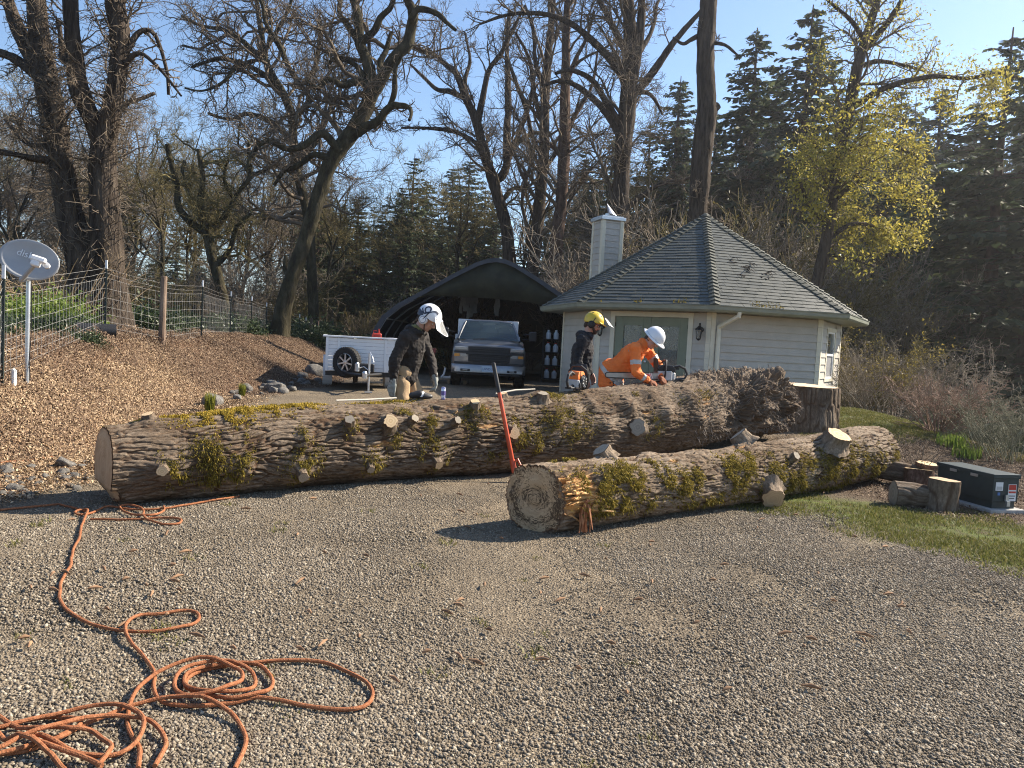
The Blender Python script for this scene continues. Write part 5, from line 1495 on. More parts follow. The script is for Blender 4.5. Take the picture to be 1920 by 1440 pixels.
crate = thing('wooden_pallet', 'low weathered pallet on the ground beside the red post', 'pallet', (float(p[0]) + .45, y_ + .3, Gz(p[0] + .45, y_ + .3)))
for k in range(5):
    m_ = MB(); m_.box((0, -.4 + k * .2, .12), (1.0, .13, .02), ch=.003); m_.build('slat', M_board, crate)
for k in (-.45, 0, .45):
    m_ = MB(); m_.box((k, 0, .055), (.08, .95, .11)); m_.build('bearer', M_board, crate)
m_ = MB(); m_.tube([(-.1, 0, .03), (-.03, 0, .12), (.0, 0, .30)], .03, 6); m_.tube([(-.12, .02, .03), (.2, .0, .03)], .035, 6); m_.box((.16, 0, .04), (.1, .09, .07), ch=.01)
loose('jack_handle', m_, M_whitep, 'pale metal trolley jack lying on the pallet', 'jack', (float(p[0]) + .32, y_ + .2, Gz(p[0] + .45, y_ + .3) + .13), .2)
# ------------------------------------------------------------------ people
def _round_tube(p0, p1, r0, r1, sides=12):
    p0, p1 = Vector(p0), Vector(p1); d = p1 - p0; L_ = d.length
    if L_ < 1e-5: d = Vector((0, 0, 1)); L_ = 1e-5
    d.normalize(); path = []; rad = []
    for a in (-80, -50, -25, 0): path.append(p0 + d * r0 * math.sin(math.radians(a))); rad.append(r0 * math.cos(math.radians(a)))
    for a in (0, 25, 50, 80): path.append(p1 + d * r1 * math.sin(math.radians(a)) + d * 1e-5); rad.append(r1 * math.cos(math.radians(a)))
    return MB().tube(path, rad, sides)
def blob(name, segs, ells, voxel, smooth=4):
    """one continuous skin over tapered limbs and ellipsoids"""
    m_ = MB()
    for p0, p1, r0, r1 in segs:
        t = _round_tube(p0, p1, r0, r1); m_.add(t.v, t.f)
    for e in ells:
        c, r = e[0], e[1]; M_ = e[2] if len(e) > 2 else Matrix.Identity(3)
        bm = bmesh.new(); bmesh.ops.create_icosphere(bm, subdivisions=3, radius=1); bm.verts.index_update()
        m_.add([Vector(c) + M_ @ Vector((v.co.x * r[0], v.co.y * r[1], v.co.z * r[2])) for v in bm.verts], [[v.index for v in f.verts] for f in bm.faces]); bm.free()
    me = bpy.data.meshes.new(name); me.from_pydata(m_.v, [], m_.f)
    bm = bmesh.new(); bm.from_mesh(me); bmesh.ops.recalc_face_normals(bm, faces=bm.faces[:]); bm.to_mesh(me); bm.free()
    o = bpy.data.objects.new('tmp', me); COL.objects.link(o)
    r = o.modifiers.new('r', 'REMESH'); r.mode = 'VOXEL'; r.voxel_size = voxel
    if smooth:
        s = o.modifiers.new('s', 'SMOOTH'); s.iterations = smooth; s.factor = .5
    dg = bpy.context.evaluated_depsgraph_get(); dg.update()
    out = bpy.data.meshes.new_from_object(o.evaluated_get(dg)); out.name = name
    bpy.data.objects.remove(o); out.polygons.foreach_set('use_smooth', [True] * len(out.polygons))
    return out
def wrinkle(me, amp, freq, seed, stretch=(1, 1, 1)):
    n = len(me.vertices); co = np.empty(n * 3, np.float32); me.vertices.foreach_get('co', co); co = co.reshape(-1, 3)
    no = np.empty(n * 3, np.float32); me.vertex_normals.foreach_get('vector', no); no = no.reshape(-1, 3)
    k = vn(co * freq * np.array(stretch), seed) * .6 - np.abs(vn(co * freq * 1.7 * np.array(stretch), seed + 1)) * .8
    me.vertices.foreach_set('co', (co + no * (amp * k)[:, None]).ravel()); me.update()
def patch_of(me, pred, off, name, m, parent):
    """a thin piece of cloth or paint lying on a surface: the faces where pred(centre, normal), lifted by off"""
    bm = bmesh.new(); bm.from_mesh(me); bm.normal_update()
    dead = [f for f in bm.faces if not pred(f.calc_center_median(), f.normal)]
    bmesh.ops.delete(bm, geom=dead, context='FACES')
    for v in bm.verts: v.co += v.normal * off
    out = bpy.data.meshes.new(name); bm.to_mesh(out); bm.free(); out.materials.append(m)
    out.polygons.foreach_set('use_smooth', [True] * len(out.polygons))
    return link(name, out, parent)
def hand_segs(w, d, n, side, curl=.5, k=1.0, spread=.12):
    """palm, four jointed fingers and a thumb; w wrist, d along the hand, n out of the back of the hand"""
    w = Vector(w); d = Vector(d).normalized(); n = (Vector(n) - d * d.dot(Vector(n))).normalized(); s = d.cross(n) * side
    segs = [(w - d * .03, w + d * .02, .027 * k, .028 * k)]
    for i, f in enumerate((-.030, -.010, .011, .030)):
        segs.append((w + d * .01 + s * f * .6, w + d * .085 + s * f, .019 * k, .013 * k))
        L1 = (.046, .052, .048, .038)[i]; p = w + d * .088 + s * f; a = curl * .55
        q = p
        for seg, l in enumerate((L1, L1 * .65, L1 * .5)):
            a2 = curl * (.55 + .75 * seg)
            dd = d * math.cos(a2) - n * math.sin(a2) + s * f * spread * 6
            q2 = q + dd.normalized() * l; segs.append((q, q2, (.0105 - .0012 * seg) * k, (.0098 - .0014 * seg) * k)); q = q2
    t0 = w + d * .025 - s * .026; t1 = t0 + (d * .6 - s * .75 - n * .25).normalized() * .045; t2 = t1 + (d * .85 - s * .25 - n * .4).normalized() * .034; t3 = t2 + (d * .9 - n * .45 + s * .1).normalized() * .026
    segs += [(t0, t1, .016 * k, .0125 * k), (t1, t2, .0125 * k, .011 * k), (t2, t3, .011 * k, .0095 * k)]
    return segs
M_skin = mat('skin', (.44, .24, .17), (.52, .30, .22), 14, .55)
M_hair = mat('dark_hair', (.035, .022, .015), (.06, .04, .028), 60, .8)
M_eye = mat('eye_white', (.6, .58, .55), None, rough=.3)
M_steel = mat('bare_steel', (.36, .34, .31), (.46, .44, .4), 12, .45, .8)
M_orange = mat('saw_orange', (.72, .16, .03), (.78, .2, .045), 14, .4)
M_lgrey = mat('light_grey_plastic', (.42, .42, .41), (.5, .5, .49), 20, .5)
M_boot = mat('brown_work_boot', (.06, .035, .02), (.10, .06, .035), 14, .7)
def person(label, loc, rz, k, pose, cloth, head_rot, gloves=None, beard=False, glasses=False):
    """pose: joints in metres for a figure facing +x; k: overall scale"""
    t = thing('person', label, 'person', loc, rz)
    t.scale = (k, k, k)
    J = {a: Vector(b) for a, b in pose.items()}
    HM = Matrix.Rotation(math.radians(head_rot[1]), 3, 'Z') @ Matrix.Rotation(math.radians(head_rot[0]), 3, 'Y') @ Matrix.Rotation(math.radians(head_rot[2]), 3, 'X')
    H = lambda x, y, z: J['head'] + HM @ Vector((x, y, z))
    segs = []; ells = []
    # head
    ells += [(H(-.005, 0, .025), (.097, .076, .105), HM), (H(.032, 0, -.05), (.062, .056, .072), HM), (H(.070, 0, -.098), (.022, .024, .018), HM), (H(.088, 0, -.062), (.014, .025, .010), HM)]
    for s in (-1, 1):
        ells += [(H(-.01, s * .077, -.01), (.02, .012, .032), HM), (H(.062, s * .036, -.03), (.028, .022, .024), HM)]
        segs.append((H(.082, s * .045, .026), H(.088, s * .012, .024), .012, .013))
    segs += [(H(.088, 0, .018), H(.114, 0, -.026), .010, .0145), (H(.104, -.012, -.03), H(.104, .012, -.03), .010, .010)]
    segs += [(J['neck'], J['head'] + HM @ Vector((-.025, 0, -.05)), .062, .055)]
    # trunk and limbs
    trunk = [(J['hips'], J['chest'], .13, .135), (J['chest'], J['neck'], .12, .07)]
    for s in ('R', 'L'):
        trunk.append((J['chest'], J['sh' + s], .11, .065)); 
    arms = []
    for s in ('R', 'L'):
        arms += [(J['sh' + s], J['el' + s], .056, .043), (J['el' + s], J['wr' + s], .043, .028)]
    legs = []
    for s in ('R', 'L'):
        legs += [(J['hip' + s], J['kn' + s], .088, .058), (J['kn' + s], J['an' + s], .056, .040), (J['an' + s], J['to' + s], .042, .034)]
    hands = []
    for s, sd in (('R', -1), ('L', 1)):
        hands += hand_segs(J['wr' + s], J['hd' + s] - J['wr' + s], pose_n[s] if False else J['hn' + s], sd, pose.get('curl' + s, (.6, 0, 0))[0])
    body = blob('body', segs + trunk + arms + legs + hands, ells + [(J['hips'], (.13, .165, .12))], .0075, 3)
    body.materials.append(M_skin); link('body', body, t)
    for s in (-1, 1):
        m_ = MB(); c = H(.087, s * .031, .004); m_.lathe([(0, -.0105), (.008, -.007), (.0105, 0), (.008, .007), (0, .0105)], tuple(c), sides=10); m_.build('eye', M_eye, t, smooth=True)
    if beard:
        b = blob('beard', [(H(.088, -.028, -.08), H(.088, .028, -.08), .02, .02), (H(.04, -.062, -.06), H(.085, -.02, -.1), .018, .022), (H(.04, .062, -.06), H(.085, .02, -.1), .018, .022), (H(.06, 0, -.11), H(.09, 0, -.1), .026, .022), (H(.104, -.02, -.047), H(.104, .02, -.047), .007, .007)], [], .006, 2); b.materials.append(M_hair); link('beard', b, t)
    hr = blob('hair', [], [(H(-.025, 0, .02), (.085, .083, .10), HM), (H(-.07, 0, -.05), (.04, .055, .05), HM)], .01, 2); hr.materials.append(M_hair); link('hair', hr, t)
    if glasses:
        m_ = MB()
        for s in (-1, 1):
            c = H(.103, s * .032, .005); m_.box(c, (.008, .052, .03), M=HM, ch=.003); m_.tube([H(.1, s * .058, .01), H(.0, s * .084, .012)], .0035, 5)
        m_.build('glasses', M_black, t)
    # jacket
    c = cloth
    jz = J['hips'] * .82 + (J['chest'] * 2 - J['chest']) * .18
    dn = (J['hips'] - J['chest']).normalized()
    hem = J['hips'] + dn * c.get('hem', .06)
    js = [(hem, J['chest'], .148, .16), (J['chest'], J['neck'] + (J['neck'] - J['chest']) * .02, .145, .085)]
    je = [(hem, (.155, .19, .09), Vector((0, 0, 1)).rotation_difference(-dn).to_matrix()), (J['chest'], (.15, .195, .17), Vector((0, 0, 1)).rotation_difference(-dn).to_matrix())]
    for s in ('R', 'L'):
        cuff = J['el' + s] + (J['wr' + s] - J['el' + s]) * .93
        js += [(J['chest'] + (J['neck'] - J['chest']) * .35, J['sh' + s], .12, .088), (J['sh' + s], J['el' + s], .083, .066), (J['el' + s], cuff, .066, .047)]
    if c.get('hood'):
        je += [(J['neck'] + (J['neck'] - J['chest']).normalized() * .01 + Vector((-.085, 0, -.005)), (.085, .13, .07)), ]
        js += [(J['neck'] + Vector((-.06, -.1, .02)), J['neck'] + Vector((.05, -.07, -.02)), .04, .035), (J['neck'] + Vector((-.06, .1, .02)), J['neck'] + Vector((.05, .07, -.02)), .04, .035)]
    else:
        js += [(J['neck'] + Vector((-.04, 0, 0)), J['neck'] + Vector((-.02, 0, .03)), .072, .068)]
    if c.get('skirt'): js += [(J['hips'] + Vector((-.02, y_, .07)), J['hips'] + Vector((-.01, y_ * 1.1, -c['skirt'])), .152, .155) for y_ in (-.065, .065)]; je += [(J['hips'] - Vector((0, 0, c['skirt'] * .6)), (.16, .2, .14))]
    jk = blob('jacket', js, je, .0095, 3); wrinkle(jk, .012, 14, c.get('seed', 1), (1, 1, 1.5)); wrinkle(jk, .006, 34, c.get('seed', 1) + 5, (1, 1, 1.6))
    jk.materials.append(c['top']); jo = link(c.get('topname', 'jacket'), jk, t)
    # trousers and boots
    tsg = [(J['hips'] + Vector((0, -.05, .05)), J['hips'] + Vector((0, .05, .05)), .135, .135)]
    bs = []; be = []
    for s in ('R', 'L'):
        tsg += [(J['hip' + s], J['kn' + s], .108, .082), (J['kn' + s], J['an' + s] + Vector((0, 0, .04)), .08, .072)]
    tr_ = blob('trousers', tsg, [], .011, 3); wrinkle(tr_, .006, 12, 7); tr_.materials.append(c['leg']); link('trousers', tr_, t)
    for s in ('R', 'L'):
        a, o = J['an' + s], J['to' + s]
        b = blob('boot', [(a + Vector((0, 0, .10)), a + Vector((-.01, 0, .0)), .058, .055), (a, o, .055, .044)], [(a * .5 + o * .5 + Vector((0, 0, -.015)), (.13, .048, .035))], .009, 2); b.materials.append(M_boot); bo = link('boot', b, t)
        m_ = MB(); cc = a * .5 + o * .5; m_.box((cc.x, cc.y, .012), (.28, .095, .024), ch=.008); m_.build('sole', M_rubber, bo)
    if gloves:
        for s, sd in (('R', -1), ('L', 1)):
            cu = J['wr' + s] + (J['el' + s] - J['wr' + s]).normalized() * .05
            g = blob('glove', hand_segs(J['wr' + s], J['hd' + s] - J['wr' + s], J['hn' + s], sd, pose.get('curl' + s, (.6, 0, 0))[0], 1.32) + [(cu, J['wr' + s], .042, .036)], [], .0055, 2); g.materials.append(gloves); link('glove', g, t)
    return t, H, HM, J, jo
def shell(H, HM, c, r, zcut, seg=(40, 18), lip=0.0, ridge=0.0, brim=None):
    """helmet dome as a closed shell in head space: radii r, lower rim zcut(angle)"""
    m_ = MB(); vs = []; na, nh = seg
    for j in range(nh + 1):
        f = j / nh
        for i in range(na):
            a = 2 * PI * i / na; zc = zcut(a)
            ph = math.asin(max(-.95, min(1, zc / r[2]))); e = ph + (PI / 2 - ph) * f
            b = 1 + ridge * math.exp(-((math.sin(a) * math.cos(e)) / .22) ** 2) * math.sin(max(e, 0)) ** .5 if ridge else 1
            bb = 1 + lip * math.exp(-f * 14)
            vs.append(H(c[0] + r[0] * math.cos(a) * math.cos(e) * bb, c[1] + r[1] * math.sin(a) * math.cos(e) * bb, c[2] + r[2] * math.sin(e) * b))
    m_.add(vs, [(j * na + i, j * na + (i + 1) % na, (j + 1) * na + (i + 1) % na, (j + 1) * na + i) for j in range(nh) for i in range(na)])
    return m_
def earmuff(H, HM, s, m, m2, t, r=.046):
    q = HM @ Vector((0, 0, 1)).rotation_difference(Vector((0, s, 0))).to_matrix()
    m_ = MB(); m_.lathe([(r * .8, -.02), (r, -.012), (r * 1.05, .008), (r * .9, .024), (r * .5, .03), (0, .03)], tuple(H(-.008, s * .098, -.018)), sides=20, M=q); e = m_.build('ear_muff', m, t, smooth=True)
    m_ = MB(); m_.lathe([(r * .62, .026), (r * .70, .032), (r * .78, .026)], tuple(H(-.008, s * .098, -.018)), sides=20, M=q); m_.build('muff_ring', m2, e, smooth=True)
    m_ = MB(); m_.tube([H(-.008, s * .125, -.01), H(-.004, s * .122, .05), H(.0, s * .112, .085)], .006, 5); m_.build('muff_arm', M_black, e)
# the one in a brown jacket and white climbing helmet, behind the log
M_brownjk = mat('dark_brown_canvas', (.016, .013, .011), (.032, .025, .021), 8, .85, bump=.2, bscale=120)
M_tan = mat('tan_canvas', (.34, .225, .12), (.44, .305, .175), 7, .85, bump=.2, bscale=100)
M_glove = mat('grey_knit_glove', (.22, .23, .21), (.32, .33, .3), 30, .9)
M_hwhite = mat('white_helmet_shell', (.74, .75, .77), (.78, .79, .8), 8, .3, coat=.4)
M_navy = mat('navy_helmet_stripe', (.02, .025, .05), None, rough=.35)
M_visor = mat('visor_sheet', (.55, .55, .52), None, rough=.25, alpha=.42)
p = at_y(757, 720, 9.2)
pose1 = dict(hips=(0, 0, .98), chest=(.07, 0, 1.31), neck=(.14, 0, 1.50), head=(.245, 0, 1.635), shR=(.07, -.19, 1.43), shL=(.12, .19, 1.43), elR=(-.02, -.27, 1.15), wrR=(-.03, -.25, .91), hdR=(-.05, -.24, .80), hnR=(-.3, -1, 0),
             elL=(.22, .25, 1.18), wrL=(.30, .19, .98), hdL=(.33, .17, .87), hnL=(.9, .4, .3), hipR=(0, -.1, .93), hipL=(.03, .1, .93), knR=(.03, -.13, .50), knL=(.24, .12, .54), anR=(-.05, -.13, .08), anL=(.20, .13, .08), toR=(.13, -.15, .04), toL=(.38, .15, .04), curlR=(.7, 0, 0), curlL=(.9, 0, 0))
t1, H, HM, J, jo = person('person in a dark brown jacket and tan trousers wearing a white helmet with ear muffs', (float(p[0]), 9.2, Gz(p[0], 9.2)), math.radians(-12), 1.075, pose1, dict(top=M_brownjk, leg=M_tan, hood=True, hem=-.01, seed=3), (38, 0, 0), gloves=M_glove)
zc = lambda a: -.01 - .055 * max(0, -math.cos(a)) - .02 * abs(math.sin(a)) + .025 * max(0, math.cos(a))
hm = shell(H, HM, (-.005, 0, .045), (.142, .115, .125), zc, (110, 50), lip=.05, ridge=.07); hel = hm.build('helmet', M_hwhite, t1, smooth=True); hel.modifiers.new('t', 'SOLIDIFY').thickness = .006
HI = HM.inverted()
def hl(cn): return HI @ (cn - J['head'])
def swirl(c, n):
    q = hl(c); x, z = q.x, q.z - .045
    if abs(q.y) < .03: return False
    band = abs(z - (.045 + .35 * x + .03 * math.sin(x * 38))) < .010 and -.10 < x < .075
    hook = abs(math.hypot(x + .035, z - .055) - .032) < .008 and x < .0
    rim = z < -.018 + .02 * (x < -.05)
    return band or hook or (rim and x < .09)
patch_of(hel.data, swirl, .0025, 'helmet_stripe', M_navy, t1)
for s in (-1, 1): earmuff(H, HM, s, M_hwhite, mat('grey_ring', (.25, .26, .28), None) if s < 0 else bpy.data.materials['grey_ring'], t1, .05)
def visor(t, H, r, z0, z1, tilt, m, name, half=62, cx=.02, fl=.06, rimm=None):
    m_ = MB(); vs = []; na = 14; nz = 5
    for j in range(nz + 1):
        f = j / nz
        for i in range(na + 1):
            a = math.radians(-half + 2 * half * i / na); rr = r + fl * f
            vs.append(H(cx + rr * math.cos(a) + tilt * f, rr * .88 * math.sin(a), z0 + (z1 - z0) * f + .02 * (1 - math.cos(a)) * f))
    m_.add(vs, [(j * (na + 1) + i, j * (na + 1) + i + 1, (j + 1) * (na + 1) + i + 1, (j + 1) * (na + 1) + i) for j in range(nz) for i in range(na)])
    o = m_.build(name, m, t, smooth=True)
    m_ = MB(); m_.tube([vs[nz * (na + 1) + i] for i in range(na + 1)], .005, 5); m_.tube([vs[j * (na + 1)] for j in range(nz + 1)], .004, 5); m_.tube([vs[j * (na + 1) + na] for j in range(nz + 1)], .004, 5); m_.tube([vs[i] for i in range(na + 1)], .005, 5)
    m_.build(name + '_rim', rimm or M_hwhite, o)
visor(t1, H, .128, .085, .0, .085, M_visor, 'visor')
m_ = MB(); m_.tube([H(.0, -.09, .0), H(.03, -.066, -.06), H(.05, -.03, -.108), H(.05, .03, -.108), H(.03, .066, -.06), H(0, .09, 0)], .006, 5); m_.build('chin_strap', M_black, t1)
m_ = MB(); 
m_.tube([J['neck'] + Vector((-.07, -.08, .04)), J['neck'] + Vector((.0, -.09, .05)), J['neck'] + Vector((.05, -.05, .0))], [.02, .024, .02], 7); m_.build('neck_gaiter', mat('olive_gaiter', (.12, .12, .05), (.2, .2, .09), 20, .9), t1)

# the one in a black hooded jacket and yellow helmet
M_blackjk = mat('black_sweatshirt', (.012, .012, .014), (.024, .024, .028), 10, .9, bump=.2, bscale=100)
M_blackleg = mat('black_work_trousers', (.015, .015, .016), (.028, .028, .03), 9, .9)
M_hyellow = mat('yellow_helmet_shell', (.58, .41, .025), (.64, .46, .04), 8, .35, coat=.3)
M_meshv = mat('grey_mesh_visor', (.20, .20, .2), None, rough=.5, alpha=.72)
p = at_y(1087, 712, 11.35)
pose2 = dict(hips=(0, 0, .98), chest=(.02, 0, 1.32), neck=(.07, 0, 1.52), head=(.135, 0, 1.685), shR=(.0, -.19, 1.45), shL=(.05, .19, 1.45), elR=(-.04, -.25, 1.17), wrR=(.08, -.24, .94), hdR=(.12, -.23, .83), hnR=(.3, -1, 0),
             elL=(.0, .27, 1.18), wrL=(.16, .22, .98), hdL=(.2, .2, .87), hnL=(.5, 1, .1), hipR=(0, -.1, .93), hipL=(0, .1, .93), knR=(.03, -.12, .50), knL=(.05, .13, .50), anR=(-.03, -.13, .08), anL=(.0, .13, .08), toR=(.15, -.15, .04), toL=(.18, .15, .04), curlR=(.8, 0, 0), curlL=(.8, 0, 0))
t2, H, HM, J, jo = person('bearded person in a black hooded jacket wearing a yellow helmet with its visor raised', (float(p[0]), 11.35, Gz(p[0], 11.35)), math.radians(-6), 1.07, pose2, dict(top=M_blackjk, leg=M_blackleg, hood=True, hem=.08, seed=9), (24, 0, 0), beard=True, glasses=True)
hm = shell(H, HM, (-.005, 0, .045), (.138, .114, .12), zc, lip=.06, ridge=.08); hel = hm.build('helmet', M_hyellow, t2, smooth=True); hel.modifiers.new('t', 'SOLIDIFY').thickness = .006
m_ = MB(); vs = []
for i in range(15):
    a = math.radians(-65 + i * 130 / 14); vs += [H(-.005 + .14 * math.cos(a), .117 * math.sin(a), .062), H(-.005 + .195 * math.cos(a) , .122 * math.sin(a), .048)]
m_.add(vs, [(2 * i, 2 * i + 1, 2 * i + 3, 2 * i + 2) for i in range(14)]); o = m_.build('helmet_peak', M_hyellow, t2, smooth=True); o.modifiers.new('t', 'SOLIDIFY').thickness = .006
for y in (-.045, .045):
    m_ = MB()
    for x in (-.05, .0, .05): m_.box(H(x * 1.1, y * 1.2, .045 + .108 * math.sqrt(max(.05, 1 - (x / .14) ** 2 - (y * 1.2 / .114) ** 2)) + .004), (.035, .014, .012), M=HM, ch=.003)
    m_.build('helmet_vent', M_black, t2)
for s in (-1, 1): earmuff(H, HM, s, M_black, M_plastic, t2, .052)
m_ = MB(); vs = []
for j in range(5):
    for i in range(13):
        a = math.radians(-50 + 100 * i / 12); f = j / 4
        vs.append(H(.015 + (.15 + .105 * f) * math.cos(a) + .02 * f, .125 * math.sin(a), .135 - .06 * f + .02 * (1 - math.cos(a))))
m_.add(vs, [(j * 13 + i, j * 13 + i + 1, (j + 1) * 13 + i + 1, (j + 1) * 13 + i) for j in range(4) for i in range(12)]); m_.build('visor_screen', mat('pale_visor_screen', (.42, .42, .42), None, rough=.35, alpha=.85), t2, smooth=True)

# the one in an orange shirt and white hard hat, bending over the big saw
M_hivis = mat('fluorescent_orange_shirt', (.80, .17, .03), (.9, .22, .045), 6, .8, bump=.15, bscale=90)
M_tape = mat('silver_reflective_tape', (.42, .41, .38), (.5, .49, .46), 40, .4)
M_gl3 = mat('dark_orange_glove', (.10, .04, .02), (.30, .09, .03), 16, .85)
p = at_y(1147, 716, 11.1)
pose3 = dict(hips=(0, 0, .99), chest=(.25, 0, 1.27), neck=(.40, -.01, 1.41), head=(.52, -.02, 1.49), shR=(.34, -.21, 1.36), shL=(.38, .19, 1.38), elR=(.38, -.28, 1.06), wrR=(.53, -.2, .95), hdR=(.62, -.17, .92), hnR=(0, -.5, 1),
             elL=(.56, .25, 1.14), wrL=(.64, .04, 1.0), hdL=(.70, -.05, .97), hnL=(.5, .2, 1), hipR=(0, -.1, .93), hipL=(0, .1, .93), knR=(.10, -.14, .52), knL=(.08, .15, .50), anR=(-.02, -.15, .08), anL=(-.1, .17, .08), toR=(.16, -.17, .04), toL=(.08, .2, .04), curlR=(1.1, 0, 0), curlL=(1.1, 0, 0))
t3, H, HM, J, jo = person('person in an orange reflective shirt and white hard hat bending over a chainsaw', (float(p[0]), 11.1, Gz(p[0], 11.1)), math.radians(-22), 1.09, pose3, dict(top=M_hivis, leg=M_blackleg, hem=.05, skirt=.12, seed=21, topname='shirt'), (40, -28, -14), gloves=M_gl3)
zc3 = lambda a: -.012
hm = shell(H, HM, (-.005, 0, .045), (.142, .122, .125), zc3, ridge=.06); hel = hm.build('hard_hat', M_hwhite, t3, smooth=True); hel.modifiers.new('t', 'SOLIDIFY').thickness = .006
m_ = MB(); vs = []
for i in range(40):
    a = 2 * PI * i / 40; w = .042 + .016 * max(0, math.cos(a)); vs += [H(-.005 + .139 * math.cos(a), .119 * math.sin(a), .038), H(-.005 + (.139 + w) * math.cos(a), (.119 + w) * math.sin(a), .02)]
m_.add(vs, [(2 * i, 2 * i + 1, (2 * i + 3) % 80, (2 * i + 2) % 80) for i in range(40)]); o = m_.build('hat_brim', M_hwhite, t3, smooth=True); o.modifiers.new('t', 'SOLIDIFY').thickness = .007
def around(p0, p1, f0, f1, rmax):
    a, b = Vector(p0), Vector(p1); d = b - a; L2 = d.length_squared
    def pr(c, n):
        t = (c - a).dot(d) / L2
        return f0 < t < f1 and (c - a - d * t).length < rmax
    return pr
for s in ('R', 'L'):
    patch_of(jo.data, around(J['sh' + s], J['el' + s], .52, .70, .12), .002, 'sleeve_tape', M_tape, t3)
    patch_of(jo.data, around(J['el' + s], J['wr' + s], .52, .70, .09), .002, 'cuff_tape', M_tape, t3)
ax_t = (J['chest'] - J['hips'])
arm_free = lambda c: all((c - (J['sh' + s] + (J['el' + s] - J['sh' + s]) * min(1.2, max(.25, (c - J['sh' + s]).dot(J['el' + s] - J['sh' + s]) / (J['el' + s] - J['sh' + s]).length_squared)))).length > .10 for s in ('R', 'L'))
patch_of(jo.data, lambda c, n: -.05 < (c - J['hips']).dot(ax_t) / ax_t.length_squared < .11 and arm_free(c), .002, 'waist_tape', M_tape, t3)
patch_of(jo.data, lambda c, n: n.y < -.15 and abs((c - J['hips']).dot(ax_t) / ax_t.length_squared - .05 - (c.x - .02 + .3 * (c.z - 1.1)) * 1.5) < .07 and .1 < (c - J['hips']).dot(ax_t) / ax_t.length_squared < .8 and arm_free(c), .002, 'chest_tape', M_tape, t3)

# --- chainsaws: local +x points along the bar
def chainsaw(label, loc, rz, barlen, pitch=0.0, top=M_orange, logo=True):
    t = thing('chainsaw', label, 'chainsaw', loc, rz); t.rotation_euler = (0, pitch, rz)
    m_ = MB(); m_.box((0, 0, .085), (.30, .16, .12), ch=.02); m_.box((.02, .085, .09), (.22, .03, .14), ch=.012); m_.build('crankcase', M_lgrey, t, bevel=.0)
    m_ = MB(); m_.prism([(-.14, -.075, .14), (.14, -.075, .14), (.13, -.07, .20), (.06, -.06, .245), (-.09, -.06, .245), (-.14, -.07, .19)], (0, 0, 0), (0, .15, 0)); m_.build('top_cover', top, t, bevel=.012, smooth=True)
    m_ = MB(); m_.lathe([(.085, 0), (.09, .01), (.075, .028), (.03, .034), (0, .034)], (-.01, -.08, .115), sides=22, M=Matrix.Rotation(PI / 2, 3, 'X')); st_ = m_.build('starter_cover', M_plastic, t, smooth=True)
    for k in range(9):
        a = k * 2 * PI / 9; m_ = MB(); m_.box((-.01 + .055 * math.cos(a), -.112, .115 + .055 * math.sin(a)), (.038, .008, .010), M=Matrix.Rotation(-a, 3, 'Y')); m_.build('cooling_rib', M_lgrey, st_)
    m_ = MB(); m_.tube([(-.13, 0, .21), (-.22, 0, .235), (-.31, 0, .20), (-.345, 0, .12), (-.31, 0, .055), (-.2, 0, .045), (-.13, 0, .06)], [.02, .019, .018, .018, .018, .02, .024], 8); m_.box((-.2, 0, .035), (.2, .09, .02), ch=.006); rh = m_.build('rear_handle', M_plastic, t, smooth=True)
    m_ = MB(); m_.box((-.2, 0, .195), (.05, .014, .03), ch=.004); m_.build('trigger', M_black, rh)
    m_ = MB(); m_.tube([(.03, .085, .04), (.03, .13, .10), (.02, .125, .24), (.0, .07, .31), (-.01, -.05, .315), (.0, -.125, .26), (.02, -.145, .14), (.03, -.12, .03), (.03, -.06, .01)], .0135, 8); m_.build('front_handle', M_plastic, t, smooth=True)
    m_ = MB(); m_.prism([(.10, -.10, .18), (.115, -.10, .20), (.13, -.07, .34), (.13, .07, .34), (.115, .10, .20), (.10, .10, .18)], (0, 0, 0), (.014, 0, -.004)); m_.build('hand_guard', M_plastic, t, bevel=.004)
    m_ = MB(); m_.lathe([(.035, 0), (.04, .02), (0, .024)], (-.10, -.075, .07), sides=12, M=Matrix.Rotation(PI / 2, 3, 'X')); m_.build('fuel_cap', M_black, t)
    m_ = MB(); n = 10; h = .046
    pts = [(.10, -.0, .085 - h), (.14 + barlen, 0, .085 - h * .75)] + [(.14 + barlen + h * .75 * math.sin(a), 0, .085 - h * .75 * math.cos(a)) for a in np.linspace(.3, PI - .3, 7)] + [(.14 + barlen, 0, .085 + h * .75), (.10, 0, .085 + h)]
    m_.prism([(x, .088, z) for x, y, z in pts], (0, 0, 0), (0, .006, 0)); bar = m_.build('guide_bar', M_steel, t)
    m_ = MB(); loop = pts + [pts[0]]
    m_.tube([(x, .091, z) for x, y, z in loop], .007, 5); ch_ = m_.build('chain', M_black, bar)
    if logo:
        m_ = MB(); m_.box((.30, .0862, .085), (.14, .003, .05), ch=.001); m_.box((.30, .0960, .085), (.14, .003, .05), ch=.001); m_.build('bar_badge', mat('red_bar_badge', (.5, .06, .05), (.62, .2, .18), 60, .5), bar)
        for x in (.19, .215):
            m_ = MB(); m_.prism([(x, .0952, .04), (x + .01, .0952, .04), (x + .045, .0952, .13), (x + .035, .0952, .13)], (0, 0, 0), (0, .003, 0)); m_.prism([(x, .0848, .04), (x + .01, .0848, .04), (x + .045, .0848, .13), (x + .035, .0848, .13)], (0, 0, 0), (0, .003, 0)); m_.build('bar_stripe', M_whitep, bar)
    m_ = MB(); m_.prism([(.15, .05, .05), (.19, .05, .07), (.165, .05, .085), (.19, .05, .105), (.15, .05, .13)], (0, 0, 0), (0, .012, 0)); m_.build('bumper_spike', M_steel, t)
    return t
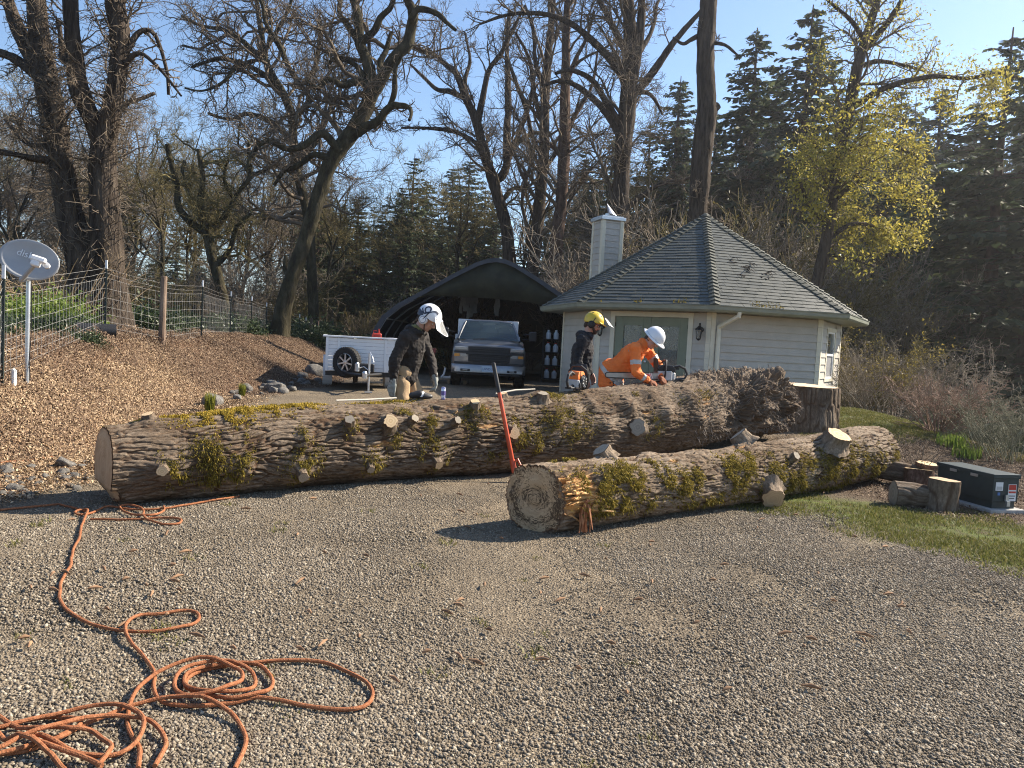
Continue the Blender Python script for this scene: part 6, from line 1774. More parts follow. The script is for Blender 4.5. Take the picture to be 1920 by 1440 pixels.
def log_top(px, lg=LA, dth=0.0):
    """top of the long log under that column of the photo"""
    us_ = np.linspace(.1, lg.L - .1, 300); P = lg.point(us_, np.full(300, PI / 2 + dth), lg.rad(us_, np.full(300, PI / 2 + dth), False)[0]); Q = proj(P)
    k = np.argmin(np.abs(Q[:, 0] - px)); return P[k], us_[k]
P_, u_ = log_top(1243); 
sawA = chainsaw('large grey chainsaw whose long badged bar lies along the log under the orange shirt', (float(P_[0]) + .02, float(P_[1]) + .02, float(P_[2]) - .02), math.radians(189), .72, .02, top=M_plastic)
P_, u_ = log_top(1078)
sawB = chainsaw('orange-topped chainsaw standing on the log in front of the black jacket', (float(P_[0]) + .02, float(P_[1]) + .02, float(P_[2]) + .01), math.radians(64), .36, 0, logo=False)
# cant hook leaning on the long log
b = at_y(967, 897, 8.42); tp = at_y(925, 680, 8.62)
b[2] = max(b[2], Gz(b[0], b[1]) + .0)
ch_t = thing('cant_hook', 'tall orange cant hook with a black upper grip leaning against the long log', 'cant hook', tuple(map(float, b)))
d = Vector(tp - b); f = .74
M_redorange = mat('orange_red_enamel', (.52, .075, .03), (.6, .1, .04), 9, .4)
m_ = MB(); m_.tube([(0, 0, 0), d * .02, d * f], [.012, .026, .021], 12); m_.build('shaft', M_redorange, ch_t, smooth=True)
m_ = MB(); m_.tube([d * (f - .002), d * .9, d * .995, d * 1.0], [.024, .023, .022, .014], 12); m_.build('grip', M_plastic, ch_t, smooth=True)
m_ = MB(); m_.tube([d * .03, d * .16], [.032, .030], 12); m_.tube([d * .14 + Vector((.02, 0, 0)), d * .16 + Vector((.06, -.01, .01)), d * .10 + Vector((.09, -.02, .0))], [.016, .014, .012], 8); m_.build('hook_clasp', M_redorange, ch_t, smooth=True)
m_ = MB(); m_.tube([d * .09 + Vector((.085, -.02, 0)), d * .06 + Vector((.10, -.02, 0)), d * .02 + Vector((.06, -.02, .0))], [.011, .010, .005], 6); m_.build('hook', M_steel, ch_t, smooth=True)
# drink can
P_, u_ = log_top(829)
can = thing('drink_can', 'slim white and purple drink can standing on the log', 'can', (float(P_[0]), float(P_[1]) + .02, float(P_[2]) - .006))
m_ = MB(); m_.lathe([(.020, 0), (.026, .006), (.026, .13), (.021, .142), (.021, .145), (0, .143)], sides=18); m_.build('can_body', mat('printed_can', (.62, .62, .66), (.2, .2, .42), 14, .3, .6, contrast=(.48, .52)), can, smooth=True)
m_ = MB(); m_.lathe([(.0262, .05), (.0262, .10)], sides=18); m_.build('can_band', mat('purple_can_print', (.12, .1, .28), None, rough=.35), can, smooth=True)
# pouch and sticks on the log
P_, u_ = log_top(786)
pc = thing('tool_pouch', 'small black tool pouch with a white stripe lying on the log', 'pouch', (float(P_[0]), float(P_[1]) + .0, float(P_[2])), math.radians(20))
me_ = blob('pouch', [((-.09, 0, .03), (.0, 0, .05), .035, .04), ((0, 0, .05), (.12, 0, .025), .036, .024)], [((.06, 0, .02), (.09, .04, .03))], .007, 3); me_.materials.append(M_plastic); link('pouch_body', me_, pc)
patch_of(me_, lambda c, n: abs(c.x - .0 - c.z * .5) < .012 and c.z > .02, .0015, 'pouch_stripe', M_whitep, pc)
P1_, _ = log_top(628); P2_, _ = log_top(742)
m_ = MB(); m_.tube([(0, 0, 0), Vector(P2_ - P1_) * .5 + Vector((0, 0, .0)), Vector(P2_ - P1_) + Vector((0, 0, .01))], [.010, .011, .010], 7)
loose('measuring_stick', m_, mat('pale_stick', (.5, .45, .36), (.6, .55, .46), 30, .7, stretch=(1, 8, 8)), 'thin pale stick lying along the log by the gloved hand', 'stick', tuple(map(float, P1_ + np.array([0, .06, .035]))))
P1_, _ = log_top(930); P2_, _ = log_top(1003)
m_ = MB(); m_.tube([(0, 0, 0), Vector(P2_ - P1_) * .5 + Vector((0, 0, .015)), Vector(P2_ - P1_)], [.010, .011, .008], 7)
loose('stick', m_, bpy.data.materials['pale_stick'], 'short pale stick lying on the log beyond the cant hook', 'stick', tuple(map(float, P1_ + np.array([0, .05, .04]))))
# ------------------------------------------------------------------ trees
M_tbark = mat('dark_furrowed_bark', (.024, .019, .015), (.105, .084, .064), 9, .95, bump=1.0, bscale=26, stretch=(1, 1, .14), spec=.1, c3=(.07, .055, .043), bdist=.09)
M_oakbark = mat('mossy_oak_bark', (.022, .018, .013), (.08, .068, .045), 4, .95, bump=.9, bscale=18, stretch=(1, 1, .4), spec=.1, c3=(.045, .04, .023), bdist=.04)
M_redbark = mat('red_brown_conifer_bark', (.045, .03, .024), (.14, .095, .072), 6, .95, bump=.8, bscale=18, stretch=(1, 1, .25), spec=.1, bdist=.04)
M_twigs = mat('bare_twig_bark', (.09, .071, .052), (.19, .152, .112), 1.2, .9, spec=.1)
M_twigs_olive = mat('olive_twig_bark', (.09, .078, .034), (.2, .165, .075), .8, .9, spec=.1)
M_twigs_pale = mat('pale_grey_twig_bark', (.15, .125, .097), (.30, .255, .2), 1, .9, spec=.1)
def unit(v): return v / (np.linalg.norm(v, axis=-1, keepdims=True) + 1e-9)
def grow(P, R, n, rng, lf=(.25, .5), Lref=None, ang=(35, 70), gnarl=.25, up=.1, npts=6, tr=(.25, 1.0), rk=.55, rtip=.006, rmax=9):
    """children branches of a batch of parents (B,N,3): count n in all, chosen by parent length"""
    B, Np, _ = P.shape
    seg = np.linalg.norm(np.diff(P, axis=1), axis=2).sum(1)
    pi = rng.choice(B, n, p=seg / seg.sum())
    t = tr[0] + (tr[1] - tr[0]) * rng.random(n) ** .8
    f = t * (Np - 1); i = np.clip(f.astype(int), 0, Np - 2); u = (f - i)[:, None]
    base = P[pi, i] * (1 - u) + P[pi, i + 1] * u
    rad = R[pi, i] * (1 - u[:, 0]) + R[pi, i + 1] * u[:, 0]
    T = unit(P[pi, i + 1] - P[pi, i])
    rv = rng.normal(size=(n, 3)); perp = unit(rv - T * (rv * T).sum(1, keepdims=True))
    a = np.radians(rng.uniform(*ang, n))[:, None]
    d = T * np.cos(a) + perp * np.sin(a)
    L = (seg[pi] if Lref is None else np.full(n, Lref)) * rng.uniform(*lf, n) * (1.15 - .6 * t)
    pts = [base]; st = L / (npts - 1)
    for k in range(npts - 1):
        d = unit(d + gnarl * rng.normal(size=(n, 3)) + np.array([0, 0, up]))
        pts.append(pts[-1] + d * st[:, None])
    C = np.stack(pts, 1)
    r0 = np.minimum(np.minimum(rad * rk, rmax), .012 + .02 * L)
    prof = np.linspace(1, 0, npts) ** .8
    return C, rtip + (np.maximum(r0, rtip) - rtip)[:, None] * prof[None]
def limb_world(pts, Y, off=(0, 0), n=14, wob=0.0, seed=0):
    """a limb traced at its true distance: (px, py, radius px) -> path, radii"""
    pts = np.asarray(pts, float)
    o = np.linspace(off[0], off[1], len(pts))
    W = np.array([at_y(p[0], p[1], Y + q) for p, q in zip(pts, o)])
    r = pts[:, 2] * (Y + o) / FPX
    A = catmull(np.c_[W, r], n)
    if wob: A[:, :3] += wob * np.stack([vn(A[:, :3] * 1.1, seed), vn(A[:, :3] * 1.1, seed + 1), 0 * A[:, 0]], -1) * np.linspace(0, 1, n)[:, None]
    return A[:, :3], np.maximum(A[:, 3], .008)
def bark_tube(P, R, sides, seed, rough=.09, flare=0.0):
    """tube with an uneven barked outline"""
    V, F = tubes_np(P[None], R[None], sides)
    n = len(R); V = V.reshape(n, sides, 3); c = P[:, None]
    q = V.reshape(-1, 3)
    k = (1 + rough * vn(q * np.array([5, 5, 1.4]), seed) + rough * .6 * vn(q * np.array([13, 13, 4]), seed + 1)).reshape(n, sides, 1)
    if flare:
        h = np.linalg.norm(P - P[0], axis=1)
        an = np.arange(sides) / sides * 2 * PI
        k = k * (1 + flare * np.exp(-h / .5)[:, None] * (1 + .45 * np.sin(an * 4 + seed))[None])[..., None]
    return (c + (V - c) * k).reshape(-1, 3), F
def make_tree(name, label, Y, stems, limbs, rng, bark, twig, levels, base_z=None, group=None, wob=0.0, shoots=0, flare=.5, cat='tree', sides=14):
    """stems and limbs traced; levels: list of kwargs for grow()"""
    S = [limb_world(s[0], Y, s[1] if len(s) > 1 else (0, 0), 26) for s in stems]
    b = S[0][0][0]
    gz = Gz(b[0], b[1]); 
    t = thing(name, label, cat, (float(b[0]), float(b[1]), gz), 0, group)
    for i, (P, R) in enumerate(S):
        if i == 0 or flare_all(stems[i]):
            P = P.copy(); 
            if P[0, 2] > gz - .1: 
                P = np.vstack([[P[0, 0], P[0, 1], gz - .15], P]); R = np.r_[R[0] * 1.05, R]
        n2 = max(40, int(np.linalg.norm(np.diff(P, axis=0), axis=1).sum() * 7))
        A = catmull(np.c_[P, R], min(n2, 160))
        V, F = bark_tube(A[:, :3], A[:, 3], sides * 2, 50 + i, flare=flare if i == 0 or flare_all(stems[i]) else 0)
        link('trunk', mesh_np('trunk', V, F, bark, True), t, True)
    Ls = [limb_world(l[0], Y, l[1] if len(l) > 1 else (0, 0), 18, wob, 9 + i) for i, l in enumerate(limbs)]
    for i, (P, R) in enumerate(Ls):
        A = catmull(np.c_[P, R], 46); V, F = bark_tube(A[:, :3], A[:, 3], 9, 70 + i, .12)
        link('limb', mesh_np('limb', V, F, bark, True), t, True)
    PP = np.stack([catmull(np.c_[P, R], 18) for P, R in S + Ls]); 
    parP, parR = PP[:, :, :3], PP[:, :, 3]
    out = []
    for lv in levels:
        lv = dict(lv); sd = lv.pop('sides', 4); src = lv.pop('src', None)
        C, R = grow(parP if src is None else src[0], parR if src is None else src[1], rng=rng, **lv)
        out.append((C, R, sd)); parP, parR = C, R
    if shoots:
        C, R = grow(PP[:len(S), :, :3], PP[:len(S), :, 3], shoots, rng, lf=(.5, 1.2), Lref=.9, ang=(50, 90), gnarl=.45, up=-.02, npts=5, tr=(.05, 1), rtip=.004)
        out.append((C, np.minimum(R, .009), 3))
    link('crown', mesh_np('crown', *join_vf([tubes_np(C, R, sd) for C, R, sd in out]), twig, True), t, True)
    return t, out
def flare_all(s): return len(s) > 2 and s[2]
rng = np.random.default_rng(101)
OAK = [dict(n=90, lf=(.22, .5), ang=(40, 80), gnarl=.42, up=.06, npts=9, sides=5, rtip=.014), dict(n=700, lf=(.3, .6), ang=(35, 80), gnarl=.42, up=.05, npts=7, sides=4, rtip=.009), dict(n=4200, lf=(.35, .8), ang=(30, 75), gnarl=.4, up=.05, npts=5, sides=3, rtip=.006)]
# the twin-trunked maple by the fence
tA, _ = make_tree('maple_tree', 'huge twin-trunked bare maple hung with twiggy shoots behind the wire fence', 17.0,
    [([(172, 588, 38), (163, 530, 31), (150, 470, 26), (136, 420, 23), (120, 335, 21), (104, 250, 21), (90, 175, 21), (78, 100, 19), (72, 40, 17), (64, -40, 15)], (0, .2)),
     ([(204, 588, 38), (200, 520, 32), (197, 440, 28), (195, 370, 26), (193, 300, 23), (196, 258, 21), (213, 190, 17), (223, 120, 16), (224, 60, 17), (216, 0, 17), (224, -50, 15)], (.1, 0), True)],
    [([(189, 275, 17), (172, 225, 16), (150, 172, 16), (141, 110, 15), (134, 40, 14), (128, -50, 13)], (0, -.3)), ([(88, 165, 16), (60, 110, 14), (32, 50, 12), (8, -20, 10)], (0, .5)), ([(78, 150, 11), (45, 122, 9), (10, 102, 8), (-40, 90, 6)], (0, .3)),
     ([(95, 300, 8), (60, 296, 6), (20, 288, 5), (-30, 282, 4)], (0, -.4)), ([(96, 275, 5), (50, 268, 4), (10, 225, 3)], (0, .4)), ([(140, 110, 9), (120, 112, 8), (116, 90, 5), (110, 40, 4)], (0, .1)), ([(235, 100, 6), (262, 60, 5), (290, 65, 4), (312, 130, 3), (316, 178, 3)], (0, .5)), ([(226, 130, 6), (260, 100, 4), (300, 130, 3), (340, 180, 2)], (0, -.4)), ([(214, 200, 5), (250, 190, 4), (290, 175, 3)], (0, .6))],
    rng, M_tbark, M_twigs, [dict(n=110, lf=(.14, .32), ang=(45, 85), gnarl=.24, up=.03, npts=8, sides=5, rtip=.008, rmax=.026), dict(n=800, lf=(.3, .7), ang=(30, 70), gnarl=.3, up=-.04, npts=6, sides=4, rtip=.006), dict(n=2600, lf=(.3, .8), ang=(30, 70), gnarl=.3, up=-.03, npts=5, sides=3, rtip=.004)], shoots=1500, flare=.35)
# the leaning oak
tB, _ = make_tree('oak_tree', 'dark oak leaning across the drive with crooked forked limbs', 29.0,
    [([(522, 640, 17), (533, 575, 15), (548, 520, 13.5), (567, 465, 13), (590, 392, 13), (606, 340, 13), (627, 293, 14), (655, 255, 15), (683, 210, 14), (697, 160, 12), (686, 110, 10), (674, 80, 9), (671, 33, 8), (655, -30, 6)], (0, 1))],
    [([(690, 195, 12), (713, 150, 11), (740, 107, 10), (767, 80, 10), (774, 33, 9), (765, 10, 7), (748, -20, 5)], (.6, 0)), ([(772, 36, 7), (786, 18, 6), (817, 27, 5), (835, 42, 4), (850, 55, 3)], (0, -.6)), ([(655, 258, 10), (685, 238, 9), (707, 227, 8), (730, 200, 7), (753, 197, 6), (773, 203, 4), (763, 227, 3)], (.4, -1)),
     ([(730, 202, 5), (742, 160, 5), (746, 123, 4), (750, 95, 3)], (0, -1)), ([(690, 160, 8), (672, 153, 7), (640, 160, 6), (612, 150, 5), (590, 165, 4), (570, 150, 3)], (.6, -.5)), ([(684, 148, 6), (668, 122, 5), (640, 112, 5), (615, 118, 3)], (.5, 1.5)), ([(674, 82, 8), (700, 60, 7), (712, 30, 6), (728, 10, 5), (735, -20, 4)], (.8, 0)), ([(672, 78, 6), (655, 50, 6), (640, 30, 5), (632, 0, 4)], (.8, 1.5)),
     ([(636, 284, 9), (605, 250, 7), (570, 274, 6), (535, 278, 6), (500, 264, 5), (478, 285, 4), (455, 322, 3)], (.3, -1.5)), ([(620, 300, 7), (590, 290, 6), (560, 310, 5), (530, 320, 4), (505, 345, 3)], (.3, .8)), ([(545, 530, 4), (530, 505, 4), (535, 480, 3)], (0, .5)), ([(716, 146, 6), (712, 120, 6), (725, 95, 5), (733, 60, 4)], (.4, 1.4))],
    rng, M_oakbark, M_twigs, [dict(OAK[0], n=70, tr=(.45, 1)), dict(OAK[1], n=520), dict(OAK[2], n=3000)], wob=.22, flare=.25)
# the oak whose crown spreads behind it
tC, _ = make_tree('oak_tree', 'spreading oak with a dense twiggy crown between the maple and the leaning oak', 38.0,
    [([(590, 640, 10), (585, 520, 9), (580, 430, 8.5), (572, 383, 8), (556, 320, 8), (549, 260, 8), (547, 215, 8), (525, 165, 7), (500, 120, 6), (490, 60, 5), (478, -20, 4)], (0, .5))],
    [([(548, 225, 6), (580, 187, 6), (563, 157, 5), (527, 100, 5), (503, 50, 4), (480, 0, 3)], (.2, -2)), ([(517, 155, 5), (483, 133, 5), (445, 115, 4), (400, 110, 3), (365, 125, 3)], (.4, -1)), ([(505, 125, 5), (470, 90, 5), (430, 60, 4), (380, 50, 3), (345, 30, 3)], (.4, 1)), ([(560, 165, 5), (590, 130, 4), (600, 80, 4), (590, 30, 3)], (0, 2)), ([(550, 270, 6), (510, 230, 5), (470, 215, 4), (430, 225, 3), (400, 215, 3)], (.3, 1)),
     ([(553, 300, 6), (590, 270, 5), (615, 225, 4), (625, 180, 3)], (.2, 2)), ([(558, 330, 5), (520, 310, 4), (480, 325, 4), (450, 300, 3)], (.2, -1)), ([(495, 100, 4), (520, 60, 4), (545, 20, 3), (560, -20, 3)], (.4, 0)), ([(450, 112, 3), (420, 150, 3), (385, 170, 2), (350, 165, 2)], (-.6, -2)), ([(430, 62, 3), (400, 80, 3), (370, 90, 2), (340, 85, 2)], (.8, 0))],
    rng, M_oakbark, M_twigs, [dict(OAK[0], n=130), dict(OAK[1], n=800), dict(OAK[2], n=4400, rtip=.0075)], wob=.25, flare=.2)
tD, _ = make_tree('oak_tree', 'small crooked mossy oak forking low between the two big trees', 34.0,
    [([(425, 600, 10), (418, 560, 9), (405, 505, 9), (397, 480, 9), (388, 432, 9), (376, 385, 7), (380, 335, 5), (372, 280, 4)], (0, 0))],
    [([(390, 440, 7), (352, 412, 7), (331, 377, 6), (327, 317, 5), (310, 270, 4)], (0, -1)), ([(390, 436, 7), (417, 412, 6), (447, 367, 5), (470, 320, 4), (465, 270, 3)], (0, 1)), ([(405, 500, 5), (430, 470, 5), (440, 430, 4), (470, 400, 3)], (0, -1)), ([(378, 395, 5), (350, 350, 4), (345, 300, 3)], (0, 1.5)), ([(440, 375, 4), (420, 340, 3), (425, 300, 3)], (.7, 0))],
    rng, M_oakbark, M_twigs_olive, [dict(OAK[0], n=50), dict(OAK[1], n=380), dict(OAK[2], n=2400)], wob=.2, flare=.2)
# the row of tall bare trees behind the carport
UP = [dict(n=70, lf=(.16, .34), ang=(30, 60), gnarl=.16, up=.10, npts=9, sides=5, rtip=.014), dict(n=560, lf=(.3, .55), ang=(30, 65), gnarl=.22, up=.05, npts=7, sides=4, rtip=.010), dict(n=3200, lf=(.35, .8), ang=(25, 65), gnarl=.25, up=.03, npts=5, sides=3, rtip=.008)]
make_tree('cottonwood_tree', 'bare tree of several curved stems just behind the carport roof', 44.0,
    [([(965, 640, 13), (957, 520, 12), (950, 433, 11), (927, 347, 10), (908, 287, 9), (893, 227, 8), (873, 183, 7), (857, 140, 6), (838, 122, 4), (800, 90, 3)], (0, 0))],
    [([(925, 340, 8), (948, 318, 8), (951, 240, 7), (954, 165, 6), (950, 90, 4), (955, 20, 3)], (0, 1)), ([(895, 235, 6), (904, 187, 6), (917, 133, 5), (940, 98, 4), (962, 55, 3), (985, 10, 2)], (0, -1)), ([(873, 185, 5), (845, 172, 5), (820, 168, 4), (795, 145, 3), (770, 122, 2)], (0, 1)), ([(905, 280, 5), (880, 260, 4), (845, 245, 4), (800, 240, 3), (755, 240, 2)], (0, -1.5)), ([(949, 310, 5), (970, 270, 4), (1000, 250, 4), (1020, 252, 3)], (.6, 2)), ([(885, 205, 5), (872, 160, 4), (880, 110, 3), (872, 60, 2)], (0, 1.5)), ([(952, 300, 5), (985, 220, 4), (1000, 150, 4), (985, 95, 3), (965, 60, 2)], (.6, -1)), ([(932, 390, 5), (960, 355, 4), (990, 350, 3), (1015, 330, 2)], (0, 1))],
    rng, M_tbark, M_twigs, UP, wob=.1, flare=.1)
make_tree('cottonwood_tree', 'slim straight bare trunk left of its twin above the carport peak', 43.0,
    [([(990, 640, 13), (997, 520, 12), (1003, 467, 12), (1013, 367, 11), (1020, 283, 10), (1023, 167, 8), (1033, 50, 6), (1040, -40, 4)], (0, 0))],
    [([(1020, 300, 5), (1000, 260, 4), (985, 200, 4), (965, 150, 3), (950, 100, 2)], (0, 1)), ([(1024, 170, 5), (1005, 120, 4), (1000, 60, 3), (985, 10, 2)], (0, -1)), ([(1018, 320, 4), (1040, 290, 4), (1070, 240, 3), (1085, 190, 2)], (0, -1)), ([(1030, 90, 4), (1050, 50, 3), (1075, 20, 2)], (0, 1))],
    rng, M_tbark, M_twigs, [dict(UP[0], n=46), dict(UP[1], n=320), dict(UP[2], n=1700)], flare=.1)
make_tree('cottonwood_tree', 'straight bare red-brown trunk standing between the carport and the chimney', 39.0,
    [([(1032, 640, 14), (1038, 530, 13), (1043, 467, 12), (1052, 380, 11), (1057, 300, 11), (1060, 167, 9), (1062, 50, 7), (1066, -40, 5)], (0, 0))],
    [([(1058, 250, 5), (1085, 205, 4), (1110, 160, 3), (1120, 100, 2)], (0, 1)), ([(1060, 160, 5), (1080, 110, 4), (1100, 70, 3), (1115, 20, 2)], (0, -1)), ([(1056, 300, 4), (1030, 270, 3), (1000, 265, 2)], (0, 1))],
    rng, M_redbark, M_twigs, [dict(UP[0], n=40), dict(UP[1], n=260), dict(UP[2], n=1400)], flare=.1)
make_tree('cottonwood_tree', 'big forked bare cottonwood spreading its limbs above the chimney', 37.0,
    [([(1166, 660, 18), (1164, 520, 16), (1164, 400, 15), (1166, 310, 15), (1172, 240, 16), (1180, 170, 15), (1181, 70, 12), (1178, 0, 10), (1176, -50, 8)], (0, 0))],
    [([(1182, 180, 10), (1192, 120, 9), (1200, 60, 8), (1204, 0, 7), (1208, -50, 5)], (0, -.6)), ([(1166, 262, 8), (1142, 220, 7), (1108, 182, 6), (1075, 158, 5), (1047, 152, 4), (1020, 160, 3)], (0, 1.5)), ([(1174, 150, 8), (1134, 100, 7), (1100, 67, 6), (1057, 37, 5), (1000, 24, 4), (945, 30, 3), (900, 45, 2)], (0, -2)), ([(1175, 100, 7), (1145, 42, 6), (1122, -5, 4), (1110, -40, 3)], (0, 1)), ([(1188, 178, 8), (1226, 133, 7), (1256, 90, 6), (1282, 57, 5), (1312, 22, 4), (1340, -20, 3)], (0, -1)), ([(1168, 245, 8), (1134, 187, 6), (1108, 148, 5), (1065, 130, 4), (1040, 138, 3)], (0, -2)), ([(1192, 172, 5), (1215, 175, 4), (1230, 190, 3), (1240, 215, 2)], (0, 1)), ([(1198, 100, 5), (1220, 60, 4), (1230, 20, 3), (1245, -30, 2)], (0, 2)), ([(1166, 400, 6), (1200, 370, 5), (1240, 345, 4), (1290, 335, 3), (1340, 325, 2)], (0, -1))],
    rng, M_tbark, M_twigs, [dict(UP[0], n=90, up=.02), dict(UP[1], n=700, up=-.03), dict(UP[2], n=4200, up=-.08)], wob=.1, flare=.1)
# bare pole trunk behind the house roof
make_tree('cottonwood_tree', 'thick limbless trunk rising straight behind the house roof peak', 30.0,
    [([(1295, 640, 22), (1302, 480, 19), (1307, 417, 17.5), (1313, 330, 17.5), (1318, 270, 18), (1325, 215, 18.5), (1325, 190, 17), (1323, 100, 16), (1328, 0, 15), (1331, -50, 14)], (0, 0))],
    [([(1336, 205, 9), (1343, 200, 8), (1347, 197, 7)], (0, 0)), ([(1318, 62, 5), (1295, 75, 4), (1280, 82, 3), (1262, 70, 2)], (0, .4)), ([(1335, 80, 4), (1360, 85, 3), (1385, 105, 2)], (0, -.5)), ([(1310, 400, 4), (1330, 340, 3), (1327, 325, 2)], (0, .3))],
    rng, M_tbark, M_twigs, [dict(UP[0], n=14, lf=(.06, .14)), dict(UP[1], n=90), dict(UP[2], n=380)], flare=.1)

# the yellow-flowering tree by the house
M_yleaf = leafmat('yellow_green_leaf', [(.18, .165, .03), (.34, .30, .05), (.50, .41, .075), (.28, .26, .055), (.58, .48, .12)], trans=.45, rough=.6)
tY, lv = make_tree('maple_tree', 'leaning maple with yellow-green spring leaves beside the house', 27.0,
    [([(1508, 660, 13), (1524, 560, 11), (1543, 480, 10), (1557, 400, 10), (1573, 300, 10), (1590, 217, 10), (1603, 150, 10), (1617, 93, 9), (1633, 40, 7), (1647, -5, 6), (1660, -50, 4)], (0, 0))],
    [([(1619, 95, 7), (1650, 60, 6), (1687, 8, 5), (1705, -40, 3)], (0, .4)), ([(1617, 70, 5), (1597, 40, 4), (1563, 10, 3), (1540, -10, 2)], (0, -.5)), ([(1600, 200, 7), (1622, 186, 6), (1648, 170, 6), (1697, 153, 5), (1753, 143, 4), (1813, 147, 3.5), (1870, 138, 3), (1930, 150, 2)], (0, -1.5)), ([(1612, 125, 5), (1647, 115, 4), (1697, 123, 3), (1747, 137, 2)], (0, 1)), ([(1575, 300, 5), (1620, 270, 4), (1680, 275, 3), (1730, 300, 2)], (0, 1.2)), ([(1560, 380, 5), (1610, 340, 4), (1680, 340, 3), (1740, 370, 2)], (0, -1.2)), ([(1570, 310, 5), (1535, 280, 4), (1510, 240, 3)], (0, .8)), ([(1555, 420, 5), (1520, 390, 4), (1500, 340, 3)], (0, -.8)), ([(1550, 450, 5), (1600, 420, 4), (1660, 430, 3), (1710, 450, 2)], (0, 1)), ([(1545, 480, 4), (1580, 480, 3), (1640, 500, 2)], (0, -1)), ([(1585, 240, 4), (1640, 215, 3), (1700, 225, 2)], (0, 1.6))],
    rng, M_tbark, M_twigs, [dict(n=110, lf=(.15, .32), ang=(35, 75), gnarl=.22, up=.0, npts=8, sides=4, rtip=.010), dict(n=800, lf=(.35, .6), ang=(30, 70), gnarl=.25, up=-.02, npts=6, sides=3, rtip=.006)], flare=.1)
def leaf_cloud(centres, n, spread, size, rng, up=0.0, asp=.7):
    c = centres[rng.integers(len(centres), size=n)] + rng.normal(size=(n, 3)) * spread
    a = unit(rng.normal(size=(n, 3)) + np.array([0, 0, up])); b = unit(np.cross(a, rng.normal(size=(n, 3))))
    s = (size * rng.uniform(.55, 1.4, n))[:, None]
    V = np.stack([c - a * s, c + b * s * asp * .6 - a * s * .1, c + a * s, c - b * s * asp * .6 - a * s * .1], 1)
    return V.reshape(-1, 3), np.arange(n * 4).reshape(n, 4)
C = lv[1][0]; ends = C[:, 2:].reshape(-1, 3); q = proj(ends)
w = np.clip(.12 + 1.0 * sstep(120, 320, q[:, 1]) * np.exp(-((q[:, 0] - 1630) / 130) ** 2) + .9 * sstep(1720, 1820, q[:, 0]) * sstep(40, 160, q[:, 1]), 0, 1)
kp = rng.random(len(ends)) < w
V, F = leaf_cloud(ends[kp], 21000, .24, .06, rng)
link('leaves', mesh_np('leaves', V, F, M_yleaf), tY, True)
# ------------------------------------------------------------------ the wood behind: conifers, bare trees, thickets (copied things)
M_needle = leafmat('dark_conifer_needle', [(.034, .05, .026), (.052, .075, .036), (.078, .102, .048), (.115, .13, .06)], trans=.3, rough=.7)
def conifer_mesh(H, Rad, seed, whorls=58, drop=.25, sparse=0.0):
    rng = np.random.default_rng(seed)
    P = np.array([[0, 0, -.3], [0, 0, H * .3], [.06, .03, H * .65], [0, 0, H]]); A = catmull(np.c_[P, [.30, .22, .12, .02]], 20)
    tr = tubes_np(A[None, :, :3], A[None, :, 3], 9)
    Vs, Fs, n0 = [], [], 0; br = []
    for k in range(whorls):
        f = (k + rng.random() * .6) / whorls; z = H * (.10 + .89 * f)
        L = Rad * (1 - f) ** .85 * rng.uniform(.75, 1.2) + .25
        for j in range(rng.integers(4, 7)):
            if rng.random() < sparse: continue
            a = rng.random() * 2 * PI; l = L * rng.uniform(.6, 1.15)
            d = np.array([math.cos(a), math.sin(a), .15 - drop * (1 - f) * 1.2])
            p = [np.array([0, 0, z])]; dd = d.copy()
            for s in range(4): dd = dd + np.array([0, 0, -.10 * drop * 2 + .06 * s * drop * 2]) + rng.normal(size=3) * .05; p.append(p[-1] + unit(dd) * l / 4)
            p = np.array(p); br.append(p)
            m = int(10 + l * 13)
            t = rng.random(m) ** .8 * 3.999; i = t.astype(int); u = (t - i)[:, None]
            b = p[i] * (1 - u) + p[i + 1] * u; T = unit(p[i + 1] - p[i])
            side = unit(np.cross(T, [0, 0, 1.0])) * rng.choice([-1, 1], m)[:, None]
            dr = unit(T * .6 + side * rng.uniform(.2, 1.1, m)[:, None] + np.array([0, 0, -.45]) + rng.normal(size=(m, 3)) * .25)
            sl = (.18 + .40 * l / 3 * (1 - .5 * t / 4)) * rng.uniform(.6, 1.3, m); wd = sl * .26
            nn = unit(np.cross(dr, rng.normal(size=(m, 3)) * .5 + np.array([0, 0, 1.0])))
            V = np.stack([b, b + dr * sl[:, None] * .5 + nn * wd[:, None], b + dr * sl[:, None], b + dr * sl[:, None] * .5 - nn * wd[:, None]], 1)
            Vs.append(V.reshape(-1, 3))
    V = np.concatenate(Vs); F = np.arange(len(V)).reshape(-1, 4)
    B = np.stack(br); bt = tubes_np(B, np.tile(np.linspace(.035, .008, 5), (len(B), 1)), 3)
    return tr, bt, (V, F)
def conifer_proto(H, Rad, seed, label, **k):
    t = thing('fir_tree', label, 'tree', (0, 0, 0), 0, 'dark firs in the wood')
    tr, bt, nd = conifer_mesh(H, Rad, seed, **k)
    link('trunk', mesh_np('trunk', *join_vf([tr, bt]), M_redbark, True), t)
    link('crown', mesh_np('crown', *nd, M_needle), t)
    return t

